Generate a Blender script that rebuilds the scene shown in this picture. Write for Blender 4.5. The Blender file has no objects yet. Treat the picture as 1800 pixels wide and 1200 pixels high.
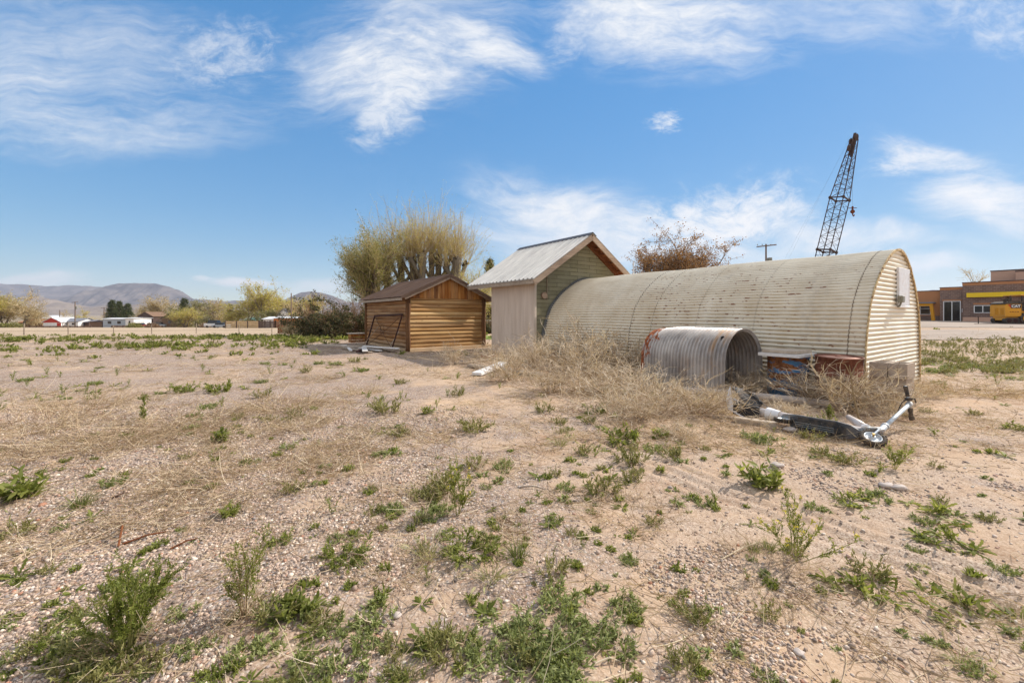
import bpy, math, random
import numpy as np
from mathutils import Vector
random.seed(7)
RNG = np.random.default_rng(11)
PI = math.pi
S = bpy.context.scene
COL = S.collection

# ------------------------------------------------------------------ camera frame
F, CXP, HOR, EYE = 740.0, 900.0, 552.0, 1.35      # focal length in photo pixels, centre column, horizon row, eye height
D1 = np.array([-0.57862878, 0.81559104])          # long axis of the sheds, going away
D2 = np.array([0.81559104, 0.57862878])           # across, to the right
ROT = math.atan2(D2[1], D2[0])
SUN_AZ, SUN_EL = math.radians(65.0), math.radians(37.0)   # azimuth from the view axis towards the right

# ------------------------------------------------------------------ numpy noise and terrain
def h2(ix, iy, k=0.0):
    v = np.sin(ix * 127.1 + iy * 311.7 + k * 74.7) * 43758.5453
    return v - np.floor(v)
def vn(x, y, k=0.0):
    x = np.asarray(x, float); y = np.asarray(y, float)
    ix = np.floor(x); iy = np.floor(y); fx = x - ix; fy = y - iy
    fx = fx * fx * (3 - 2 * fx); fy = fy * fy * (3 - 2 * fy)
    return ((h2(ix, iy, k) * (1 - fx) + h2(ix + 1, iy, k) * fx) * (1 - fy)
            + (h2(ix, iy + 1, k) * (1 - fx) + h2(ix + 1, iy + 1, k) * fx) * fy)
def fbm(x, y, o=4, k=0.0):
    r = 0; a = .5; t = 0
    for i in range(o):
        r = r + a * vn(x * 2 ** i + 17 * i, y * 2 ** i - 9 * i, k); t += a; a *= .5
    return r / t
def sst(a, b, x):
    t = np.clip((np.asarray(x, float) - a) / (b - a), 0, 1)
    return t * t * (3 - 2 * t)
def base_z(x, y):
    x = np.asarray(x, float); y = np.asarray(y, float)
    t = x / np.maximum(y, 1.0)
    s = np.interp(t, [-1.0, -.6, -.4, -.2, 0, .3, .8, 1.0, 1.4], [-.026, -.026, -.022, -.012, -.005, 0, .0135, .0155, .0155])
    q = np.clip(y - 22, 0, 250)
    return s * q
def gz(x, y):
    x = np.asarray(x, float); y = np.asarray(y, float)
    r = np.hypot(x, y)
    fade = 1 - sst(25, 60, r)
    m = .07 * (fbm(x / 2.6, y / 2.6, 3, 1) - .5) + .03 * (fbm(x / .5, y / .5, 3, 2) - .5)
    near = 1 - sst(4, 9, r)
    m = m + near * .012 * (fbm(x / .09, y / .09, 3, 3) - .5)
    # tyre tracks crossing the bare dirt on the right
    d = (x - 1.9) * .80 + (y - 2.75) * .60 - .12 * np.sin(x * 1.3)
    al = (x - 1.9) * .60 - (y - 2.75) * .80
    band = np.exp(-(d / .34) ** 2) * sst(.2, .9, x) * (1 - sst(4.5, 7, r))
    m = m + band * (.013 * np.sin(d * 40 + 1.2 * np.sin(al * 7)) - .012)
    return base_z(x, y) + m * fade
def gp(px, py):
    """the point of the ground seen at a place of the photograph"""
    k = (px - CXP) / F; e = (py - HOR) / F
    Y = EYE / max(e, 1e-4)
    for _ in range(60):
        Y = Y + .6 * ((EYE - float(gz(k * Y, Y))) / max(e, 1e-4) - Y)
    return np.array([k * Y, Y, float(gz(k * Y, Y))])
def zat(py, Y): return EYE - (py - HOR) * Y / F
def xat(px, Y): return (px - CXP) / F * Y

# ------------------------------------------------------------------ mesh builder
class MB:
    def __init__(s): s.V = []; s.F = []; s.A = []; s.n = 0
    def add(s, V, faces, a=0.0):
        V = np.asarray(V, float).reshape(-1, 3)
        s.V.append(V)
        s.A.append(np.broadcast_to(np.asarray(a, float), (len(V),)).copy())
        if isinstance(faces, np.ndarray): s.F.append(faces + s.n)
        else:
            by = {}
            for f in faces: by.setdefault(len(f), []).append(f)
            for k in by: s.F.append(np.array(by[k], int) + s.n)
        s.n += len(V); return s
    def box(s, c, size, ax=None, a=0.0, bev=0.0):
        c = np.asarray(c, float); h = np.asarray(size, float) / 2
        if ax is None: ax = np.eye(3)
        ax = np.asarray(ax, float)
        if bev <= 0:
            P = np.array([[i, j, k] for k in (-1, 1) for j in (-1, 1) for i in (-1, 1)], float) * h
            Fc = [(0, 2, 3, 1), (4, 5, 7, 6), (0, 1, 5, 4), (2, 6, 7, 3), (0, 4, 6, 2), (1, 3, 7, 5)]
        else:
            b = min(bev, h.min() * .6); P = []; idx = {}
            for k in (-1, 1):
                for j in (-1, 1):
                    for i in (-1, 1):
                        sg = np.array([i, j, k], float)
                        for d in range(3):
                            p = sg * (h - b); p[d] = sg[d] * h[d]
                            idx[(i, j, k, d)] = len(P); P.append(p)
            Fc = []
            for d in range(3):
                e1, e2 = [q for q in range(3) if q != d]
                for sgn in (-1, 1):
                    q = []
                    for u, v in ((-1, -1), (1, -1), (1, 1), (-1, 1)):
                        t = [0, 0, 0]; t[d] = sgn; t[e1] = u; t[e2] = v; q.append(idx[tuple(t) + (d,)])
                    Fc.append(tuple(q))
            for d in range(3):            # edges along axis d
                e1, e2 = [q for q in range(3) if q != d]
                for u in (-1, 1):
                    for v in (-1, 1):
                        t0 = [0, 0, 0]; t0[d] = -1; t0[e1] = u; t0[e2] = v
                        t1 = list(t0); t1[d] = 1
                        Fc.append((idx[tuple(t0) + (e1,)], idx[tuple(t1) + (e1,)], idx[tuple(t1) + (e2,)], idx[tuple(t0) + (e2,)]))
            for i in (-1, 1):
                for j in (-1, 1):
                    for k in (-1, 1): Fc.append(tuple(idx[(i, j, k, d)] for d in range(3)))
            P = np.array(P)
        return s.add(P @ ax + c, Fc, a)
    def beam(s, p, q, w, h, up=(0, 0, 1), a=0.0, bev=0.0):
        p = np.asarray(p, float); q = np.asarray(q, float); d = q - p; L = np.linalg.norm(d); d = d / L
        u = np.asarray(up, float); sd = np.cross(u, d)
        if np.linalg.norm(sd) < 1e-5: sd = np.cross((1, 0, 0), d)
        sd /= np.linalg.norm(sd); u = np.cross(d, sd)
        return s.box((p + q) / 2, (L, w, h), np.array([d, sd, u]), a, bev)
    def tube(s, path, rad, n=8, cap=True, a=0.0):
        P = np.asarray(path, float); m = len(P)
        R = np.broadcast_to(np.asarray(rad, float), (m,))
        T = np.gradient(P, axis=0); T /= np.maximum(np.linalg.norm(T, axis=1, keepdims=True), 1e-9)
        ref = np.array([0, 0, 1.0]) if abs(T[0][2]) < .9 else np.array([1.0, 0, 0])
        ang = np.arange(n) * 2 * PI / n; V = []
        u = np.cross(T[0], ref); u /= np.linalg.norm(u)
        for i in range(m):
            u = u - T[i] * (u @ T[i]); u /= np.linalg.norm(u); w = np.cross(T[i], u)
            V.append(P[i] + R[i] * (np.cos(ang)[:, None] * u + np.sin(ang)[:, None] * w))
        V = np.concatenate(V); Fc = []
        for i in range(m - 1):
            for j in range(n):
                k = (j + 1) % n
                Fc.append((i * n + j, i * n + k, (i + 1) * n + k, (i + 1) * n + j))
        if cap: Fc += [tuple(range(n - 1, -1, -1)), tuple(range((m - 1) * n, m * n))]
        return s.add(V, Fc, a)
    def lathe(s, prof, n=28, c=(0, 0, 0), a=0.0):
        c = np.asarray(c, float); ang = np.arange(n) * 2 * PI / n; V = []
        for r, z in prof: V.append(np.stack([r * np.cos(ang), r * np.sin(ang), np.full(n, z)], 1) + c)
        Fc = []; m = len(prof)
        for i in range(m - 1):
            for j in range(n):
                k = (j + 1) % n; Fc.append((i * n + j, i * n + k, (i + 1) * n + k, (i + 1) * n + j))
        return s.add(np.concatenate(V), Fc, a)
    def grid(s, P, a=0.0):
        """P: (m, n, 3) sheet"""
        m, n = P.shape[:2]
        i, j = np.meshgrid(np.arange(m - 1), np.arange(n - 1), indexing='ij')
        q = (i * n + j).ravel()
        return s.add(P.reshape(-1, 3), np.stack([q, q + 1, q + n + 1, q + n], 1), np.asarray(a, float).ravel() if np.ndim(a) else a)
    def ribbons(s, P, W, a=0.0, side=None):
        """P (n,k,3) polylines with widths W (n,k): flat strips"""
        n, k = P.shape[:2]
        d = P[:, -1] - P[:, 0]
        if side is None: side = RNG.normal(size=(n, 3)) + np.array([.0, 0, 0])
        sd = np.cross(d, side); sd /= np.maximum(np.linalg.norm(sd, axis=1, keepdims=True), 1e-9)
        W = np.broadcast_to(W, (n, k))
        V = np.stack([P - sd[:, None] * W[..., None] / 2, P + sd[:, None] * W[..., None] / 2], 2)   # n,k,2,3
        b = (np.arange(n) * k * 2)[:, None] + (np.arange(k - 1) * 2)[None]
        b = b.ravel()
        A = np.repeat(np.broadcast_to(np.asarray(a, float), (n,)), k * 2)
        return s.add(V.reshape(-1, 3), np.stack([b, b + 1, b + 3, b + 2], 1), A)
    def cards(s, P, size, a=0.0, up=0.0, asp=.5):
        """small pointed leaves at P, random facing"""
        n = len(P)
        d = RNG.normal(size=(n, 3)); d[:, 2] += up; d /= np.linalg.norm(d, axis=1, keepdims=True)
        e = np.cross(d, RNG.normal(size=(n, 3))); e /= np.maximum(np.linalg.norm(e, axis=1, keepdims=True), 1e-9)
        sz = np.broadcast_to(np.asarray(size, float), (n,))[:, None]
        V = np.stack([P, P + d * sz * .5 + e * sz * asp * .5, P + d * sz, P + d * sz * .5 - e * sz * asp * .5], 1)
        b = np.arange(n) * 4
        return s.add(V.reshape(-1, 3), np.stack([b, b + 1, b + 2, b + 3], 1), np.repeat(np.broadcast_to(np.asarray(a, float), (n,)), 4))
    def mesh(s, name, mats, smooth=False):
        me = bpy.data.meshes.new(name)
        V = np.concatenate(s.V).astype(np.float32)
        tot = np.concatenate([np.full(len(f), f.shape[1], np.int32) for f in s.F])
        loops = np.concatenate([f.ravel() for f in s.F]).astype(np.int32)
        me.vertices.add(len(V)); me.vertices.foreach_set('co', V.ravel())
        me.loops.add(len(loops)); me.loops.foreach_set('vertex_index', loops)
        me.polygons.add(len(tot))
        st = np.concatenate([[0], np.cumsum(tot)[:-1]]).astype(np.int32)
        me.polygons.foreach_set('loop_start', st); me.polygons.foreach_set('loop_total', tot)
        if smooth: me.polygons.foreach_set('use_smooth', np.ones(len(tot), bool))
        else: me.polygons.foreach_set('use_smooth', np.zeros(len(tot), bool))
        at = me.attributes.new('rnd', 'FLOAT', 'POINT'); at.data.foreach_set('value', np.concatenate(s.A).astype(np.float32))
        me.update(); me.validate()
        for m in (mats if isinstance(mats, (list, tuple)) else [mats]): me.materials.append(m)
        return me
    def build(s, name, mat, parent=None, smooth=False):
        o = bpy.data.objects.new(name, s.mesh(name, mat, smooth)); COL.objects.link(o)
        if parent is not None: o.parent = parent
        return o

def tag(o, label=None, cat=None, group=None, kind=None):
    if label: o['label'] = label
    if cat: o['category'] = cat
    if group: o['group'] = group
    if kind: o['kind'] = kind
    return o
def thing(name, label, cat, loc=(0, 0, 0), rot=0.0, group=None):
    o = bpy.data.objects.new(name, None); COL.objects.link(o)
    o.location = loc; o.rotation_euler = (0, 0, rot); o.empty_display_size = .2
    return tag(o, label, cat, group)
def place(me, name, loc, rot, sc, label, cat, group=None):
    o = bpy.data.objects.new(name, me); COL.objects.link(o)
    o.location = loc; o.rotation_euler = (0, 0, rot); o.scale = (sc, sc, sc)
    return tag(o, label, cat, group)
def copy_tree(root, loc, rot=0.0, sc=1.0, label=None, group=None):
    r = root.copy(); COL.objects.link(r); r.location = loc; r.rotation_euler = (0, 0, rot); r.scale = (sc, sc, sc)
    if label: r['label'] = label
    if group: r['group'] = group
    for ch in list(root.children):
        c = ch.copy(); COL.objects.link(c); c.parent = r
        for g in list(ch.children):
            d = g.copy(); COL.objects.link(d); d.parent = c
    return r

# ------------------------------------------------------------------ materials
def lin(r, g, b):
    return tuple(((c / 255) / 12.92 if c <= 10 else ((c / 255 + .055) / 1.055) ** 2.4) for c in (r, g, b)) + (1,)
class NM:
    def __init__(s, name, rough=.8, metal=0.0, spec=.3):
        s.m = bpy.data.materials.new(name); s.m.use_nodes = True
        s.t = s.m.node_tree; s.N = s.t.nodes; s.L = s.t.links
        s.b = s.N['Principled BSDF']; s.out = s.N['Material Output']
        s.b.inputs['Roughness'].default_value = rough; s.b.inputs['Metallic'].default_value = metal
        s.b.inputs['Specular IOR Level'].default_value = spec
    def n(s, typ, ins=None, **props):
        x = s.N.new(typ)
        for k, v in props.items(): setattr(x, k, v)
        for k, v in (ins or {}).items(): s.set(x.inputs[k], v)
        return x
    def set(s, sock, v):
        if isinstance(v, bpy.types.NodeSocket): s.L.new(v, sock)
        else: sock.default_value = v
    def co(s, kind='Object'): return s.n('ShaderNodeTexCoord').outputs[kind]
    def mp(s, vec, scale=(1, 1, 1), rot=(0, 0, 0), loc=(0, 0, 0)):
        return s.n('ShaderNodeMapping', {'Vector': vec, 'Scale': scale, 'Rotation': rot, 'Location': loc}).outputs[0]
    def noise(s, vec, scale, detail=4, rough=.55, dist=0.0, out='Fac'):
        return s.n('ShaderNodeTexNoise', {'Vector': vec, 'Scale': scale, 'Detail': detail, 'Roughness': rough, 'Distortion': dist}).outputs[out]
    def ramp(s, fac, stops, interp='LINEAR'):
        r = s.n('ShaderNodeValToRGB', {'Fac': fac}); cr = r.color_ramp; cr.interpolation = interp
        while len(cr.elements) < len(stops): cr.elements.new(.5)
        for e, (p, c) in zip(cr.elements, stops):
            e.position = p; e.color = c if len(c) == 4 else tuple(c) + (1,)
        return r.outputs[0]
    def mix(s, f, a, b, mode='MIX'):
        x = s.n('ShaderNodeMix', data_type='RGBA', blend_type=mode)
        s.set(x.inputs[0], f); s.set(x.inputs[6], a); s.set(x.inputs[7], b); return x.outputs[2]
    def math(s, op, a, b=0.0, clamp=False):
        x = s.n('ShaderNodeMath', operation=op, use_clamp=clamp); s.set(x.inputs[0], a); s.set(x.inputs[1], b); return x.outputs[0]
    def rng(s, v, a, b, c=0.0, d=1.0):
        return s.n('ShaderNodeMapRange', {'Value': v, 'From Min': a, 'From Max': b, 'To Min': c, 'To Max': d}).outputs[0]
    def attr(s, name='rnd'): return s.n('ShaderNodeAttribute', attribute_name=name).outputs['Fac']
    def xyz(s, vec):
        x = s.n('ShaderNodeSeparateXYZ', {'Vector': vec}); return x.outputs
    def bump(s, h, strength=.5, dist=.02):
        x = s.n('ShaderNodeBump', {'Height': h, 'Strength': strength, 'Distance': dist}); s.L.new(x.outputs[0], s.b.inputs['Normal']); return x
    def col(s, v): s.set(s.b.inputs['Base Color'], v); return s
BLK = (0, 0, 0, 1); WHT = (1, 1, 1, 1)

def mat_plain(name, c, rough=.7, metal=0.0, var=.25, scale=6.0, spec=.3, dust=0.0):
    m = NM(name, rough, metal, spec); v = m.co()
    d = tuple(x * (1 - var) for x in c[:3]) + (1,); e = tuple(min(1, x * (1 + var * .6)) for x in c[:3]) + (1,)
    cc = m.ramp(m.noise(v, scale, 6, .65), [(.3, d), (.55, tuple(c[:3]) + (1,)), (.75, e)])
    if dust:
        dm = m.math('MULTIPLY', m.rng(m.noise(v, 9, 6, .7, .4), .42, .62), dust); cc = m.mix(dm, cc, lin(172, 146, 118))
        sc_ = m.rng(m.noise(m.mp(v, (3, 60, 60)), 1.0, 3, .6), .66, .7, 0, .5); cc = m.mix(sc_, cc, lin(190, 180, 168)); m.set(m.b.inputs['Roughness'], m.math('ADD', dm, rough, True))
    m.col(cc)
    m.bump(m.noise(v, scale * 9, 3), .15, .01)
    return m.m
def mat_leaf(name, stops, trans=.35, rough=.6):
    m = NM(name, rough, 0, .25)
    oi = m.n('ShaderNodeObjectInfo').outputs['Random']
    f = m.math('ADD', m.math('MULTIPLY', m.attr(), .8), m.math('MULTIPLY', oi, .2))
    c = m.ramp(f, stops); m.col(c)
    if trans > 0:
        tr = m.n('ShaderNodeBsdfTranslucent', {'Color': m.mix(.5, c, (1, 1, .35, 1), 'MULTIPLY')})
        mx = m.n('ShaderNodeMixShader', {0: trans, 1: m.b.outputs[0], 2: tr.outputs[0]})
        m.L.new(mx.outputs[0], m.out.inputs['Surface'])
    return m.m
def mat_wood(name, stops, axis=0, scale=1.0, rough=.85, bump=.3, weather=0):
    """weathered board grain running along one local axis; rnd shifts each board"""
    m = NM(name, rough, 0, .15); v = m.co()
    sc = [14.0, 14.0, 14.0]; sc[axis] = .9
    off = m.n('ShaderNodeCombineXYZ', {0: m.math('MULTIPLY', m.attr(), 37.0), 1: m.math('MULTIPLY', m.attr(), 91.0), 2: 0.0}).outputs[0]
    vv = m.n('ShaderNodeVectorMath', {0: v, 1: off}, operation='ADD').outputs[0]
    g = m.noise(m.mp(vv, tuple(x * scale for x in sc)), 1.0, 6, .65, 1.2)
    big = m.noise(vv, 1.3 * scale, 3, .6)
    f = m.math('ADD', m.math('MULTIPLY', g, .55), m.math('MULTIPLY', big, .35))
    f = m.math('ADD', f, m.math('MULTIPLY', m.math('SUBTRACT', m.attr(), .5), .22))
    c = m.ramp(f, stops)
    if weather: c = m.mix(m.math('MULTIPLY', m.rng(m.noise(m.mp(vv, tuple(x * .12 for x in sc)), 1.0, 5, .7), .42, .62), weather), c, m.ramp(g, [(.3, lin(112, 92, 74)), (.6, lin(176, 156, 130)), (.8, lin(204, 190, 166))]))
    if weather: kn_ = m.n('ShaderNodeTexVoronoi', {'Vector': m.mp(vv, (2.2, 2.2, 9)), 'Scale': 1.0}).outputs['Distance']; c = m.mix(m.rng(kn_, .07, .11, .7, 0), c, lin(70, 44, 26))
    m.col(c); m.bump(g, bump, .02)
    return m.m

M = {}
def build_materials():
    # ---- ground
    m = NM('dirt_and_gravel', .95, 0, .1); v = m.co(); x = m.xyz(v)
    big = m.noise(v, .55, 5, .6, .6); mid = m.noise(v, 2.3, 5, .65, .3); fine = m.noise(v, 38, 4, .7)
    sand = m.ramp(fine, [(.25, lin(152, 122, 98)), (.5, lin(184, 154, 126)), (.75, lin(202, 176, 150))])
    vor = m.n('ShaderNodeTexVoronoi', {'Vector': v, 'Scale': 62.0, 'Randomness': 1.0})
    vor2 = m.n('ShaderNodeTexVoronoi', {'Vector': v, 'Scale': 140.0, 'Randomness': 1.0})
    cell = m.xyz(vor.outputs['Color'])
    peb = m.ramp(cell[0], [(.0, lin(112, 102, 96)), (.25, lin(158, 140, 128)), (.5, lin(180, 160, 146)), (.72, lin(146, 138, 134)), (.88, lin(212, 200, 188)), (1.0, lin(168, 130, 108))])
    peb = m.mix(m.rng(vor.outputs['Distance'], .35, .62, 0.0, .55), peb, lin(120, 92, 72))
    cell2 = m.xyz(vor2.outputs['Color'])
    grit = m.ramp(cell2[1], [(0, lin(124, 106, 92)), (.5, lin(174, 152, 134)), (1, lin(204, 188, 170))])
    gm = m.math('ADD', m.math('MULTIPLY', big, .62), m.math('MULTIPLY', mid, .38))
    # the stones lie thickest on the left and in front, the right is bare dirt
    left = m.rng(m.math('SUBTRACT', m.math('MULTIPLY', x[0], -.16), m.math('MULTIPLY', x[1], .022)), -.45, .35, -.09, .12)
    gm2 = m.math('ADD', gm, left)
    gmask = m.rng(gm2, .47, .55)
    c = m.mix(m.rng(mid, .35, .6, .25, .8), sand, grit)
    c = m.mix(m.math('MULTIPLY', gmask, m.rng(cell[1], .12, .3)), c, peb)
    # weathered brown litter patches and pale dusty patches
    lit = m.rng(m.noise(m.mp(v, (1, 1.6, 1), loc=(3, 7, 0)), .9, 6, .68, .5), .54, .68, 0, .8)
    c = m.mix(m.math('MULTIPLY', lit, m.rng(m.noise(v, 30, 4, .75), .35, .6)), c, lin(136, 102, 74))
    dust = m.rng(m.noise(m.mp(v, loc=(11, 3, 0)), .35, 4, .55), .5, .68, 0, .5)
    c = m.mix(dust, c, lin(202, 172, 140))
    # grey driveway gravel in front of the shops, and the dry far meadow
    r2 = m.math('ADD', x[1], m.math('MULTIPLY', x[0], -.12))
    far = m.rng(x[1], 17, 36); fl = m.rng(x[0], 6, 0)
    hay = m.ramp(m.noise(m.mp(v, (.35, 1.5, 1)), 1.0, 5, .7), [(.3, lin(154, 134, 112)), (.55, lin(190, 168, 140)), (.75, lin(172, 160, 118))])
    c = m.mix(m.math('MULTIPLY', m.math('MULTIPLY', far, fl), .75), c, hay)
    vast = m.rng(x[1], 180, 420)
    c = m.mix(vast, c, lin(150, 134, 112))
    m.col(c)
    hgt = m.math('ADD', m.math('MULTIPLY', m.math('MULTIPLY', m.rng(vor.outputs['Distance'], 0, .6, 1, 0), gmask), .9), m.math('MULTIPLY', m.noise(v, 55, 5, .75), .8))
    m.bump(hgt, .55, .012)
    M['ground'] = m.m
    m = NM('grey_lot_gravel', .95, 0, .1); v = m.co()
    m.col(m.ramp(m.noise(m.mp(v, (.25, .9, 1)), 1.1, 6, .7), [(.3, lin(140, 126, 114)), (.55, lin(168, 152, 138)), (.75, lin(184, 166, 146))])); m.bump(m.noise(v, 30, 4), .3, .02)
    M['lot'] = m.m
    M['lawn'] = mat_plain('mown_lawn', lin(120, 140, 58), .9, 0, .35, 3)
    M['slab'] = mat_plain('concrete', lin(206, 176, 140), .95, 0, .16, 3)
    # ---- pebbles
    m = NM('pebble_stone', .8, 0, .25)
    m.col(m.ramp(m.attr(), [(0, lin(104, 94, 88)), (.2, lin(158, 136, 120)), (.42, lin(186, 160, 140)), (.6, lin(146, 136, 130)), (.74, lin(200, 174, 152)), (.9, lin(220, 206, 190)), (1, lin(168, 118, 92))]))
    m.bump(m.noise(m.co(), 90, 3), .2, .005)
    M['pebble'] = m.m
    M['rock'] = mat_plain('pale_rock', lin(190, 176, 166), .85, 0, .2, 14)
    # ---- plants
    M['weed'] = mat_leaf('weed_leaf', [(0, (.11, .128, .022, 1)), (.5, (.235, .26, .06, 1)), (1, (.43, .42, .14, 1))], .5)
    M['weed_grey'] = mat_leaf('greyish_weed_leaf', [(0, (.12, .14, .04, 1)), (.5, (.25, .28, .095, 1)), (1, (.44, .45, .195, 1))])
    M['weed_bright'] = mat_leaf('bright_weed_leaf', [(0, (.11, .135, .022, 1)), (.5, (.21, .245, .05, 1)), (1, (.38, .375, .11, 1))], .5)
    M['weed_olive'] = mat_leaf('olive_weed_leaf', [(0, (.14, .13, .04, 1)), (.5, (.25, .235, .08, 1)), (1, (.40, .35, .15, 1))])
    M['grass'] = mat_leaf('grass_blade', [(0, (.10, .125, .03, 1)), (.5, (.20, .22, .065, 1)), (1, (.42, .38, .17, 1))])
    M['fox'] = mat_leaf('foxtail_blade', [(0, (.17, .18, .06, 1)), (.5, (.36, .34, .15, 1)), (1, (.62, .54, .33, 1))])
    M['flower'] = mat_leaf('yellow_flower', [(0, (.55, .44, .05, 1)), (1, (.75, .62, .08, 1))], .2)
    M['straw'] = mat_leaf('dry_straw', [(0, (.17, .10, .055, 1)), (.4, (.40, .28, .175, 1)), (.75, (.60, .465, .31, 1)), (1, (.78, .67, .50, 1))], .25, .75)
    M['tumble'] = mat_leaf('dry_tumbleweed', [(0, (.20, .13, .08, 1)), (.35, (.47, .35, .24, 1)), (.7, (.68, .55, .41, 1)), (1, (.80, .70, .56, 1))], .2, .75)
    M['bark'] = mat_wood('tree_bark', [(.25, (.08, .06, .042, 1)), (.5, (.20, .16, .115, 1)), (.75, (.34, .28, .20, 1))], 2, .35)
    M['twig_tan'] = mat_leaf('pale_twigs', [(0, (.30, .21, .11, 1)), (.5, (.52, .39, .22, 1)), (1, (.66, .54, .32, 1))], .25)
    M['twig_grey'] = mat_leaf('grey_twigs', [(0, (.12, .09, .07, 1)), (.5, (.26, .20, .15, 1)), (1, (.40, .33, .26, 1))], .1)
    M['bud_yellow'] = mat_leaf('yellow_green_buds', [(0, (.30, .26, .05, 1)), (.5, (.52, .46, .11, 1)), (1, (.70, .62, .20, 1))], .5)
    M['bud_green'] = mat_leaf('young_green_leaves', [(0, (.12, .12, .035, 1)), (.5, (.27, .26, .08, 1)), (1, (.42, .38, .14, 1))], .5)
    M['bud_tan'] = mat_leaf('tan_buds', [(0, (.30, .23, .13, 1)), (.5, (.45, .36, .21, 1)), (1, (.58, .47, .28, 1))], .3)
    M['rust_leaf'] = mat_leaf('rust_brown_seed_pods', [(0, (.18, .085, .035, 1)), (.5, (.36, .19, .08, 1)), (1, (.52, .32, .15, 1))], .4)
    M['conifer'] = mat_leaf('conifer_needles', [(0, (.035, .045, .018, 1)), (.5, (.085, .10, .035, 1)), (1, (.17, .18, .07, 1))], .25)
    M['bush_dark'] = mat_leaf('dark_bush_leaves', [(0, (.03, .035, .015, 1)), (.5, (.07, .075, .03, 1)), (.8, (.14, .12, .05, 1)), (1, (.26, .17, .09, 1))], .25)
    M['bush_red'] = mat_leaf('reddish_bush_twigs', [(0, (.14, .075, .045, 1)), (.5, (.25, .15, .09, 1)), (1, (.36, .25, .15, 1))], .2)
    # ---- quonset steel: cream paint, grime and rust that collect in the valleys
    def quonset(name, base, pale, stain, spots=True):
        m = NM(name, .6, .0, .3); v = m.co(); x = m.xyz(v); at = m.attr()
        c = m.ramp(m.noise(v, 1.6, 5, .6), [(.3, base), (.6, pale)])
        streak = m.noise(m.mp(v, (.5, 2.2, 1)), 1.4, 5, .6)
        vl = m.math('MULTIPLY', m.rng(at, .52, .95), m.rng(streak, .34, .62, .25, 1.0), True)
        c = m.mix(m.math('MULTIPLY', vl, .8), c, stain)
        if spots:
            grey = m.rng(m.noise(m.mp(v, (.8, 1.1, .35), loc=(0, 4, 2)), .9, 4, .6), .56, .72, 0, .35)
            c = m.mix(m.math('MULTIPLY', grey, m.rng(m.noise(v, 9, 5, .7), .4, .65)), c, lin(148, 140, 134))
            sp = m.noise(m.mp(v, (1, .6, 1)), 13, 2, .6)
            sp = m.math('MULTIPLY', m.math('MULTIPLY', m.rng(sp, .60, .64), m.rng(at, .3, .55)), m.math('MULTIPLY', m.rng(m.noise(v, 1.0, 3), .42, .52), m.rng(x[1], 5.6, 4.2)))
            c = m.mix(m.math('MULTIPLY', sp, .85), c, lin(128, 74, 38))
            # dirt along the lapped sheet joints
            for yj, wd, k in ((.23, .012, .8), (4.02, .011, .75), (4.62, .014, .85), (1.72, .02, .22), (2.9, .02, .22)):
                ln = m.rng(m.math('ABSOLUTE', m.math('SUBTRACT', x[1], yj)), wd * .4, wd, 1, 0)
                c = m.mix(m.math('MULTIPLY', ln, m.rng(m.noise(v, 5, 3), .3, .6, k * .5, k)), c, lin(86, 62, 44))
        m.col(c); m.bump(m.noise(v, 40, 3), .08, .005)
        return m.m
    M['q_shell'] = quonset('cream_painted_corrugated_steel', lin(214, 200, 176), lin(230, 219, 198), lin(168, 136, 84))
    M['q_end'] = quonset('cream_end_wall_steel', lin(234, 224, 204), lin(242, 235, 218), lin(198, 174, 134), False)
    m = NM('rusty_cream_edge', .7, .1, .3); v = m.co()
    m.col(m.ramp(m.noise(v, 22, 5, .7), [(.38, lin(112, 74, 44)), (.5, lin(196, 168, 120)), (.7, lin(224, 204, 160))])); M['q_trim'] = m.m
    M['tar'] = mat_plain('grey_tar_flashing', lin(96, 96, 94), .8, 0, .3, 9)
    # ---- culvert
    m = NM('galvanised_culvert', .42, .55, .5); v = m.co(); x = m.xyz(v)
    c = m.ramp(m.noise(m.mp(v, (1.5, 1.8, 1.2)), 1.6, 6, .65), [(.28, lin(126, 119, 115)), (.5, lin(168, 160, 154)), (.7, lin(198, 190, 182))])
    tan = m.math('MULTIPLY', m.rng(m.noise(m.mp(v, (1, 5, .7), loc=(2, 1, 0)), 1.5, 5, .6), .5, .64), m.rng(x[1], 1.1, .35))
    c = m.mix(m.math('MULTIPLY', tan, .75), c, lin(176, 138, 98))
    rs = m.math('ADD', m.noise(m.mp(v, (4, 9, 2.2)), 1.0, 6, .7), m.math('MULTIPLY', m.rng(x[1], 1.25, 1.8), .33))
    rs = m.math('ADD', rs, m.math('MULTIPLY', m.rng(x[2], .4, 1.0), .04))
    rm = m.rng(rs, .715, .75); c = m.mix(rm, c, m.ramp(m.noise(v, 30, 4), [(.35, lin(104, 50, 26)), (.65, lin(184, 110, 66))]))
    m.col(c); m.set(m.b.inputs['Metallic'], m.rng(rm, 0, 1, .25, 0)); m.set(m.b.inputs['Roughness'], m.rng(rm, 0, 1, .42, .9)); M['culvert'] = m.m
    # ---- shed
    m = NM('pale_ribbed_steel', .6, .1, .4); v = m.co()
    c = m.ramp(m.noise(m.mp(v, (1, 5, .5)), 1.5, 5, .6), [(.3, lin(196, 178, 160)), (.6, lin(212, 195, 178)), (.8, lin(220, 204, 188))])
    c = m.mix(m.math('MULTIPLY', m.rng(m.xyz(v)[2], .5, .05, 0, .4), m.noise(v, 6, 4)), c, lin(160, 120, 92))
    m.col(c); M['shed_steel'] = m.m
    m = NM('zinc_roof_sheet', .75, .0, .12); v = m.co()
    m.col(m.ramp(m.noise(m.mp(v, (.7, 3, .7)), 1.8, 5, .6), [(.3, lin(200, 194, 186)), (.6, lin(228, 222, 212)), (.8, lin(236, 231, 222))])); M['zinc'] = m.m
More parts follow.
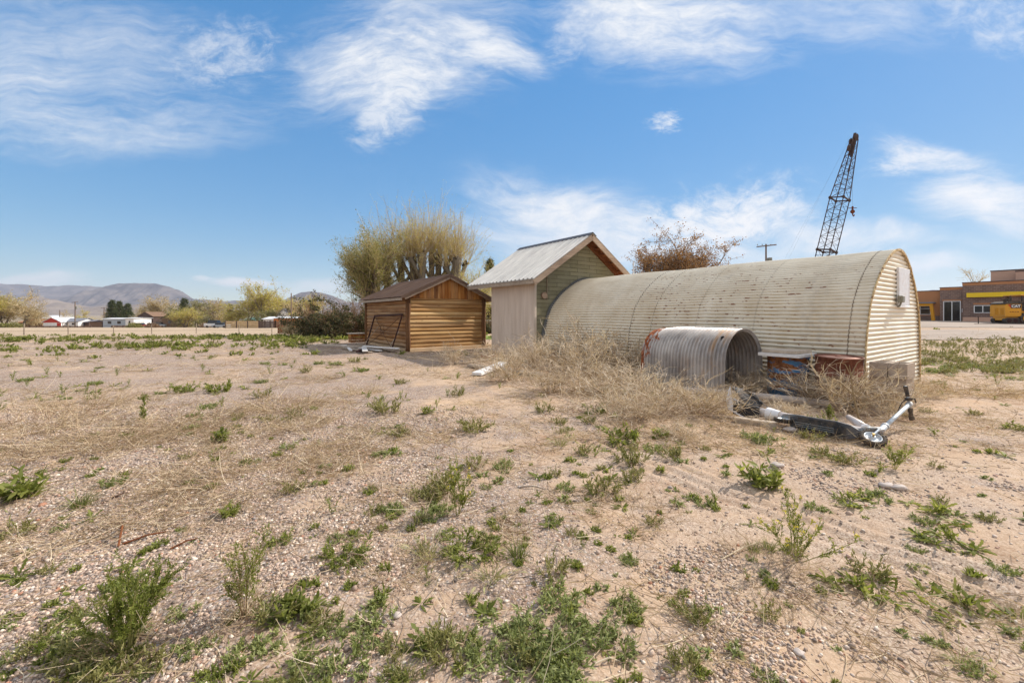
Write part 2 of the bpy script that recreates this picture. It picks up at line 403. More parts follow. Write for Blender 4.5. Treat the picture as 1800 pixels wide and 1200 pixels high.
    M['ridge'] = mat_plain('dark_ridge_cap', lin(88, 88, 92), .6, .2, .2, 5)
    m = NM('green_grey_shingle', .95, 0, .1); v = m.co()
    sw = m.n('ShaderNodeCombineXYZ', {0: m.xyz(v)[0], 1: m.xyz(v)[2], 2: 0.0}).outputs[0]
    br = m.n('ShaderNodeTexBrick', {'Vector': sw, 'Color1': lin(128, 122, 94), 'Color2': lin(152, 144, 114), 'Mortar': lin(74, 70, 54), 'Scale': 1.0, 'Mortar Size': .010, 'Mortar Smooth': .1, 'Bias': -.1, 'Brick Width': .9, 'Row Height': .13}, offset=.37, offset_frequency=2)
    c = m.mix(m.rng(m.noise(v, 2.2, 6, .7), .35, .65, 0, .55), br.outputs['Color'], lin(150, 144, 122))
    c = m.mix(m.rng(m.noise(v, 42, 4, .7), .4, .6, 0, .4), c, lin(92, 90, 74))
    m.col(c); m.bump(br.outputs['Fac'], -.9, .03); M['shingle'] = m.m
    M['fascia'] = mat_wood('weathered_fascia_board', [(.25, lin(118, 98, 82)), (.5, lin(164, 142, 122)), (.75, lin(198, 178, 156))], 0, .8)
    M['soffit'] = mat_wood('red_brown_rafter', [(.25, lin(70, 40, 24)), (.5, lin(122, 74, 46)), (.75, lin(160, 110, 74))], 0, .8)
    M['grey_wood'] = mat_wood('grey_weathered_plank', [(.25, lin(126, 112, 98)), (.5, lin(178, 162, 144)), (.75, lin(212, 200, 184))], 0, .8)
    M['white_wood'] = mat_wood('white_painted_plank', [(.2, lin(176, 168, 160)), (.45, lin(222, 218, 214)), (.75, lin(238, 236, 234))], 0, .8)
    # ---- cabin
    cab = [(.2, lin(116, 82, 48)), (.36, lin(182, 134, 80)), (.5, lin(214, 172, 114)), (.64, lin(228, 198, 150)), (.85, lin(230, 212, 180))]
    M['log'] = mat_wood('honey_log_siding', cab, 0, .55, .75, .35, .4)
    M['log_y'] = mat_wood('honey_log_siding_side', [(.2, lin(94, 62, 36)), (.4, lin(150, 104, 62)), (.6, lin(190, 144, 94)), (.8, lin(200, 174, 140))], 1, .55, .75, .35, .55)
    M['post'] = mat_wood('dark_log_post', [(.25, lin(72, 50, 34)), (.5, lin(120, 86, 58)), (.75, lin(164, 126, 90))], 2, .5)
    M['gable_board'] = mat_wood('amber_gable_board', [(.2, lin(84, 46, 18)), (.42, lin(160, 98, 44)), (.6, lin(206, 150, 86)), (.8, lin(226, 186, 128))], 2, .6, .85, .3, .4)
    m = NM('dark_brown_roof_sheet', .8, .0, .12); v = m.co()
    m.col(m.ramp(m.noise(m.mp(v, (.6, 2.4, .6)), 1.6, 5, .6), [(.3, lin(78, 60, 50)), (.65, lin(104, 84, 72))])); M['dark_roof'] = m.m
    # ---- barrels, pipes and odds
    m = NM('rusty_red_drum', .75, .15, .3); v = m.co()
    m.col(m.ramp(m.noise(m.mp(v, (1, 1, .7)), 4.5, 6, .7), [(.3, lin(70, 40, 28)), (.48, lin(112, 66, 48)), (.62, lin(144, 92, 72)), (.8, lin(172, 124, 102))])); m.bump(m.noise(v, 45, 4), .3, .006); M['drum_red'] = m.m
    m = NM('faded_pink_drum_lid', .7, .1, .3); v = m.co()
    m.col(m.ramp(m.noise(v, 7, 5, .65), [(.32, lin(140, 84, 64)), (.5, lin(196, 148, 128)), (.7, lin(212, 170, 150))])); M['drum_lid'] = m.m
    m = NM('blue_and_rust_drum', .7, .15, .3); v = m.co()
    fl = m.math('ADD', m.noise(m.mp(v, (.8, .8, 2.6)), 3.2, 6, .65), m.rng(m.xyz(v)[2], .15, .75, .07, -.07))
    c = m.mix(m.rng(fl, .49, .52), m.ramp(m.noise(v, 9, 5, .7), [(.35, lin(92, 54, 34)), (.65, lin(168, 112, 70))]), m.ramp(m.noise(v, 5, 4), [(.3, lin(56, 96, 138)), (.7, lin(96, 138, 172))]))
    m.col(c); m.bump(m.noise(v, 40, 4), .25, .006); M['drum_blue'] = m.m
    M['rust'] = mat_plain('brown_rust', lin(116, 62, 36), .9, .1, .4, 12)
    M['rust_dark'] = mat_plain('dark_rusted_iron', lin(70, 44, 38), .85, .1, .35, 9)
    M['wire'] = mat_plain('rusty_wire', lin(92, 66, 48), .8, .2, .2, 9)
    M['pvc'] = mat_plain('grey_weathered_pipe', lin(172, 160, 150), .7, 0, .18, 5)
    M['black_and_shade'] = mat_plain('flat_black_and_hollow_shade', lin(30, 26, 24), .95, 0, .2, 9)  # flat black for dark parts, also painted as the shade inside openings
    M['duct'] = mat_plain('pale_tin_duct', lin(206, 194, 186), .45, .35, .16, 6)
    M['tar_paper'] = mat_plain('black_tar_paper', lin(44, 40, 40), .7, 0, .3, 9)
    M['white_sheet'] = mat_plain('white_torn_sheet', lin(228, 224, 222), .6, 0, .1, 8)
    M['block'] = mat_plain('grey_concrete_block', lin(170, 152, 134), .95, 0, .14, 14)
    M['red_scrap'] = mat_plain('red_brown_brick', lin(146, 74, 50), .9, 0, .25, 14)
    M['alu'] = mat_plain('silver_aluminium', lin(196, 204, 210), .4, .6, .1, 6, .5, .45)
    M['grey_paint'] = mat_plain('blue_grey_scooter_paint', lin(122, 134, 142), .4, .3, .12, 8, .5, .5)
    M['scooter_dark'] = mat_plain('slate_scooter_paint', lin(66, 72, 80), .45, .2, .15, 8, .4, .22)
    M['black_rub'] = mat_plain('black_rubber', lin(46, 44, 44), .75, 0, .3, 20, .3, .3)
    M['black_gloss'] = mat_plain('black_plastic_deck', lin(36, 38, 42), .45, 0, .25, 12, .4, .18)
    M['brass'] = mat_plain('worn_brass_bolt', lin(196, 160, 96), .4, .6, .2, 20)
    M['white_metal'] = mat_plain('white_painted_metal', lin(226, 226, 228), .5, .1, .06, 4, .3, .2)
    M['grey_box'] = mat_plain('grey_junction_box', lin(136, 134, 122), .6, .1, .2, 14)
    # ---- far things
    M['crane'] = mat_plain('rust_brown_crane_steel', lin(84, 68, 62), .8, .2, .3, 2)
    M['cable'] = mat_plain('steel_cable', lin(120, 124, 132), .6, .3, .1, 2)
    m = NM('brown_brick', .9, 0, .15); v = m.co()
    sw = m.n('ShaderNodeCombineXYZ', {0: m.xyz(v)[0], 1: m.xyz(v)[2], 2: 0.0}).outputs[0]
    br = m.n('ShaderNodeTexBrick', {'Vector': sw, 'Color1': lin(116, 94, 84), 'Color2': lin(138, 112, 100), 'Mortar': lin(160, 146, 136), 'Scale': 1.0, 'Mortar Size': .012, 'Brick Width': .4, 'Row Height': .2})
    m.col(m.mix(m.rng(m.noise(v, .8, 4), .35, .65, 0, .3), br.outputs['Color'], lin(100, 82, 76))); M['brick'] = m.m
    M['stucco'] = mat_plain('orange_tan_stucco', lin(182, 128, 88), .9, 0, .08, 1)
    M['stucco_pink'] = mat_plain('pinkish_tan_stucco', lin(206, 166, 142), .9, 0, .07, 1)
    M['coping'] = mat_plain('dark_coping', lin(92, 78, 74), .7, .1, .1, 1)
    M['yellow'] = mat_plain('yellow_fascia_paint', lin(236, 200, 44), .55, 0, .06, 1)
    M['mustard'] = mat_plain('mustard_paint', lin(206, 144, 30), .55, 0, .12, 2)
    M['cat_yellow'] = mat_plain('machine_yellow_paint', lin(214, 150, 40), .5, 0, .14, 2)
    M['cat_red'] = mat_plain('red_decal', lin(196, 58, 44), .5, 0, .05, 2)
    m = NM('dark_glass', .08, 0, .6); m.col((.012, .012, .014, 1)); M['glass'] = m.m
    M['white_frame'] = mat_plain('white_window_frame', lin(232, 230, 228), .5, 0, .04, 2)
    for nm, c in dict(white_wall=(226, 222, 218), grey_roof=(128, 128, 134), white_roof=(214, 214, 216), red_roof=(176, 62, 48), brown_wood=(122, 96, 76), rust_roof=(168, 116, 78), teal_roof=(104, 158, 156), tan_wall=(190, 168, 142),
                      grey_siding=(170, 176, 182), orange_wall=(196, 120, 66), dark_brown=(84, 66, 58), fence_tan=(206, 176, 136), fence_dark=(92, 76, 68), pole=(122, 104, 90)).items():
        M[nm] = mat_plain(nm + '_paint', lin(*c), .8, 0, .12, 1.0)
    m = NM('sage_mountain_slope', .95, 0, .05); v = m.co()
    n1 = m.noise(m.mp(v, (1, 1, 2.2)), .0042, 7, .65, .4); n2 = m.noise(v, .02, 5, .7)
    m.col(m.ramp(m.math('ADD', m.math('MULTIPLY', n1, .7), m.math('MULTIPLY', n2, .3)), [(.35, (.035, .03, .03, 1)), (.46, (.085, .07, .062, 1)), (.56, (.155, .125, .105, 1)), (.68, (.24, .195, .16, 1))])); M['mtn'] = m.m
    m = NM('dry_foothill_slope', .95, 0, .05); v = m.co()
    m.col(m.ramp(m.noise(v, .012, 7, .68, .4), [(.3, (.13, .10, .078, 1)), (.55, (.245, .19, .145, 1)), (.75, (.33, .265, .205, 1))])); M['foot'] = m.m
build_materials()

# ================================================================== ground sheet
def build_ground():
    front = np.linspace(-math.radians(68), math.radians(68), 620)
    back = np.linspace(math.radians(68), 2 * PI - math.radians(68), 60)[1:]
    th = np.concatenate([front, back]); n = len(th)
    r = np.concatenate([[.05, .4, .8], np.geomspace(1.1, 14, 250), np.geomspace(14.4, 70, 90), np.geomspace(75, 8200, 45)])
    R, T = np.meshgrid(r, th, indexing='ij')
    X = R * np.sin(T); Y = R * np.cos(T)
    P = np.stack([X, Y, gz(X, Y)], -1)
    b = MB(); m = len(r)
    i, j = np.meshgrid(np.arange(m - 1), np.arange(n), indexing='ij'); k = (j + 1) % n
    Fq = np.stack([(i * n + j).ravel(), (i * n + k).ravel(), ((i + 1) * n + k).ravel(), ((i + 1) * n + j).ravel()], 1)
    b.add(P.reshape(-1, 3), Fq[:, ::-1])
    tag(b.build('ground', M['ground'], smooth=True), kind='structure', label='stony tan dirt of the bare field with gravel patches')
build_ground()
def sheet(name, mat, poly_fn, x0, x1, y0, y1, nx, ny, lift, label):
    """a surface laid on the ground, following it"""
    u, v = np.meshgrid(np.linspace(0, 1, nx), np.linspace(0, 1, ny), indexing='ij')
    X, Y = poly_fn(x0 + (x1 - x0) * u, y0 + (y1 - y0) * v)
    b = MB(); b.grid(np.stack([X, Y, gz(X, Y) + lift], -1)[::-1]); o = b.build(name, mat, smooth=True)
    return tag(o, kind='structure', label=label)
sheet('gravel_lot', M['lot'], lambda u, v: (u, v + .06 * (u - 30)+ 2.2 * (fbm(u / 2.2, 0 * v, 3) - .5)), 15.5, 95, 22.5, 31, 120, 40, .03, 'grey gravel drive in front of the shops')
sheet('forecourt', M['lot'], lambda u, v: (u, v - .05 * (u - 40) + 1.6 * (fbm(u / 2.5, 0 * v, 3, 4) - .5)), 27, 95, 35.5, 62, 50, 24, .03, 'pale paved forecourt of the brick shops')
sheet('lawn', M['lawn'], lambda u, v: (u, v), -5.5, 2.5, 22.2, 26.5, 16, 10, .03, 'green mown lawn behind the log cabin')

# ================================================================== mountains
def mountain(name, pts, D, depth, base, mat, rough, label):
    """pts: skyline as (photo column, photo row) seen at distance D; a solid range with slopes on both sides"""
    px = np.array([p[0] for p in pts], float); py = np.array([p[1] for p in pts], float)
    n = 260; cols = np.linspace(px[0], px[-1], n); rows = np.interp(cols, px, py)
    Xr = (cols - CXP) / F * D; Zr = EYE - (rows - HOR) * D / F
    m = 46; t = np.linspace(-1, 1, m)
    Hh = np.clip(1 - np.abs(t), 0, 1) ** 1.25
    X = np.repeat(Xr[:, None], m, 1); Y = D + t[None] * depth + 0 * X
    X = X * (1 + 0 * Y)
    gul = 1.5 * (np.abs(fbm(X / (depth * .13), Y / (depth * .55) + X / (depth * 1.5), 5, 5) - .5) * 2 - .25)
    Z = base + (Zr[:, None] - base) * Hh[None] * (1 + rough * gul * (1 - Hh[None]) * 2.2)
    Z = Z + rough * 14 * (fbm(X / 160, Y / 160, 4, 6) - .5) * Hh[None]
    b = MB(); b.grid(np.stack([X, Y, Z], -1)[:, ::-1])
    tag(b.build(name, mat, smooth=True), kind='structure', label=label)
mountain('mountain_range', [(-420, 520), (-300, 505), (-160, 499), (0, 497), (40, 499), (90, 502), (130, 500), (180, 504), (260, 512), (330, 524), (430, 531), (560, 529), (700, 532), (900, 536)], 6200, 1500, -10, M['mtn'], .55, 'pale lavender mountain range along the left horizon')
mountain('mesa', [(60, 545), (120, 521), (160, 511), (190, 501), (212, 496.5), (240, 496), (272, 496.2), (288, 501), (303, 505), (311, 509), (317, 517), (330, 523), (350, 526), (390, 529), (430, 527), (470, 531), (540, 548)], 5000, 900, -10, M['mtn'], .5, 'flat topped mesa rising above the town')
mountain('hill', [(455, 548), (490, 533), (512, 521), (530, 513), (545, 511), (565, 513), (585, 519), (610, 530), (660, 548)], 4300, 600, -10, M['mtn'], .4, 'rounded grey hill behind the yellow green trees')
mountain('foothill', [(-420, 528), (-200, 524), (0, 524), (30, 522.5), (72, 521), (100, 528), (150, 539), (200, 536), (300, 533), (360, 541), (440, 549), (520, 551)], 2900, 620, -10, M['foot'], .5, 'dry tan foothill below the mountain range')
mountain('distant_ridge', [(1480, 548), (1560, 520), (1640, 508), (1700, 512), (1790, 525), (1900, 530)], 5200, 800, -10, M['mtn'], .5, 'far ridge just showing beside the brick shops')

# ================================================================== quonset hut
A = np.array([5.56092715, 6.61589404])      # near left foot of the hut
QL = 7.9
prof = np.array([(0, -.05), (-.04, .4), (-.01, .8), (.07, 1.12), (.22, 1.49), (.36, 1.68), (.53, 1.86), (.74, 2.04), (.98, 2.2), (1.23, 2.345), (1.5, 2.455), (1.72, 2.51), (1.92, 2.525), (2.1, 2.5), (2.32, 2.42), (2.55, 2.29), (2.76, 2.11), (2.98, 1.87), (3.16, 1.58), (3.27, 1.28), (3.335, .9), (3.36, .4), (3.355, -.05)])
def dense(p, n):
    # Catmull-Rom resampling by arc length
    q = np.concatenate([[2 * p[0] - p[1]], p, [2 * p[-1] - p[-2]]]); out = []
    for i in range(1, len(q) - 2):
        t = np.linspace(0, 1, 24, endpoint=False)[:, None]
        a, b, c, d = q[i - 1], q[i], q[i + 1], q[i + 2]
        out.append(.5 * (2 * b + (c - a) * t + (2 * a - 5 * b + 4 * c - d) * t ** 2 + (3 * b - a - 3 * c + d) * t ** 3))
    out = np.concatenate(out + [p[-1:]])
    L = np.concatenate([[0], np.cumsum(np.linalg.norm(np.diff(out, axis=0), axis=1))])
    s = np.linspace(0, L[-1], n)
    return np.stack([np.interp(s, L, out[:, k]) for k in range(2)], 1), s
def off(p, d):
    t = np.gradient(p, axis=0); t /= np.linalg.norm(t, axis=1, keepdims=True)
    return p + np.stack([-t[:, 1], t[:, 0]], 1) * np.reshape(d, (-1, 1))
QP, QS = dense(prof, 700)
LAM = .0765
def build_quonset():
    T = thing('quonset_hut', 'long cream corrugated steel quonset hut with rust specks', 'shed', (A[0], A[1], 0), ROT)
    b = MB()
    for k, (y0, y1) in enumerate(((0.0, .24), (.225, 1.73), (1.715, 2.91), (2.895, 4.03), (4.015, 4.63), (4.615, 6.4), (6.385, QL + .02))):
        d = .0155 * np.cos(2 * PI * QS / LAM) + (.003 if k % 2 else 0)
        pr = off(QP, d); ys = np.linspace(y0, y1, 3)
        sag = .012 * np.sin(ys * 1.9)[None, :]
        P = np.stack([np.repeat(pr[:, 0:1], 3, 1), np.repeat(ys[None], len(pr), 0), np.repeat(pr[:, 1:2], 3, 1) - sag * np.clip(pr[:, 1:2] / 2.5, 0, 1)], -1)
        val = np.repeat(((1 - np.cos(2 * PI * QS / LAM)) / 2)[:, None], 3, 1)
        b.grid(P, val)
    b.build('shell', M['q_shell'], T, True)
    # end wall, corrugated sideways, clipped to the arch
    zt = np.linspace(-.05, 2.515, 34 * 9)
    itop = int(np.argmax(QP[:, 1]))
    sl = np.interp(zt, QP[:itop + 1, 1], QP[:itop + 1, 0]) + .004
    sr = np.interp(zt, QP[itop:, 1][::-1], QP[itop:, 0][::-1]) - .004
    u = np.linspace(0, 1, 12)[None]
    Xs = sl[:, None] * (1 - u) + sr[:, None] * u
    wv = .013 * np.cos(2 * PI * zt / LAM)[:, None] + .004 * np.sin(Xs * 5 + 2)
    b = MB(); b.grid(np.stack([Xs, .03 + wv, np.repeat(zt[:, None], 12, 1)], -1), np.repeat(((1 + np.cos(2 * PI * zt / LAM)) / 2)[:, None], 12, 1))
    b.build('end_wall', M['q_end'], T, True)
    # bent edge trim round the arch
    b = MB(); sel = np.arange(0, 700, 5); p1 = off(QP, -.022)[sel]; p0 = off(QP, .02)[sel]; n = len(sel)
    wob = (.006 * (vn(QS[sel] * 9, 0 * sel) - .5))
    ring = np.stack([np.stack([p0[:, 0], np.full(n, .006), p0[:, 1]], 1), np.stack([p0[:, 0], -.012 + wob, p0[:, 1]], 1), np.stack([p1[:, 0], -.012 + wob, p1[:, 1]], 1), np.stack([p1[:, 0], np.full(n, .006), p1[:, 1]], 1)], 1)
    b.grid(ring); b.build('edge_trim', M['q_trim'], T)
    # tarred joint where the hut meets the stone shed
    b = MB(); dd = .03 + .035 * vn(QS[sel] * 3, 0 * sel, 3) + .10 * np.clip(1 - QP[sel, 1] / 1.3, 0, 1) * (QP[sel, 0] < 1)
    po = off(QP, 0.0)[sel]; t = np.gradient(po, axis=0); t /= np.linalg.norm(t, axis=1, keepdims=True)
    pout = po + np.stack([-t[:, 1], t[:, 0]], 1) * dd[:, None]
    ring = np.stack([np.stack([po[:, 0], np.full(n, QL - .09), po[:, 1]], 1), np.stack([pout[:, 0] * .6 + po[:, 0] * .4, np.full(n, QL - .05), pout[:, 1] * .6 + po[:, 1] * .4], 1), np.stack([pout[:, 0], np.full(n, QL - .008), pout[:, 1]], 1)], 1)
    b.grid(ring); b.build('tar_joint', M['tar'], T, True)
    # vent hatch in the end wall
    b = MB(); x0, x1, z0, z1 = 1.77, 2.48, 1.47, 2.2
    w = .03
    b.box(((x0 + x1) / 2, -.02, z1 - .045), (x1 - x0 + .03, .04, .09), bev=.006); b.box(((x0 + x1) / 2, -.02, z0 + w / 2), (x1 - x0, .06, w), bev=.006)
    b.box((x0 + w / 2, -.02, (z0 + z1) / 2 - .025), (w, .04, z1 - z0 - .13), bev=.006); b.box((x1 - w / 2, -.02, (z0 + z1) / 2 - .025), (w, .04, z1 - z0 - .13), bev=.006)
    b.V = [q + np.array([0, .022, 0]) for q in b.V]; hf = b.build('hatch_frame', M['white_metal'], T)
    b = MB(); b.box(((x0 + x1) / 2 - .02, -.004, (z0 + z1) / 2 - .02), (x1 - x0 - .10, .03, z1 - z0 - .12), bev=.004)
    b.build('hatch_panel', M['white_metal'], hf)
    b = MB(); b.box((1.72, -.06, 1.62), (.13, .07, .12), bev=.012); b.box((1.72, -.035, 1.62), (.145, .03, .135), bev=.008); b.tube([(1.74, -.05, 1.56), (1.745, -.03, 1.5), (1.75, .0, 1.48)], .014, 8)
    b.build('junction_box', M['grey_box'], T)
    b = MB(); yy = 2.02; b.tube([(-.02, yy, .87), (-.14, yy - .02, .87), (-.2, yy - .03, .88)], .028, 10); b.tube([(-.185, yy - .03, .88), (-.21, yy - .03, .88)], .036, 10)
    b.build('pipe_stub', M['black_and_shade'], T)
build_quonset()

# ================================================================== stone tool shed with the zinc roof
C = A + (QL + .02) * D1 + -.345 * D2
SW, SD, SAP, SEV = 4.1, 2.42, 3.98, 2.39      # width, wall depth, apex, eave (top of the sheet)
OF, OB, OE = .45, 1.12, .38                   # overhangs: front, back, eaves
def build_shed():
    T = thing('tool_shed', 'stone block tool shed with pale zinc roof joined to quonset', 'shed', (C[0], C[1], 0), ROT)
    sl = (SAP - SEV) / (SW / 2 + OE)
    top = lambda x: SAP - abs(x - SW / 2) * sl - .13
    # walls: gable with shingle courses front, block sides and back
    b = MB()
    b.add([(0, 0, -.1), (SW, 0, -.1), (SW, 0, top(SW)), (SW / 2, 0, top(SW / 2)), (0, 0, top(0))], [(0, 1, 2, 3, 4)])
    b.build('gable_wall', M['shingle'], T)
    b = MB(); b.add([(SW, .001, -.1), (SW, SD, -.1), (0.03, SD, -.1), (SW, .001, top(SW)), (SW, SD, top(SW)), (SW / 2, SD, top(SW / 2)), (0.03, SD, top(0.03))], [(0, 1, 4, 3), (1, 2, 6, 5, 4)])
    b.build('back_wall', M['shingle'], T)
    # ribbed steel on the left wall
    n = 190; y = np.linspace(-.012, SD, n); ph = (y / .062) % 1
    xo = -.012 - .011 * np.clip(np.abs(ph - .5) * 5 - .6, 0, 1)
    zz = np.array([-.08, 1.1, top(0) - .005])
    P = np.stack([np.repeat(xo[:, None], 3, 1) + .008 * np.sin(np.repeat(y[:, None], 3, 1) * 4 + zz * 3), np.repeat(y[:, None], 3, 1), np.repeat(zz[None], n, 0)], -1)
    b = MB(); b.grid(P[::-1]); b.add([(-.02, -.012, -.08), (.06, -.012, -.08), (.06, -.012, top(0.03)), (-.02, -.012, top(0.0))], [(0, 1, 2, 3)])
    b.build('steel_side', M['shed_steel'], T)
    # roof: two ribbed sheets
    y0, y1 = -OF, SD + OB
    for sgn in (-1, 1):
        n = 19 * 10 + 1; y = np.linspace(y0, y1, n); ph = ((y - y0) / ((y1 - y0) / 19)) % 1
        rib = .034 * np.clip(2.4 - np.abs(ph - .5) * 10, 0, 1) + .005 * np.clip(1 - np.abs(ph - .0) * 14, 0, 1)
        u = np.array([0, .5, 1.0]); xe = SW / 2 + OE
        X = SW / 2 + sgn * u * xe; Z = SAP - u * xe * sl
        P = np.stack([np.repeat(X[None], n, 0), np.repeat(y[:, None], 3, 1), Z[None] + rib[:, None]], -1)
        Pu = P - np.array([0, 0, .014]); Pu[..., 2] = (Z[None] - .014)
        b = MB(); b.grid(P if sgn > 0 else P[:, ::-1]); b.grid(Pu if sgn < 0 else Pu[:, ::-1])
        b.build('roof_sheet', M['zinc'], T)
    b = MB(); w = .17
    for sgn in (-1, 1): b.beam((SW / 2 + sgn * w / 2, y0 - .01, SAP + .034 - w / 2 * sl), (SW / 2 + sgn * w / 2, y1 + .01, SAP + .034 - w / 2 * sl), w * 1.22, .008, up=(sgn * sl, 0, 1))
    b.build('ridge_cap', M['ridge'], T)
    # fascia boards up the rake and along the eaves
    def rake(sgn, yy, th, h, drop):
        xe = SW / 2 + OE - .01
        bb = MB(); bb.beam((SW / 2 + sgn * .002, yy, SAP - drop), (SW / 2 + sgn * xe, yy, SAP - drop - xe * sl), th, h, up=(0, 0, 1), a=.5 + .2 * sgn)
        return bb
    rake(-1, -OF + .02, .035, .17, .125).build('rake_board', M['fascia'], T); rake(1, -OF + .02, .035, .17, .125).build('rake_board', M['fascia'], T)
    rake(-1, SD + OB - .02, .035, .15, .125).build('rake_board', M['fascia'], T); rake(1, SD + OB - .02, .035, .15, .125).build('rake_board', M['fascia'], T)
    for sgn in (-1, 1):
        b = MB(); x = SW / 2 + sgn * (SW / 2 + OE - .04); b.beam((x, -OF + .06, SEV - .07), (x, SD + OB - .06, SEV - .07), .035, .14, a=.3)
        b.build('eave_board', M['grey_wood'], T)
    # rafters and purlins seen from below
    for sgn in (-1, 1):
        for yy in (-.05,):
            b = MB(); xe = SW / 2 + OE - .12; b.beam((SW / 2 + sgn * .02, yy, SAP - .13), (SW / 2 + sgn * xe, yy, SAP - .13 - xe * sl), .09, .17, a=.3)
            b.build('rafter', M['soffit'], T)
        for q in (.25, .55, .85, 1.25, 1.65, 2.05):
            b = MB(); b.beam((SW / 2 + sgn * q, -OF + .04, SAP - .055 - q * sl), (SW / 2 + sgn * q, SD + OB - .04, SAP - .055 - q * sl), .11, .045, up=(sgn * sl, 0, 1), a=q % 1)
            b.build('purlin', M['soffit'], T)
        b = MB(); xe = SW / 2 + OE - .05
        b.beam((SW / 2 + sgn * .03, -OF / 2 + .02, SAP - .028), (SW / 2 + sgn * xe, -OF / 2 + .02, SAP - .028 - xe * sl), OF - .1, .012, a=.8)
        b.build('soffit_board', M['soffit'], T)
    # conduit with round box on the gable
    b = MB(); b.tube([(.46, -.03, 2.75), (.46, -.03, 2.0), (.465, -.03, 1.8)], .012, 8); b.tube([(.34, -.005, 1.93), (.34, -.075, 1.93)], .105, 20); b.beam((.46, -.02, 2.05), (.5, -.02, 2.05), .02, .02)
    b.build('conduit_box', M['fascia'], T)
build_shed()

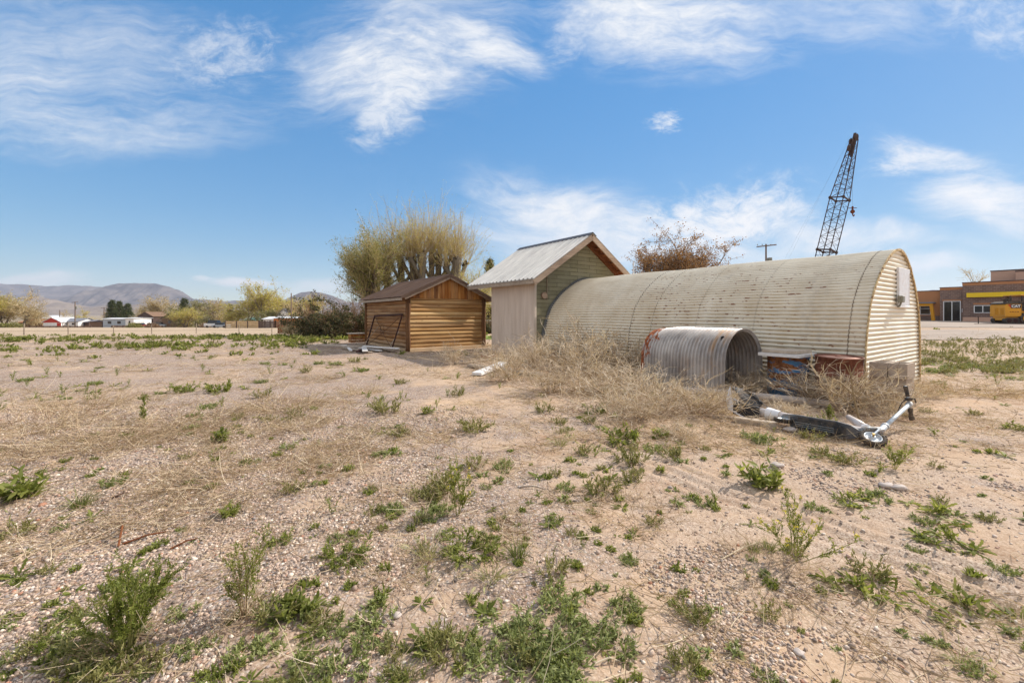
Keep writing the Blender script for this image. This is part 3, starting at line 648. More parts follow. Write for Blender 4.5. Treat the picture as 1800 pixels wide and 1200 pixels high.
# ================================================================== log cabin
K = np.array([-3.751, 15.252])
CW, CL, CAP, CEV = 3.13, 5.0, 2.86, 1.97
def build_cabin():
    T = thing('log_cabin', 'small honey coloured log cabin with dark brown metal roof', 'cabin', (K[0], K[1], 0), ROT)
    o, e = .26, .37; sl = (CAP - CEV) / (CW / 2 + e); FZ = .115; LH = .146
    wt = CAP - .06 - (CW / 2) * sl                    # top of the side walls
    glog = 1.93
    def logs(n, length, axis, x0, up_to):
        b = MB()
        for i in range(n):
            z0 = FZ + i * LH; 
            if z0 > up_to: break
            h = min(LH, up_to - z0 + .004)
            a = np.linspace(0, 1, 9); bul = .042 * np.sqrt(np.clip(1 - (2 * a - 1) ** 2, 0, 1)) + .006 * random.random()
            u = np.linspace(0, length, 26); rv = random.random()
            zz = z0 + a[None] * h + 0 * u[:, None] + .005 * np.sin(u[:, None] * 1.7 + i * 2.1)
            bb = bul[None] * (.85 + .3 * vn(u * 1.1 + i * 13, 0 * u)[:, None])
            if axis == 0: P = np.stack([np.repeat(u[:, None], 9, 1), -bb, zz], -1)
            else: P = np.stack([-bb, np.repeat(u[:, None], 9, 1), zz], -1)[::-1]
            b.grid(P, rv)
        return b
    logs(14, CW, 0, 0, glog).build('gable_log_wall', M['log'], T, True)
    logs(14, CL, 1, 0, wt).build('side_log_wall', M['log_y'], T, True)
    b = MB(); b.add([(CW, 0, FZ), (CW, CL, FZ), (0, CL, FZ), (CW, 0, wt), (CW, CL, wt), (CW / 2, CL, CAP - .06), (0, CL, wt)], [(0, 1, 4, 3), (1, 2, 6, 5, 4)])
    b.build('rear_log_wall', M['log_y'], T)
    # upright boards in the gable
    b = MB(); nb = 22; w = CW / nb
    for i in range(nb):
        x = (i + .5) * w; zt = CAP - .09 - abs(x - CW / 2) * sl; zl = CAP - .09 - abs(x - w / 2 + .004 - CW / 2) * sl; zr = CAP - .09 - abs(x + w / 2 - .004 - CW / 2) * sl
        y = -.028 - .014 * (i % 2); l, r = x - w / 2 + .004, x + w / 2 - .004; zb = glog + .012
        if min(zl, zr) < zb + .02: continue
        b.add([(l, y, zb), (r, y, zb), (r, y, zr), (l, y, zl), (l, .0, zb), (r, .0, zb), (r, .0, zr), (l, .0, zl)], [(0, 1, 2, 3), (1, 5, 6, 2), (4, 0, 3, 7), (0, 4, 5, 1)], random.random())
    b.add([(0, -.006, glog), (CW, -.006, glog), (CW, -.006, wt - .02), (CW / 2, -.006, CAP - .1), (0, -.006, wt - .02)], [(0, 1, 2, 3, 4)], .1)
    b.build('gable_boards', M['gable_board'], T)
    for x, y in ((-.035, -.035), (CW + .03, -.03), (-.03, CL)):
        b = MB(); zz = np.linspace(.0 if x < 1 and y < 1 else .1, 2.0 if x < 1 else 1.95, 12); rr = .085 + .012 * RNG.random(12)
        b.tube([(x + .012 * math.sin(z * 5), y + .01 * math.cos(z * 4), z) for z in zz], rr, 12, a=.3); b.build('corner_post', M['post'], T, True)
    b = MB(); b.box((CW / 2 + .17, .02, FZ / 2 - .06), (CW + .5, .22, FZ + .118), bev=.015); b.box((CW / 2, CL / 2 + .1, FZ / 2 - .07), (CW - .05, CL - .1, FZ + .1))
    b.build('concrete_footing', M['slab'], T)
    xe = CW / 2 + e
    for sgn in (-1, 1):
        n = 201; y = np.linspace(-o, CL + .24, n); ph = (y / .19) % 1
        rib = .016 * np.clip(2.0 - np.abs(ph - .5) * 14, 0, 1)
        u = np.array([0, .5, 1.0]); X = CW / 2 + sgn * u * xe; Z = CAP - u * xe * sl
        P = np.stack([np.repeat(X[None], n, 0), np.repeat(y[:, None], 3, 1), Z[None] + rib[:, None]], -1)
        b = MB(); b.grid(P if sgn > 0 else P[:, ::-1]); Pu = P.copy(); Pu[..., 2] = Z[None] - .012; b.grid(Pu)
        b.build('roof_sheet', M['dark_roof'], T)
        b = MB()       # dark metal drip edge over the pale rake board
        b.beam((CW / 2 + sgn * .0, -o - .012, CAP - .03), (CW / 2 + sgn * xe, -o - .012, CAP - .03 - xe * sl), .02, .09, a=.2); b.build('drip_edge', M['dark_roof'], T)
        b = MB(); b.beam((CW / 2 + sgn * .002, -o + .03, CAP - .115), (CW / 2 + sgn * (xe - .14), -o + .03, CAP - .115 - (xe - .14) * sl), .035, .10, a=.4)
        b.build('rake_board', M['fascia'], T)
        b = MB(); b.beam((CW / 2 + sgn * (xe - .05), -o + .08, CEV - .075), (CW / 2 + sgn * (xe - .05), CL + .2, CEV - .075), .03, .10, a=.4); b.build('eave_board', M['grey_wood'], T)
        b = MB(); b.box((CW / 2 + sgn * xe / 2, -o / 2 + .02, CAP - .05 - xe * sl / 2), (math.hypot(xe, xe * sl) - .1, o - .08, .016), np.array([[1 / math.hypot(1, sl), 0, -sgn * sl / math.hypot(1, sl)], [0, 1, 0], [sgn * sl / math.hypot(1, sl), 0, 1 / math.hypot(1, sl)]]))
        b.build('soffit_board', M['soffit'], T)
    b = MB()
    for sgn in (-1, 1): b.beam((CW / 2 + sgn * .06, -o - .01, CAP + .012 - .06 * sl), (CW / 2 + sgn * .06, CL + .25, CAP + .012 - .06 * sl), .13, .008, up=(sgn * sl, 0, 1))
    b.build('ridge_cap', M['dark_roof'], T)
build_cabin()
def cab(x, y, z=0.0):
    p = K + x * D2 + y * D1; return (p[0], p[1], z)
# rusty frame leaning against the side of the cabin
def build_frame():
    T = thing('steel_frame', 'rusty dark steel frame with crossed wires leaning on log cabin', 'metal frame', cab(-.45, 1.9), ROT)
    # local: x away from the wall, y along the wall
    tl, tr, br, bl = (.33, 1.62, 1.28), (.33, -1.62, 1.34), (-.02, -1.5, .08), (-.02, 1.62, .03)
    b = MB(); b.beam(tl, tr, .05, .06, a=.2); b.build('top_rail', M['rust_dark'], T)
    for p, q in ((tl, bl), (tr, br)):
        b = MB(); b.beam(p, q, .055, .05, a=.4); b.build('upright', M['rust_dark'], T)
    mid = np.array([.15, .1, .72])
    for p, q in ((tl, br), (tr, bl)):
        b = MB(); P = np.linspace(p, q, 9); P[:, 2] -= .05 * np.sin(np.linspace(0, PI, 9)); b.tube(P, .011, 5); b.build('wire_brace', M['wire'], T)
    b = MB(); b.tube([mid + .22 * np.array([0, math.cos(a), math.sin(a)]) for a in np.linspace(0, 2 * PI, 14)], .008, 5); b.build('wire_loop', M['wire'], T)
build_frame()
def board(name, mat, p, q, w, h, label, cat, group=None, up=(0, 0, 1)):
    p = np.asarray(p, float); q = np.asarray(q, float); c = (p + q) / 2
    b = MB(); L = np.linalg.norm(q - p)
    b.beam(p - c, q - c, w, h, up, random.random(), .004)
    o = b.build(name, mat); o.location = c
    return tag(o, label, cat, group)
# leaning lath, box at the back, pile of boards in front of the side wall
board('wooden_lath', M['fascia'], cab(-.75, 3.15, .03), cab(-.10, 3.0, .85), .05, .03, 'pale thin lath leaning by the left upright of the frame', 'lath')
board('grey_lath', M['grey_wood'], cab(-.5, .75, .03), cab(-.12, .62, .72), .03, .03, 'thin grey stick leaning on the cabin near its corner post', 'stick')
def build_crate():
    c = cab(-.3, 5.6); T = thing('wooden_box', 'weathered open wooden box behind the back corner of cabin', 'box', c, ROT)
    for i in range(3):
        b = MB(); b.box((0, -.2, .1 + .13 * i), (.62, .03, .115), a=random.random()); b.build('side_board', M['gable_board'], T)
        b = MB(); b.box((-.3, .05, .1 + .13 * i), (.03, .46, .115), a=random.random()); b.build('side_board', M['gable_board'], T)
    b = MB(); b.box((-.02, .04, .45), (.72, .58, .035), a=.8); b.build('lid', M['grey_wood'], T)
build_crate()
pile = [((-.55, -.1), (-.75, 3.9), .16, .04, .05, 'grey_wood', 'long grey plank at the back of the board pile'),
        ((-.95, .2), (-1.5, 3.3), .14, .04, .06, 'white_wood', 'pale plank through the middle of the board pile'),
        ((-1.35, .05), (-1.7, 2.6), .16, .035, .04, 'grey_wood', 'grey plank at the front of the board pile'),
        ((-.7, .8), (-2.4, 3.6), .10, .04, .11, 'grey_wood', 'grey board lying crosswise on the pile with its tip out left'),
        ((-1.6, -.2), (-1.1, 1.7), .18, .03, .10, 'white_wood', 'broad whitish board at the right end of the pile'),
        ((-.5, -.35), (-1.25, 1.2), .12, .04, .15, 'white_wood', 'whitish board topmost at the right of the pile'),
        ((-1.75, 1.0), (-1.35, 3.4), .09, .05, .05, 'white_wood', 'thin whitish strip along the front of the pile'),
        ((-1.75, .2), (-1.35, .95), .10, .05, .07, 'rust_dark', 'short dark board jutting from the front of the pile'),
        ((-.9, 2.1), (-2.3, 4.4), .10, .03, .07, 'white_wood', 'whitish lath reaching out past the left end of the pile')]
for (x0, y0), (x1, y1), w, h, z, mt, lb in pile:
    board('loose_board', M[mt], cab(x0, y0, z), cab(x1, y1, z + .02), w, h, lb, 'board', 'boards piled beside the log cabin')
# boards in the grass before the shed
def on(p, dz): return (p[0], p[1], p[2] + dz)
p0, p1 = gp(838, 661), gp(887, 649)
board('white_board', M['white_wood'], on(p0, .05), on(p1, .16), .24, .06, 'short white board lying across a grey plank by shed', 'board')
q0, q1 = gp(826, 645), gp(950, 662)
board('grey_plank', M['grey_wood'], on(q0, .05), on(q1, .05), .2, .06, 'long grey plank half hidden in dry brush before shed', 'board')
q0, q1 = gp(800, 641), gp(862, 634)
board('grey_plank', M['grey_wood'], on(q0, .03), on(q1, .04), .12, .05, 'short grey plank in dry weeds near the corner of shed', 'board')
b = MB(); c0 = gp(852, 630); b.box((0, 0, .05), (.22, .11, .07), a=.2, bev=.006); b.box((.3, .1, .05), (.2, .1, .07), np.array([[.9, .4, 0], [-.4, .9, 0], [0, 0, 1]]), a=.7, bev=.006)
o = b.build('brick_scrap', M['red_scrap']); o.location = c0; tag(o, 'red brown broken brick beside the shed corner', 'brick')
# rusted stub of a steel drum
def build_rusty_can():
    c = gp(971, 638); T = thing('rusty_can', 'rusted steel can standing in dry brush by the shed', 'can', c)
    b = MB(); b.lathe([(.0, .01), (.11, .01), (.105, .12), (.115, .13), (.105, .14), (.1, .33), (.115, .36), (.105, .365), (.09, .33), (.09, .02)], 20); b.build('can_body', M['rust'], T, True)
    b = MB(); b.tube([(.1, 0, .3), (.16, .02, .34), (.15, .02, .2)], .008, 6); b.build('handle', M['rust_dark'], T)
build_rusty_can()

# ================================================================== culvert half pipe
def build_culvert():
    N1 = np.array([3.48, 6.86]); ux = np.array([.848, .53]); ay = np.array([-.53, .848])
    T = thing('culvert_pipe', 'half buried corrugated metal culvert with rusted far end', 'culvert', (N1[0], N1[1], 0), math.atan2(ux[1], ux[0]))
    w, h, L = 1.11, 1.085, 1.72; r = w / 2
    a = np.linspace(0, PI, 49); arch = np.concatenate([[(0, -.12), (0, .15), (.0, .32)], np.stack([r - r * np.cos(a), h - r + r * np.sin(a)], 1), [(w, .32), (w, .15), (w, -.12)]])
    arch[:, 0] += -.035 * np.clip((.5 - arch[:, 1]) * 1.2, 0, 1) * np.sign(r - arch[:, 0])
    n = 27 * 8 + 1; y = np.linspace(0, L, n)
    t = np.gradient(arch, axis=0); t /= np.linalg.norm(t, axis=1, keepdims=True); nr = np.stack([-t[:, 1], t[:, 0]], 1)
    wv = .021 * np.cos(2 * PI * y / (L / 25)); dent = -.05 * np.exp(-((y - 1.8) / .35) ** 2)
    pts = arch[None] + nr[None] * wv[:, None, None]
    pts = pts + dent[:, None, None] * np.stack([np.zeros(len(arch)), np.clip(arch[:, 1] / h, 0, 1) ** 2], 1)[None]
    P = np.stack([pts[..., 0], np.repeat(y[:, None], len(arch), 1), pts[..., 1]], -1)
    b = MB(); b.grid(P[::-1]); b.build('corrugated_shell', M['culvert'], T, True)
    inn = P.copy(); inn[..., 0] -= nr[None, :, 0] * .012; inn[..., 2] -= nr[None, :, 1] * .012
    b = MB(); b.grid(inn); b.grid(np.stack([P[0], inn[0]], 1)); b.grid(np.stack([P[-1], inn[-1]], 1)); b.build('inner_shell', M['culvert'], T, True)
    b = MB(); i = 25; p = arch[i + -9]; q = nr[i - 9]; b.tube([(p[0] + q[0] * .012, .16, p[1] + q[1] * .012), (p[0] + q[0] * .02, .16, p[1] + q[1] * .02)], [.032, .03], 9); b.build('rust_hole_shade', M['black_and_shade'], T)  # black disc painted as the shade of a hole in the shell
build_culvert()

# ================================================================== barrels
def drum_prof(r, h): return [(0, .0), (r * .96, .0), (r, .02), (r, h * .31), (r + .014, h * .33), (r + .014, h * .35), (r, h * .37), (r, h * .64), (r + .014, h * .66), (r + .014, h * .68), (r, h * .70), (r, h - .03), (r + .012, h - .022), (r + .014, h), (r - .004, h), (r - .012, h - .02)]
def build_barrel(name, label, loc, mat, lidmat, h, tilt):
    T = thing(name, label, 'barrel', (loc[0], loc[1], -.14))
    T.rotation_euler = (tilt[0], tilt[1], .7)
    b = MB(); b.lathe(drum_prof(.295, h), 40); b.build('drum', mat, T, True)
    b = MB(); b.lathe([(.283, h - .02), (.2, h - .022), (.0, h - .02)], 40); b.tube([(.17, .05, h - .02), (.17, .05, h - .004)], .035, 12); b.build('lid', lidmat, T, True)
build_barrel('oil_drum', 'rusty red steel drum with faded pink lid beside quonset', (5.02, 6.50), M['drum_red'], M['drum_lid'], .845, (.03, -.02))
build_barrel('oil_drum', 'blue and rust steel drum under grey boards beside culvert', (4.60, 7.02), M['drum_blue'], M['rust'], .80, (0, .0))
c = np.array([4.60, 7.02]); fx = np.array([.80, .60]); fy = np.array([-.60, .80])
for k, (z, w, l, sh, mt, lb) in enumerate(((.688, .60, .78, -.02, 'white_wood', 'thick whitish board lying flat on the blue drum'), (.742, .50, .66, -.04, 'grey_wood', 'grey board topmost on the blue drum'))):
    p = c + sh * fx; board('cover_board', M[mt], (*(p - fx * l / 2), z), (*(p + fx * l / 2), z - .01), w, .05, lb, 'board', 'boards covering the blue drum')

# ================================================================== concrete blocks
def build_blocks():
    b = MB(); L, D, Hh = .40, .205, .213; x0 = .035; web = .036
    # a hollow block: two cores open at top, fluted end
    xs = [0, x0, .182, .218, L - x0, L]; ys = [0, web, D - web, D]
    V = []; Fc = []; idx = {}
    for k, z in enumerate((0, Hh)):
        for i, x in enumerate(xs):
            for j, y in enumerate(ys): idx[(i, j, k)] = len(V); V.append((x, y, z))
    solid = lambda i, j: not (j == 1 and i in (1, 3))
    for i in range(5):
        for j in range(3):
            if not solid(i, j): continue
            for k in (0, 1):
                q = [idx[(i, j, k)], idx[(i + 1, j, k)], idx[(i + 1, j + 1, k)], idx[(i, j + 1, k)]]; Fc.append(tuple(q if k else q[::-1]))
            for (di, dj, p, q2) in ((-1, 0, (0, 0), (0, 1)), (1, 0, (1, 1), (1, 0)), (0, -1, (1, 0), (0, 0)), (0, 1, (0, 1), (1, 1))):
                ii, jj = i + di, j + dj
                if 0 <= ii < 5 and 0 <= jj < 3 and solid(ii, jj): continue
                Fc.append((idx[(i + p[0], j + p[1], 0)], idx[(i + p[0], j + p[1], 1)], idx[(i + q2[0], j + q2[1], 1)], idx[(i + q2[0], j + q2[1], 0)]))
    b.add(V, Fc); me = b.mesh('concrete_block', M['block'])
    base = np.array([5.545, 5.90])
    names = ['bottom', 'middle', 'top']
    for r in range(3):
        for cc in range(2):
            dx = (0, .02, .0)[r] + .012 * random.uniform(-1, 1); dy = cc * .218 + (.0, .015, .0)[r]
            p = base + D2 * dx + D1 * dy
            place(me, 'concrete_block', (p[0], p[1], .0 + r * .2165), ROT + random.uniform(-.02, .02), 1.0,
                  f'grey concrete block in the {names[r]} row, {("nearer the camera", "nearer the end wall")[cc]}', 'concrete block', 'concrete blocks stacked by the hut end')
build_blocks()

# ================================================================== pipes and torn duct
def build_pipes():
    p, q = np.array([2.86, 7.03, .08]), np.array([4.80, 5.89, .075]); c = (p + q) / 2
    T = thing('plastic_pipe', 'long grey plastic pipe lying in front of the drums', 'pipe', c)
    b = MB(); P = np.linspace(p - c, q - c, 12); P[:, 2] += .012 * np.sin(np.linspace(0, 5, 12)); b.tube(P, .056, 16, cap=False); b.build('pipe_wall', M['pvc'], T, True)
    b = MB(); d = (q - p) / np.linalg.norm(q - p); e = q - c; b.tube([e - d * .06, e + d * .012], [.046, .05], 16); b.tube([e - d * .05, e + d * .004], [.06, .061], 16, cap=False); b.build('open_end_shade', M['black_and_shade'], T, True)  # black plug stands in for the shade inside the open pipe
    # short pale board between weeds left of the torn sheet
    p, q = gp(1291, 741), gp(1366, 751)
    board('grey_plank', M['grey_wood'], on(p, .03), on(q, .03), .1, .06, 'grey plank end under the torn black and white sheet', 'board')
    # tin duct with torn sheet
    p, q = np.array([3.20, 5.42, .085]), np.array([3.80, 4.50, .075]); c = np.array([3.2, 5.45, 0])
    T = thing('tin_duct', 'pale tin duct with torn black and white sheet end', 'duct', c)
    b = MB(); P = np.linspace(p - c, q - c, 10); b.tube(P, [.062, .06, .057, .058, .06, .058, .058, .056, .056, .054], 16, cap=False); b.build('duct_tube', M['duct'], T, True)
    b = MB(); P = np.linspace((p - c) * [1, 1, 1] + [.05, -.07, .0], (p - c) + [.13, -.2, .0], 4); b.tube(P, [.082, .078, .07, .066], 14, cap=False); b.build('white_collar', M['white_sheet'], T, True)
    d = np.array([-.55, .84, 0]); s = np.array([.84, .55, 0]); u = np.array([0, 0, 1.0]); o0 = p - c
    def W(a, bb, h): return o0 + d * a + s * bb + u * h
    th = .006
    def crumple(pts, nm, mt):
        bb = MB(); pts = np.array(pts)
        m, n = pts.shape[:2]
        uu, vv = np.linspace(0, m - 1, 4 * m), np.linspace(0, n - 1, 4 * n)
        Q = np.zeros((len(uu), len(vv), 3))
        for i, a in enumerate(uu):
            i0 = min(int(a), m - 2); fa = a - i0
            for j, v in enumerate(vv):
                j0 = min(int(v), n - 2); fv = v - j0
                Q[i, j] = (pts[i0, j0] * (1 - fv) + pts[i0, j0 + 1] * fv) * (1 - fa) + (pts[i0 + 1, j0] * (1 - fv) + pts[i0 + 1, j0 + 1] * fv) * fa
        Q += .005 * (RNG.random(Q.shape) - .5)
        bb.grid(Q); bb.grid(Q[::-1] + np.array([.0, .0, th])); return bb.build(nm, mt, T)
    # white outer flap folded to the left, black lining inside, both flaring out of the tube
    crumple([[W(.0, -.09, .03), W(.0, .07, .11)], [W(.12, -.10, .08), W(.12, .10, .2)], [W(.30, -.14, .30), W(.26, .05, .26)]], 'black_flap', M['tar_paper'])
    crumple([[W(.02, -.11, -.06), W(.0, .0, -.01)], [W(.16, -.16, -.07), W(.13, -.06, .05)], [W(.34, -.16, .0), W(.31, -.13, .17)], [W(.40, -.10, .10), W(.34, -.10, .31)]], 'torn_sheet', M['white_sheet'])
    crumple([[W(-.03, -.10, -.05), W(-.03, -.08, .06)], [W(.10, -.145, -.06), W(.10, -.09, .075)], [W(.27, -.16, -.05), W(.28, -.13, .13)]], 'black_lining', M['tar_paper'])
    crumple([[W(-.10, .03, .06), W(-.1, .08, .02)], [W(.08, .06, .16), W(.06, .13, .10)], [W(.24, .05, .28), W(.22, .16, .2)]], 'torn_sheet', M['white_sheet'])
    # short tin spout lying beyond the scooter
    p, q = np.array([3.93, 4.92, .15]), np.array([3.86, 4.60, .10]); c = np.array([3.9, 4.75, 0])
    T = thing('tin_spout', 'short tapering tin spout behind the scooter neck', 'spout')
    T.location = c
    b = MB(); b.tube([p - c, (p + q) / 2 - c, q - c], [.03, .042, .05], 14); b.build('spout_tube', M['duct'], T, True)
    b = MB(); b.tube([q - c, q - c + (q - p) * .06], [.054, .055], 14); b.build('spout_rim', M['white_sheet'], T, True)
build_pipes()

# ================================================================== kick scooter lying on its side
def build_scooter():
    O = np.array([3.55, 4.6, 0.0]); T = thing('kick_scooter', 'silver and black kick scooter lying on its side', 'scooter', O)
    R, Fp = np.array([3.24, 4.93, .10]) - O, np.array([3.66, 4.44, .10]) - O
    l = Fp - R; Ld = np.linalg.norm(l); l = l / Ld
    u = np.array([-.16, .30, .94]); u = u - l * (u @ l); u /= np.linalg.norm(u); n = np.cross(l, u)      # u: across the deck, n: thickness towards camera/away
    if n[1] > 0: n = -n
    def Pt(a, v, t): return R + l * a + u * v + n * t
    def plate(outline, t0, t1, nm, mat, smooth=False, a=0.0):
        b = MB(); k = len(outline)
        Vv = [Pt(x, y, t0) for x, y in outline] + [Pt(x, y, t1) for x, y in outline]
        b.add(Vv, [tuple(range(k)), tuple(range(2 * k - 1, k - 1, -1))] + [(i, k + i, k + (i + 1) % k, (i + 1) % k) for i in range(k)], a)
        return b.build(nm, mat, T, smooth)
    plate([(.02, -.055), (.10, -.085), (.50, -.095), (.60, -.07), (.66, -.035), (.66, .02), (.58, .065), (.46, .085), (.10, .085), (.02, .06)], -.022, .022, 'deck', M['scooter_dark'])
    plate([(.10, -.07), (.47, -.08), (.54, -.05), (.54, .03), (.46, .068), (.10, .068)], .0225, .032, 'grip_tape', M['black_gloss'])
    plate([(.06, -.045), (.45, -.055), (.49, -.03), (.49, .0), (.43, .028), (.06, .035)], .0325, .05, 'battery_cover', M['black_gloss'])
    b = MB(); 
    for v in (-.03, -.01, .012): b.beam(Pt(.08, v, .052), Pt(.44, v - .006, .052), .008, .006)
    b.build('ridge_strip', M['grey_paint'], T)
    # rear mudguard and wheel
    plate([(-.10, .02), (-.06, .07), (.05, .085), (.15, .088), (.13, .05), (.0, .03)], -.03, -.018, 'mudguard', M['grey_paint'])
    def wheel(c, ax, r, wd):
        ax = np.asarray(ax, float); ax /= np.linalg.norm(ax); e1 = np.cross(ax, (1, 0, 0)); e1 /= np.linalg.norm(e1); e2 = np.cross(ax, e1)
        Wt = thing_child('wheel', T)
        b = MB(); b.lathe([(r * .68, -wd / 2 * .8), (r * .86, -wd / 2), (r * .97, -wd / 2 * .62), (r, 0), (r * .97, wd / 2 * .62), (r * .86, wd / 2), (r * .68, wd / 2 * .8), (r * .66, 0), (r * .68, -wd / 2 * .8)], 36)
        for q in range(40):
            g = q * 2 * PI / 40; cg, sg = math.cos(g), math.sin(g)
            b.box((r * cg * .995, r * sg * .995, wd * .2 * (1 if q % 2 else -1)), (.008, .009, wd * .5), np.array([[cg, sg, 0], [-sg, cg, 0], [0, 0, 1]]))
        V = np.concatenate(b.V); b.V = [c + V[:, :1] * e1 + V[:, 1:2] * e2 + V[:, 2:3] * ax]; b.build('tyre', M['black_rub'], Wt, True)
        b = MB(); b.lathe([(r * .67, -wd * .36), (r * .60, -wd * .40), (r * .56, -wd * .18), (r * .25, -wd * .12), (r * .2, -wd * .45), (0, -wd * .45)], 30); b.lathe([(r * .67, wd * .36), (r * .60, wd * .40), (r * .56, wd * .18), (r * .25, wd * .12), (r * .2, wd * .45), (0, wd * .45)], 30)
        V = np.concatenate(b.V); b.V = [c + V[:, :1] * e1 + V[:, 1:2] * e2 + V[:, 2:3] * ax]; b.build('rim', M['alu'], Wt, True)
        return e1, e2, ax
    def thing_child(nm, par):
        o = bpy.data.objects.new(nm, None); COL.objects.link(o); o.parent = par; return o
    wc = np.array([3.715, 4.335, .075]) - O
    ax = np.array([-.18, -.42, .9]); e1, e2, ax = wheel(wc, ax, .112, .052)
    wheel(Pt(-.05, .0, .0), u, .10, .05)
    b = MB(); b.tube([wc + ax * .024, wc + ax * .05], .009, 8); b.tube([wc + ax * .05, wc + ax * .058], .014, 6); b.build('axle_bolt', M['brass'], T)
    hd = np.array([3.925, 4.455, .14]) - O
    b = MB(); sd = ax * .034
    for sg in (-1, 1): b.beam(wc + sg * sd, wc + sg * sd + (hd - wc) * .75, .016, .022)
    b.beam(wc + (hd - wc) * .7 - sd * 1.2, wc + (hd - wc) * .7 + sd * 1.2, .04, .05, up=(1, 0, 0)); b.build('fork', M['alu'], T)
    top = np.array([4.70, 4.98, .285]) - O; d = (top - hd) / np.linalg.norm(top - hd)
    b = MB(); b.tube([hd - d * .09, hd - d * .04, hd + d * .06, hd + d * .10], [.026, .03, .03, .026], 14); b.tube([hd + d * .06, hd + d * .085], [.036, .036], 14); b.build('head_tube', M['alu'], T, True)
    b = MB(); b.tube([hd - d * .03, Fp + np.array([.10, .03, .035]), Fp + l * .0 + u * .0], [.026, .028, .034], 12); b.build('neck', M['grey_paint'], T, True)
    b = MB(); b.tube([hd + d * .09, top], .0215, 14); b.tube([top - d * .05, top + d * .025], .029, 14); b.build('stem', M['alu'], T, True)
    hu = np.array([4.652, 4.98, .50]) - O; hl = np.array([4.725, 4.98, .095]) - O; ce = top + d * .01
    b = MB(); b.tube([hu, ce, hl], .014, 10); b.build('handlebar', M['alu'], T, True)
    for e in (hu, hl):
        k = (ce - e) / np.linalg.norm(ce - e); b = MB(); b.tube([e, e + k * .012, e + k * .11, e + k * .125], [.02, .023, .019, .021], 12); b.build('grip', M['black_rub'], T, True)
    k = (ce - hu) / np.linalg.norm(ce - hu); b = MB(); p = hu + k * .14; b.tube([p, p + k * .035], .022, 10); b.tube([p + k * .02, p + np.array([.06, -.02, -.01]), p + np.array([.075, -.02, -.06])], .008, 6); b.box(p + k * .02, (.07, .03, .03)); b.build('brake_lever', M['black_rub'], T)
    k = (ce - hl) / np.linalg.norm(ce - hl); b = MB(); p = hl + k * .10; b.beam(p, p - k * .09 + np.array([.035, 0, 0]), .01, .014); b.box(p + k * .02, (.035, .03, .05)); b.build('brake_lever', M['black_rub'], T)
    b = MB(); P = np.array([hu + k * -.16, ce + [-.14, -.05, .02], ce + [-.27, -.12, -.11], ce - d * .42 + [-.05, -.02, .0], hd + d * .18 + [-.025, 0, .0]]); b.tube(dense3(P, 24), .0055, 6); b.build('brake_cable', M['black_rub'], T)
def dense3(P, n):
    t = np.linspace(0, len(P) - 1, n); out = []
    for x in t:
        i = min(int(x), len(P) - 2); f = x - i; a = P[max(i - 1, 0)]; b = P[i]; c = P[i + 1]; d = P[min(i + 2, len(P) - 1)]
        out.append(.5 * (2 * b + (c - a) * f + (2 * a - 5 * b + 4 * c - d) * f * f + (3 * b - a - 3 * c + d) * f ** 3))
    return np.array(out)
build_scooter()

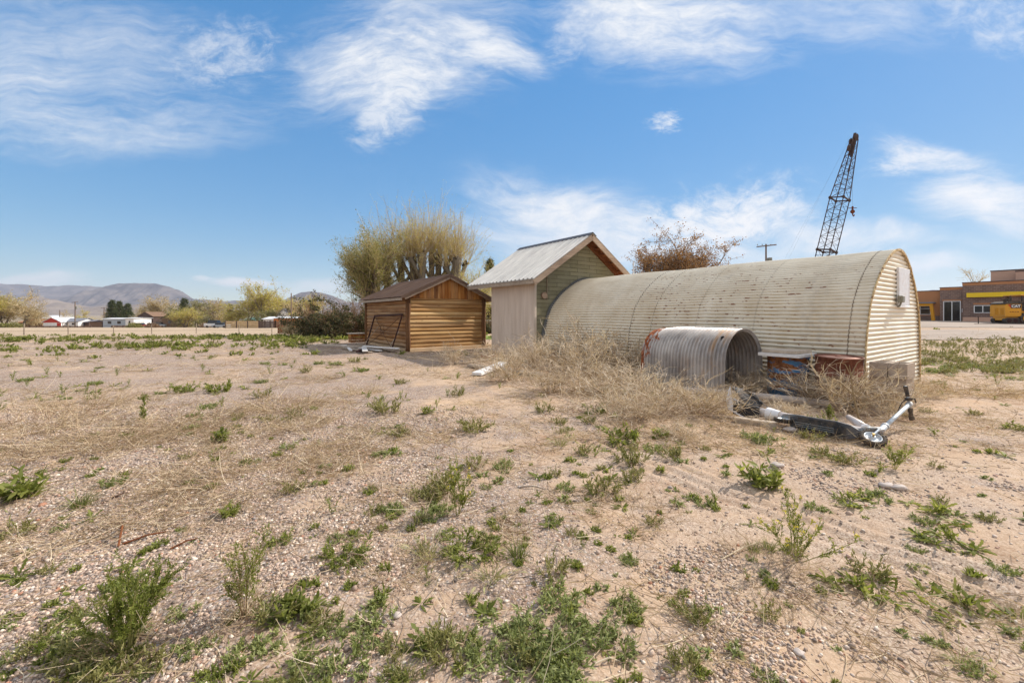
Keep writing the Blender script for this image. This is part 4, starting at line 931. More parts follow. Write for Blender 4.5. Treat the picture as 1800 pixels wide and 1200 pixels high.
# ================================================================== lattice crane boom
def build_crane():
    Y = 38.0; g0 = float(base_z(xat(1424, Y), Y)); foot = np.array([xat(1423, Y), Y, zat(563, Y)])
    tip = np.array([xat(1504, Y - 1), Y - 1.0, zat(237, Y - 1)])
    T = thing('lattice_crane', 'rust brown lattice crane boom rising behind the quonset', 'crane', (foot[0], foot[1], g0)); O = np.array([foot[0], foot[1], g0])
    d = tip - foot; L = np.linalg.norm(d); d /= L
    e1 = np.array([.86, .5, 0]); e1 = e1 - d * (e1 @ d); e1 /= np.linalg.norm(e1); e2 = np.cross(d, e1)
    def half(a):   # half width along the boom
        if a < .10: return (.12 + (a / .10) * .48, .12 + (a / .10) * .40)
        if a < .66: return (.60, .52)
        k = (a - .66) / .34; return (.60 - .40 * k, .52 - .36 * k)
    def corner(a, i):
        h1, h2_ = half(a); s1, s2 = ((-1, -1), (1, -1), (1, 1), (-1, 1))[i]
        return foot - O + d * (a * L) + e1 * h1 * s1 + e2 * h2_ * s2
    b = MB(); st = [0, .10, .38, .66, .98]
    for i in range(4):
        for k in range(len(st) - 1): b.tube([corner(st[k], i), corner(st[k + 1], i)], .039, 6)
    b.build('chord', M['crane'], T)
    b = MB(); N = 26; aa = np.concatenate([np.linspace(.04, .66, 19), np.linspace(.70, .96, 11)])
    for q in range(len(aa) - 1):
        for i in range(4):
            j = (i + 1) % 4
            p, r = (corner(aa[q], i), corner(aa[q + 1], j)) if (q + i) % 2 else (corner(aa[q], j), corner(aa[q + 1], i))
            b.tube([p, r], .016, 4, False); b.tube([corner(aa[q], i), corner(aa[q], j)], .014, 4, False)
    b.build('lattice', M['crane'], T)
    for a in (.38, .66):
        b = MB()
        for i in range(4): b.box(corner(a, i), (.22, .16, .24), np.array([e1, e2, d]), bev=.03); b.beam(corner(a, i), corner(a, (i + 1) % 4), .09, .1)
        b.build('joint_frame', M['crane'], T)
    tp = tip - O; b = MB()
    for s in (-1, 1):
        b.beam(tp - d * 1.9 + e1 * .2 * s, tp + d * .1 + e1 * .16 * s, .06, .2, up=e2)
    b.build('boom_head', M['crane'], T)
    for k, (o_, r) in enumerate(((tp - d * .25 - e2 * .1, .3), (tp - d * .55 + e2 * .25, .24), (tp - d * 1.35 - e1 * .55, .26))):
        b = MB(); b.tube([o_ - e2 * .06, o_ + e2 * .06], r, 16); b.tube([o_ - e2 * .1, o_ + e2 * .1], .07, 8)
        if k == 2: b.beam(o_, o_ + e1 * .55, .1, .12)
        b.build('sheave', M['crane'], T)
    b = MB(); s0 = tp - d * .9 + e1 * .32; b.beam(tp + e1 * .2 + d * .1, tp - d * 3.2 + e1 * .34, .05, .05); b.beam(tp - d * 3.2 + e1 * .34, tp - d * 2.5 + e1 * .34, .12, .1); b.build('jib_strut', M['crane'], T)
    hk = np.array([xat(1498.6, Y - 1), Y - 1, zat(372, Y - 1)]) - O
    b = MB(); b.tube([hk + [0, 0, .45], [hk[0], hk[1], tp[2] - 1.0]], .008, 4); b.tube([tp - d * .5 - e1 * .9, np.array([-2.6, 3, 1.2])], .0035, 4); b.tube([tp - d * .5 - e1 * .7, np.array([-3.2, 3, 1.2])], .0035, 4); b.build('hoist_cable', M['cable'], T)
    b = MB(); b.tube([hk - [0, .07, 0], hk + [0, .07, 0]], .16, 12); b.box(hk + [0, 0, .26], (.1, .1, .4)); b.beam(hk + [-.36, 0, .3], hk + [.36, 0, .32], .05, .05)
    P = [hk + [.02, 0, -.14], hk + [.02, 0, -.3], hk + [.10, 0, -.40], hk + [.16, 0, -.33], hk + [.14, 0, -.25]]; b.tube(P, [.05, .045, .05, .04, .02], 8); b.build('hook_block', M['rust'], T)
    b = MB(); b.box((-.6, .4, .55), (3.4, 2.4, .9), bev=.08); b.box((-1.2, .5, 1.45), (2.2, 1.8, .95), bev=.1); b.build('crane_base', M['crane'], T)
build_crane()

# ================================================================== brick shops on the right
def build_shops():
    P0 = np.array([xat(1700, 51.5), 51.5]); dx = np.array([.55, -.835]); dx /= np.linalg.norm(dx); dy = np.array([-dx[1], dx[0]])   # dx along the front towards the near right, dy into the building
    z0 = .42; rot = math.atan2(dx[1], dx[0])
    def s_of(px):
        k = (px - CXP) / F; return -(P0[0] - k * P0[1]) / (dx[0] - k * dx[1])
    def zz(px, py):
        p = P0 + dx * s_of(px); return zat(py, p[1]) - z0
    T = thing('brick_shops', 'brown brick shop row with yellow fascia and tan parapets', 'shop building', (P0[0], P0[1], z0), rot)
    def blk(nm, mat, x0, x1, y0, y1, za, zb, bev=0):
        b = MB(); b.box(((x0 + x1) / 2, (y0 + y1) / 2, (za + zb) / 2), (x1 - x0, y1 - y0, zb - za), bev=bev); return b.build(nm, mat, T)
    sA, sB, sC = s_of(1651), s_of(1692), s_of(1845); sL = s_of(1575)
    hR = zz(1700, 496.5); hM = zz(1660, 505); hL = zz(1635, 510.5)
    # right wing, middle entrance, left stucco wing (each behind the next)
    blk('brick_wall', M['brick'], sB, sC, .0, 9, -.5, hR - .38); blk('parapet', M['stucco'], sB - .02, sC, -.03, 9.03, hR - .375, hR - .06); blk('coping', M['coping'], sB - .05, sC, -.07, 9.07, hR - .055, hR + .04)
    blk('brick_wall', M['brick'], sA, sB - .005, .35, 9, -.5, hM - .34); blk('parapet', M['stucco'], sA - .02, sB - .025, .32, 9.0, hM - .335, hM - .05); blk('coping', M['coping'], sA - .05, sB - .06, .28, 9.0, hM - .045, hM + .03)
    blk('stucco_wall', M['stucco'], sL, sA - .005, 1.1, 9, -.5, hL - .05); blk('coping', M['coping'], sL, sA - .055, 1.05, 9.0, hL - .045, hL + .04)
    blk('plinth', M['stucco_pink'], sB + .02, sC, -.06, -.005, -.4, .55)
    # set back upper storeys
    blk('upper_storey', M['stucco_pink'], s_of(1726), sC, 5, 8.9, hR + .05, zz(1740, 481) * 1.1); blk('coping', M['coping'], s_of(1726) - .05, sC, 4.95, 8.95, zz(1740, 481) * 1.1 + .005, zz(1740, 481) * 1.1 + .12)
    blk('upper_storey', M['stucco_pink'], s_of(1776), sC - .1, 3.5, 4.9, hR + .05, zz(1790, 474)); blk('coping', M['coping'], s_of(1776) - .04, sC - .06, 3.45, 4.93, zz(1790, 474) + .005, zz(1790, 474) + .12)
    blk('yellow_fascia', M['yellow'], s_of(1700), sC, -.35, -.005, zz(1704, 522.6), zz(1704, 515))
    # entrance: two tall dark panes in a white frame
    def win(nm, px0, px1, pa, pb, yf, cols, rail=None):
        x0, x1 = s_of(px0), s_of(px1); za, zb = zz((px0 + px1) / 2, pb), zz((px0 + px1) / 2, pa); w = .07
        b = MB()
        b.box(((x0 + x1) / 2, yf - .04, zb - w / 2), (x1 - x0, .1, w)); b.box(((x0 + x1) / 2, yf - .04, za + w / 2), (x1 - x0, .1, w))
        for i in range(cols + 1):
            x = x0 + w / 2 + (x1 - x0 - w) * i / cols; b.box((x, yf - .043, (za + zb) / 2), (w, .1, zb - za - 2 * w - .004))
        if rail: b.box(((x0 + x1) / 2, yf - .037, za + (zb - za) * rail), (x1 - x0 - 2 * w, .08, w))
        fr = b.build(nm, M['white_frame'], T)
        for i in range(cols):
            xa = x0 + (x1 - x0) * i / cols; xb = x0 + (x1 - x0) * (i + 1) / cols
            b = MB(); b.box(((xa + xb) / 2, yf - .02, (za + zb) / 2), (xb - xa - .08, .03, zb - za - .1)); b.build('pane', M['glass'], fr)
    win('glass_door', 1657, 1688, 529, 565, .35, 2); win('window', 1712, 1744, 536.5, 550, .0, 2); win('window', 1613, 1632, 537.5, 553, 1.1, 1, .7)
    win('window', 1812, 1838, 535, 551, .0, 2)
    blk('door_lintel', M['stucco'], s_of(1655), s_of(1690), .30, .345, zz(1672, 528.5), zz(1672, 526.5)); blk('window_lintel', M['stucco'], s_of(1711), s_of(1746), -.05, -.004, zz(1728, 535), zz(1728, 532.4))
    blk('brick_dado', M['brick'], sL, sA - .03, 1.06, 1.095, -.5, zz(1640, 555)); blk('wall_lamp', M['white_frame'], s_of(1690), s_of(1691), .2, .34, zz(1690, 549), zz(1690, 542))
    # mustard porch with a grey slab roof
    def gpt(px, y=None): return s_of(px)
    Tp = thing('porch_frame', 'mustard yellow porch post and beam under grey slab roof', 'porch', (*(P0 + dx * s_of(1639)), .4), rot)
    def pb(nm, mat, x0, x1, y0, y1, za, zb):
        b = MB(); b.box(((x0 + x1) / 2, (y0 + y1) / 2, (za + zb) / 2), (x1 - x0, y1 - y0, zb - za), bev=.02); return b.build(nm, mat, Tp)
    h = zat(531, 52.5) - .4
    b = MB(); b.beam((.12, .0, -.2), (-.1, .0, h - .3), .42, .3, up=(1, 0, 0), bev=.02); b.build('post', M['mustard'], Tp); pb('beam', M['mustard'], -2.6, .05, -.2, .15, h - .45, h - .12); pb('slab_roof', M['grey_roof'], -2.7, .1, -.35, 1.4, h - .1, h + .06)
    b = MB(); b.beam((-2.5, .0, -.2), (-2.45, .0, h - .45), .3, .3, up=(1, 0, 0)); b.build('post', M['mustard'], Tp)
build_shops()

# ================================================================== yellow tracked machine
def text_mesh(txt, size, name):
    cu = bpy.data.curves.new('lettering', 'FONT'); cu.body = txt; cu.size = size; cu.extrude = .006; cu.offset = size * .028; cu.align_x = 'CENTER'; cu.align_y = 'CENTER'
    o = bpy.data.objects.new('lettering', cu); COL.objects.link(o)
    dg = bpy.context.evaluated_depsgraph_get(); me = bpy.data.meshes.new_from_object(o.evaluated_get(dg)); bpy.data.objects.remove(o); me.name = name
    return me
def build_machine():
    Y = 44.0; X0 = xat(1767, Y); zg = float(base_z(X0, Y)) + .03
    T = thing('tracked_paver', 'yellow tracked road machine parked before the brick shops', 'road machine', (X0, Y, zg), math.radians(-17))
    W, D = 1.30, 2.0; hz = lambda py: zat(py, Y) - zg
    def prism(nm, mat, pts, y0, y1, par=None):
        b = MB(); n = len(pts); b.add([(x, y0, z) for x, z in pts] + [(x, y1, z) for x, z in pts], [tuple(range(n)), tuple(range(2 * n - 1, n - 1, -1))] + [(i, n + i, n + (i + 1) % n, (i + 1) % n) for i in range(n)])
        return b.build(nm, mat, par or T)
    prism('engine_hood', M['cat_yellow'], [(0, hz(556)), (W, hz(556)), (W, hz(534.5)), (.1, hz(534.5)), (0, hz(536.5))], 0, D)
    prism('chassis', M['cat_yellow'], [(.12, hz(563)), (W + 1, hz(563)), (W + 1, hz(556.2)), (.12, hz(556.2))], .2, D - .2)
    b = MB()
    for y0_ in (.25, .95):
        for i in range(4): b.box((-.012, y0_ + .11 * i, hz(546.5)), (.02, .06, .66))
    b.beam((-.012, .02, hz(553)), (-.012, D - .02, hz(553)), .03, .02); b.build('louvre', M['mustard'], T)
    prism('black_cowl', M['black_rub'], [(-.02, hz(534.3)), (W + .3, hz(534.3)), (W + .3, hz(530)), (W * .9, hz(528.8)), (.45, hz(529.5)), (.0, hz(532.5))], -.03, D + .03)
    b = MB(); b.tube([(.2, .35, hz(533)), (.2, .35, hz(527.5))], .12, 12); b.tube([(.2, .35, hz(527.4)), (.2, .35, hz(525.2))], .27, 16); b.build('air_cleaner', M['black_rub'], T)
    b = MB(); b.tube([(.72, .45, hz(530)), (.72, .45, hz(522)), (.66, .42, hz(520.5))], .08, 10); b.build('exhaust_stack', M['black_rub'], T)
    pn = prism('badge_panel', M['black_rub'], [(.47, hz(541.4)), (W - .05, hz(541.4)), (W - .05, hz(535.2)), (.40, hz(535.2))], -.03, -.004)
    prism('red_corner', M['cat_red'], [(.22, hz(535.2)), (.39, hz(535.2)), (.46, hz(541.4))], -.028, -.004)
    tm = text_mesh('CAT', .36, 'badge_lettering'); tm.materials.append(M['white_frame'])
    o = bpy.data.objects.new('badge_lettering', tm); COL.objects.link(o); o.parent = pn; o.rotation_euler = (PI / 2, 0, 0); o.location = (.84, -.037, hz(538.3))
    b = MB()
    for i in range(4): b.box((.42 + .2 * i, -.011, hz(548)), (.13, .015, .05 + .02 * (i % 2)))
    b.build('decal_strip', M['rust'], T)
    for y0, y1 in ((.0, .48), (D - .48, D)):
        c0, c1, r = .32, 1.35, .30; a = np.linspace(PI / 2, 3 * PI / 2, 9); pts = [(c0 + r * math.cos(t), r + r * math.sin(t)) for t in a] + [(c1 + r * math.cos(t + PI), r + r * math.sin(t + PI)) for t in a]
        tr = prism('track', M['black_rub'], pts, y0, y1)
        for q in (c0, (c0 + c1) / 2, c1):
            b = MB(); b.tube([(q, y0 - .03, r), (q, y0 - .002, r)], .2, 14); b.tube([(q, y0 - .05, r), (q, y0 - .03, r)], .08, 8); b.build('roller', M['rust_dark'], tr)
    for y in (-.08, D - .35):
        b = MB(); c = np.array([W + .42, y, .55]); b.tube([c, c + [0, .42, 0]], .55, 28); w_ = b.build('tyre', M['black_rub'], T)
        b = MB(); b.tube([c + [0, -.03, 0], c + [0, -.004, 0]], .36, 22); b.tube([c + [0, -.07, 0], c + [0, -.03, 0]], .12, 12); b.build('hub', M['cat_yellow'], w_)
    prism('drive_frame', M['cat_yellow'], [(W + .12, hz(557)), (W + 3, hz(557)), (W + 3, hz(546)), (W + .12, hz(546))], .45, D - .45)
    for x, y in ((W + .12, .1), (W + .12, D - .1), (W + 2.4, .1), (W + 2.4, D - .1)):
        b = MB(); b.beam((x, y, hz(546)), (x, y, hz(520)), .12, .12); b.build('canopy_post', M['black_rub'], T)
    b = MB(); b.box((W + 1.3, D / 2, hz(519)), (2.9, D + .3, .12), bev=.04); b.build('canopy_roof', M['cat_yellow'], T)
    b = MB(); b.box((W + .7, D / 2, hz(540)), (.6, D - .6, .8), bev=.06); b.build('console', M['black_rub'], T)
    g = np.array([xat(1719.6, 43.0), 43.0]); zg = float(base_z(*g))
    T2 = thing('thin_post', 'thin black post on the drive left of yellow machine', 'post', (g[0], g[1], zg))
    b = MB(); b.tube([(0, 0, 0), (0, 0, .72)], .035, 8); b.tube([(0, 0, .72), (0, 0, .75)], .05, 8); b.build('shaft', M['black_and_shade'], T2)
    b = MB(); b.beam((-.5, -.1, .03), (9, -.5, .03), .1, .06); b.build('ground_rail', M['rust_dark'], T2)
build_machine()

# ================================================================== house showing between the cabin and the shed
def build_back_house():
    Y = 33.0; x0, x1 = xat(835, Y), xat(950, Y); zg = float(base_z(x0, Y))
    T = thing('tan_house', 'low tan house with grey roof glimpsed between cabin and shed', 'house', (x0, Y, zg))
    W = x1 - x0; hz = lambda py: zat(py, Y) - zg
    b = MB(); b.box((W / 2, 3, hz(536) / 2), (W, 6, hz(536))); b.build('wall', M['tan_wall'], T)
    b = MB(); e = hz(531); r = e + 1.9; b.add([(-.6, -.6, e), (W + .6, -.6, e), (W + .6, 3, r), (-.6, 3, r), (-.6, 6.6, e), (W + .6, 6.6, e), (-.6, -.6, e - .04), (W + .6, -.6, e - .04), (W + .6, 6.6, e - .04), (-.6, 6.6, e - .04)], [(0, 1, 2, 3), (3, 2, 5, 4), (6, 9, 8, 7), (0, 3, 4), (1, 5, 2), (0, 6, 7, 1), (4, 5, 8, 9)]); b.build('roof', M['grey_roof'], T)
    b = MB(); b.box((W / 2, -.62, e - .1), (W + 1.2, .04, .22)); b.build('fascia', M['white_wall'], T)
    for px in (863, 900):
        x = xat(px, Y) - x0; b = MB(); b.box((x, -.03, hz(551)), (.9, .06, 1.15)); w_ = b.build('window', M['white_frame'], T); b = MB(); b.box((x, -.07, hz(551)), (.76, .03, 1.0)); b.build('pane', M['glass'], w_)
build_back_house()

# ================================================================== poles
def pole(px, pyt, Y, arm, label, tr=False, cat='utility pole', r=.13):
    x = xat(px, Y); zg = float(base_z(x, Y)); h = zat(pyt, Y) - zg
    T = thing('utility_pole', label, cat, (x, Y, zg))
    b = MB(); b.tube([(0, 0, -.2), (0, 0, h * .5), (0, 0, h)], [r, r * .85, r * .7], 8); b.build('pole_shaft', M['pole'], T)
    if arm: b = MB(); b.beam((-arm / 2, 0, h - .25 - arm * .04), (arm / 2, -.2, h - .2 + arm * .04), .1, .13); b.build('crossarm', M['pole'], T)
    if arm:
        b = MB()
        for q in (-.46, -.2, .25, .46): b.tube([(arm * q, 0, h - .15), (arm * q, 0, h - .02)], .05, 6)
        b.build('insulator', M['grey_box'], T)
    if tr: b = MB(); b.tube([(.45, 0, h - 2.6), (.45, 0, h - 1.7)], .28, 12); b.beam((0, 0, h - 2), (.4, 0, h - 2), .06, .06); b.build('transformer', M['grey_box'], T)
    return T
pole(1346.5, 429, 52, 2.3, 'wooden utility pole with crossarm and transformer behind the quonset', True)
pole(512, 515, 95, 0, 'bare wooden pole rising beside the white gabled house', r=.16)
pole(132, 530, 150, 2.4, 'utility pole with transformer beside the white house', True, r=.2)
pole(72, 543, 175, 3.0, 'crossarm utility pole above the red and white barn', r=.2)
pole(105, 545, 185, 0, 'thin bare pole right of the crossarm pole', r=.2)
pole(183, 540, 170, 2.6, 'crossarm utility pole at the left edge of the dark firs', r=.2)
x = xat(1113.5, 24); b = MB(); zg = float(base_z(x, 24)); h = zat(462, 24) - zg
b.tube([(0, 0, -.1), (0, 0, h - .12)], .035, 8); b.tube([(0, 0, h - .12), (0, 0, h)], .06, 8); b.tube([(0, 0, h - .02), (0, 0, h + .12)], .02, 6)
o = b.build('vent_pole', M['white_metal']); o.location = (x, 24, zg); tag(o, 'slim white mast before the rust brown tree', 'mast')

# ================================================================== town at the left
def house(nm, label, cat, px0, px1, Y, pye, pyr, wall, roof, ridge='x', depth=7.0, door=None, wins=0, doormat='brown_wood', gable=None, base=None):
    x0, x1 = xat(px0, Y), xat(px1, Y); zg = float(base_z((x0 + x1) / 2, Y)) - .1; W = x1 - x0
    he, hr = zat(pye, Y) - zg, zat(pyr, Y) - zg; o = .35
    T = thing(nm, label, cat, (x0, Y, zg))
    b = MB(); V = [(0, 0, 0), (W, 0, 0), (W, depth, 0), (0, depth, 0), (0, 0, he), (W, 0, he), (W, depth, he), (0, depth, he)]
    if ridge == 'y':     # gable faces the camera
        b.add(V + [(W / 2, 0, hr - .1), (W / 2, depth, hr - .1)], [(0, 1, 5, 8, 4), (1, 2, 6, 5), (2, 3, 7, 9, 6), (3, 0, 4, 7)])
    else: b.add(V + [(0, depth / 2, hr - .1), (W, depth / 2, hr - .1)], [(0, 1, 5, 4), (1, 2, 6, 9, 5), (2, 3, 7, 6), (3, 0, 4, 8, 7)])
    b.build('wall', M[wall], T)
    b = MB(); t = .12
    if ridge == 'y':
        k = (hr - he) / (W / 2)
        for s in (-1, 1): b.add([(W / 2, -o, hr), (W / 2, depth + o, hr), (W / 2 + s * (W / 2 + o), depth + o, he - k * o), (W / 2 + s * (W / 2 + o), -o, he - k * o), (W / 2, -o, hr - t), (W / 2, depth + o, hr - t), (W / 2 + s * (W / 2 + o), depth + o, he - k * o - t), (W / 2 + s * (W / 2 + o), -o, he - k * o - t)], [(0, 1, 2, 3), (4, 7, 6, 5), (0, 3, 7, 4), (1, 5, 6, 2), (3, 2, 6, 7)])
    else:
        k = (hr - he) / (depth / 2)
        for s in (-1, 1): b.add([(-o, depth / 2, hr), (W + o, depth / 2, hr), (W + o, depth / 2 + s * (depth / 2 + o), he - k * o), (-o, depth / 2 + s * (depth / 2 + o), he - k * o), (-o, depth / 2, hr - t), (W + o, depth / 2, hr - t), (W + o, depth / 2 + s * (depth / 2 + o), he - k * o - t), (-o, depth / 2 + s * (depth / 2 + o), he - k * o - t)], [(0, 1, 2, 3), (4, 7, 6, 5), (0, 3, 7, 4), (1, 5, 6, 2), (3, 2, 6, 7)])
    b.build('roof', M[roof], T)
    if gable and ridge == 'y': b = MB(); b.add([(.0, -.04, he), (W, -.04, he), (W / 2, -.04, hr - .16), (0, -.04, he * .82), (W, -.04, he * .82)], [(3, 4, 1, 2, 0)]); b.build('gable_panel', M[gable], T)
    if door is not None: b = MB(); b.box((W * door, -.05, he * .38), (min(1.4, W * .3), .08, he * .76)); b.build('door', M[doormat], T)
    for i in range(wins): b = MB(); xx = W * (i + .7) / (wins + .4); b.box((xx, -.06, he * .58), (min(1.1, W * .16), .08, he * .28)); b.build('window', M['glass'], T)
    return T
house('metal_shed', 'long white roofed metal shed behind the red and white barn', 'shed', 58, 112, 190, 558.5, 554, 'grey_siding', 'white_roof', wins=0)
house('low_shed', 'low brown shed with rusty orange roof at far left', 'shed', 33, 74, 156, 566, 561, 'brown_wood', 'rust_roof', door=.6, doormat='tan_wall')
house('red_barn', 'white barn with red gable and red door', 'barn', 76, 107, 148, 565, 557.5, 'white_wall', 'white_roof', 'y', door=.9, doormat='red_roof', gable='red_roof')
house('white_house', 'white house with grey roof left of utility pole', 'house', 109, 137, 150, 564.5, 559, 'white_wall', 'grey_roof', wins=2)
house('carport', 'dark open carport with grey roof next to white house', 'carport', 137, 156, 152, 565.5, 562, 'dark_brown', 'grey_roof', door=.5, doormat='glass')
house('wood_shed', 'brown plank shed left of the grey mobile home', 'shed', 158, 179, 146, 565, 563.5, 'brown_wood', 'dark_brown')
house('mobile_home', 'long grey sided mobile home under the dark firs', 'mobile home', 181, 221, 143, 560, 558.5, 'grey_siding', 'white_roof', wins=2)
house('white_trailer', 'white boxy trailer at the right end of mobile home', 'trailer', 220.5, 235, 142, 559, 558, 'white_wall', 'white_roof', wins=1)
house('dark_barn', 'dark brown barn right of the fir trees', 'barn', 243, 269, 150, 555, 548, 'dark_brown', 'brown_wood', 'y', door=.5, doormat='black_and_shade')
house('plank_house', 'brown plank house with low gable by the pale bushes', 'house', 284, 312, 150, 559, 550.5, 'brown_wood', 'dark_brown', 'y', wins=1)
house('white_shop', 'low white roofed building behind the tan fence', 'building', 394, 430, 160, 562.5, 558.5, 'white_wall', 'white_roof', wins=2)
house('teal_shed', 'low shed with teal roof behind the tan fence', 'shed', 430, 454, 155, 563, 558, 'tan_wall', 'teal_roof')
house('gabled_house', 'white gabled house with steep grey roof', 'house', 486, 511, 135, 556, 542, 'white_wall', 'grey_roof', 'y', wins=2)
house('orange_shed', 'long low orange walled shed beside gabled house', 'shed', 481, 524, 112, 558.5, 556.5, 'orange_wall', 'white_roof')
house('white_canopy', 'small white flat canopy between teal and orange sheds', 'canopy', 463, 481, 118, 560, 556.5, 'white_wall', 'white_roof')
def panel_fence(nm, label, px0, px1, Y, pyt, mat, n, post):
    x0, x1 = xat(px0, Y), xat(px1, Y); zg = float(base_z((x0 + x1) / 2, Y)) - .1; W = x1 - x0; h = zat(pyt, Y) - zg
    T = thing(nm, label, 'fence', (x0, Y, zg))
    w = W / n
    for i in range(n):
        b = MB(); nb = 4 if mat == 'fence_tan' else 7
        for q in range(nb):
            if mat == 'fence_tan': b.box((w * (i + .5), 0, h * (q + .5) / nb), (w - .3, .05, h / nb * .78), a=random.random())
            else: b.box((w * i + w * (q + .5) / nb, 0, h * .46 + .1 * random.random()), (w / nb * .75, .05, h * .92), a=random.random())
        b.build('panel', M[mat], T)
    for i in range(n + 1):
        b = MB(); b.box((w * i, .05, h * .52), (.22, .2, h * 1.04)); b.build('post', M[post], T)
panel_fence('board_fence', 'tan horizontal board fence with dark posts', 396, 455, 108, 564, 'fence_tan', 3, 'fence_dark')
panel_fence('picket_fence', 'dark upright plank fence right of the tan fence', 456, 484, 106, 563.5, 'fence_dark', 3, 'fence_dark')
panel_fence('plank_fence', 'brown plank fence in front of the orange shed', 484, 506, 106, 564, 'brown_wood', 2, 'fence_dark')
panel_fence('corral_fence', 'grey brown corral fence below the mobile home', 196, 286, 135, 572, 'brown_wood', 9, 'fence_dark')
panel_fence('yard_fence', 'low brown yard fence below the red and white barn', 40, 160, 134, 573, 'brown_wood', 10, 'fence_dark')
# parked vehicles, far and small
def far_car(nm, label, cat, px, Y, L, H, mat):
    x = xat(px, Y); zg = float(base_z(x, Y)); T = thing(nm, label, cat, (x, Y, zg))
    b = MB(); b.box((0, 0, H * .36), (L, 1.8, H * .42), bev=.12); b.build('body', M[mat], T)
    b = MB(); b.add([(-L * .32, -.8, H * .57), (L * .30, -.8, H * .57), (L * .2, -.7, H), (-L * .24, -.7, H), (-L * .32, .8, H * .57), (L * .30, .8, H * .57), (L * .2, .7, H), (-L * .24, .7, H)], [(0, 1, 2, 3), (5, 4, 7, 6), (3, 2, 6, 7), (1, 5, 6, 2), (4, 0, 3, 7)]); b.build('cabin', M['glass'], T)
    for s in (-.3, .3):
        b = MB(); b.tube([(L * s, -.95, .33), (L * s, -.6, .33)], .33, 12); b.build('wheel', M['black_rub'], T)
far_car('parked_van', 'white van parked left of tan board fence', 'van', 377, 120, 5.0, 2.2, 'white_wall')
far_car('parked_car', 'pale grey car parked next to the white van', 'car', 389, 118, 4.4, 1.5, 'grey_siding')
far_car('parked_car', 'small white car in front of the dark barn', 'car', 258, 148, 4.3, 1.5, 'white_wall')
far_car('parked_car', 'red orange car behind the corral fence', 'car', 246, 142, 4.3, 1.5, 'red_roof')
far_car('parked_truck', 'grey pickup beside the plank house', 'truck', 280, 150, 5.2, 1.8, 'grey_siding')
# rusty barrel in the field
c = gp(492.5, 585.5); T = thing('burn_barrel', 'rusty brown barrel standing in the field by the bushes', 'barrel', c)
sc = 1.0; b = MB(); b.lathe([(0, 0), (.33, 0), (.33, .3), (.35, .32), (.33, .34), (.33, .62), (.35, .64), (.33, .66), (.33, .93), (.35, .95), (.31, .95), (.31, .1)], 20); b.build('drum', M['rust'], T, True)
b = MB(); b.box((.45, .05, .3), (.14, .1, .6), bev=.02); b.build('prop_log', M['rust_dark'], T); T.scale = (.66, .66, .78)
# wire fence crossing the far field
def build_wire_fence():
    pts = [(-30, 589.5), (42, 588.5), (120, 588), (200, 587.5), (267, 587), (345, 586), (420, 585.5), (478, 585)]
    P = np.array([gp(px, py) for px, py in pts]); O = P[0]
    T = thing('wire_fence', 'sagging wire fence with thin pale posts across far field', 'fence', O)
    for p in P:
        h = random.uniform(.75, .95); b = MB(); b.tube([p - O, p - O + [random.uniform(-.05, .05), 0, h]], .035, 6); b.build('post', M['grey_wood'], T)
    for hz_ in (.28, .7):
        b = MB(); b.tube([p - O + [0, 0, hz_ + .03 * random.random()] for p in P], .008, 4, False); b.build('wire', M['wire'], T)
build_wire_fence()

# ================================================================== plant kit
def unit(v): return v / np.maximum(np.linalg.norm(v, axis=-1, keepdims=True), 1e-9)
def curves(base, d, ln, k=4, bend=.25, grav=0.0):
    n = len(base); t = np.linspace(0, 1, k)[None, :, None]
    ln = np.broadcast_to(np.asarray(ln, float), (n,))[:, None, None]
    cv = RNG.normal(size=(n, 3)) * bend; cv[:, 2] -= grav
    return base[:, None] + ln * (d[:, None] * t + cv[:, None] * t * t)
def sprout(P, n, ln, ang, t0=.25, t1=1.0, k=4, bend=.25, grav=0.0, up=0.0):
    N, kk = P.shape[:2]; idx = np.repeat(np.arange(N), n); t = (t0 + (t1 - t0) * RNG.random(N * n)) * (kk - 1)
    i = np.minimum(t.astype(int), kk - 2); f = (t - i)[:, None]
    base = P[idx, i] * (1 - f) + P[idx, i + 1] * f; tan = unit(P[idx, i + 1] - P[idx, i])
    d = RNG.normal(size=(N * n, 3)) * ang + tan; d[:, 2] += up
    L = ln * (.55 + .7 * RNG.random(N * n))
    return curves(base, unit(d), L, k, bend, grav)
def fan(n, r, tilt0, tilt1, z=0.0):
    a = RNG.random(n) * 2 * PI; q = np.sqrt(RNG.random(n)) * r; ti = tilt0 + (tilt1 - tilt0) * RNG.random(n)
    a2 = a + RNG.normal(size=n) * .5
    base = np.stack([q * np.cos(a), q * np.sin(a), np.full(n, z)], 1)
    d = np.stack([np.sin(ti) * np.cos(a2), np.sin(ti) * np.sin(a2), np.cos(ti)], 1)
    return base, d
def taper(n, k, w0, w1=.0): return np.broadcast_to(np.linspace(w0, w1, k)[None], (n, k))
def rnd(n, a=0, b=1): return a + (b - a) * RNG.random(n)
UPV = np.array([0, 0, 1.0])

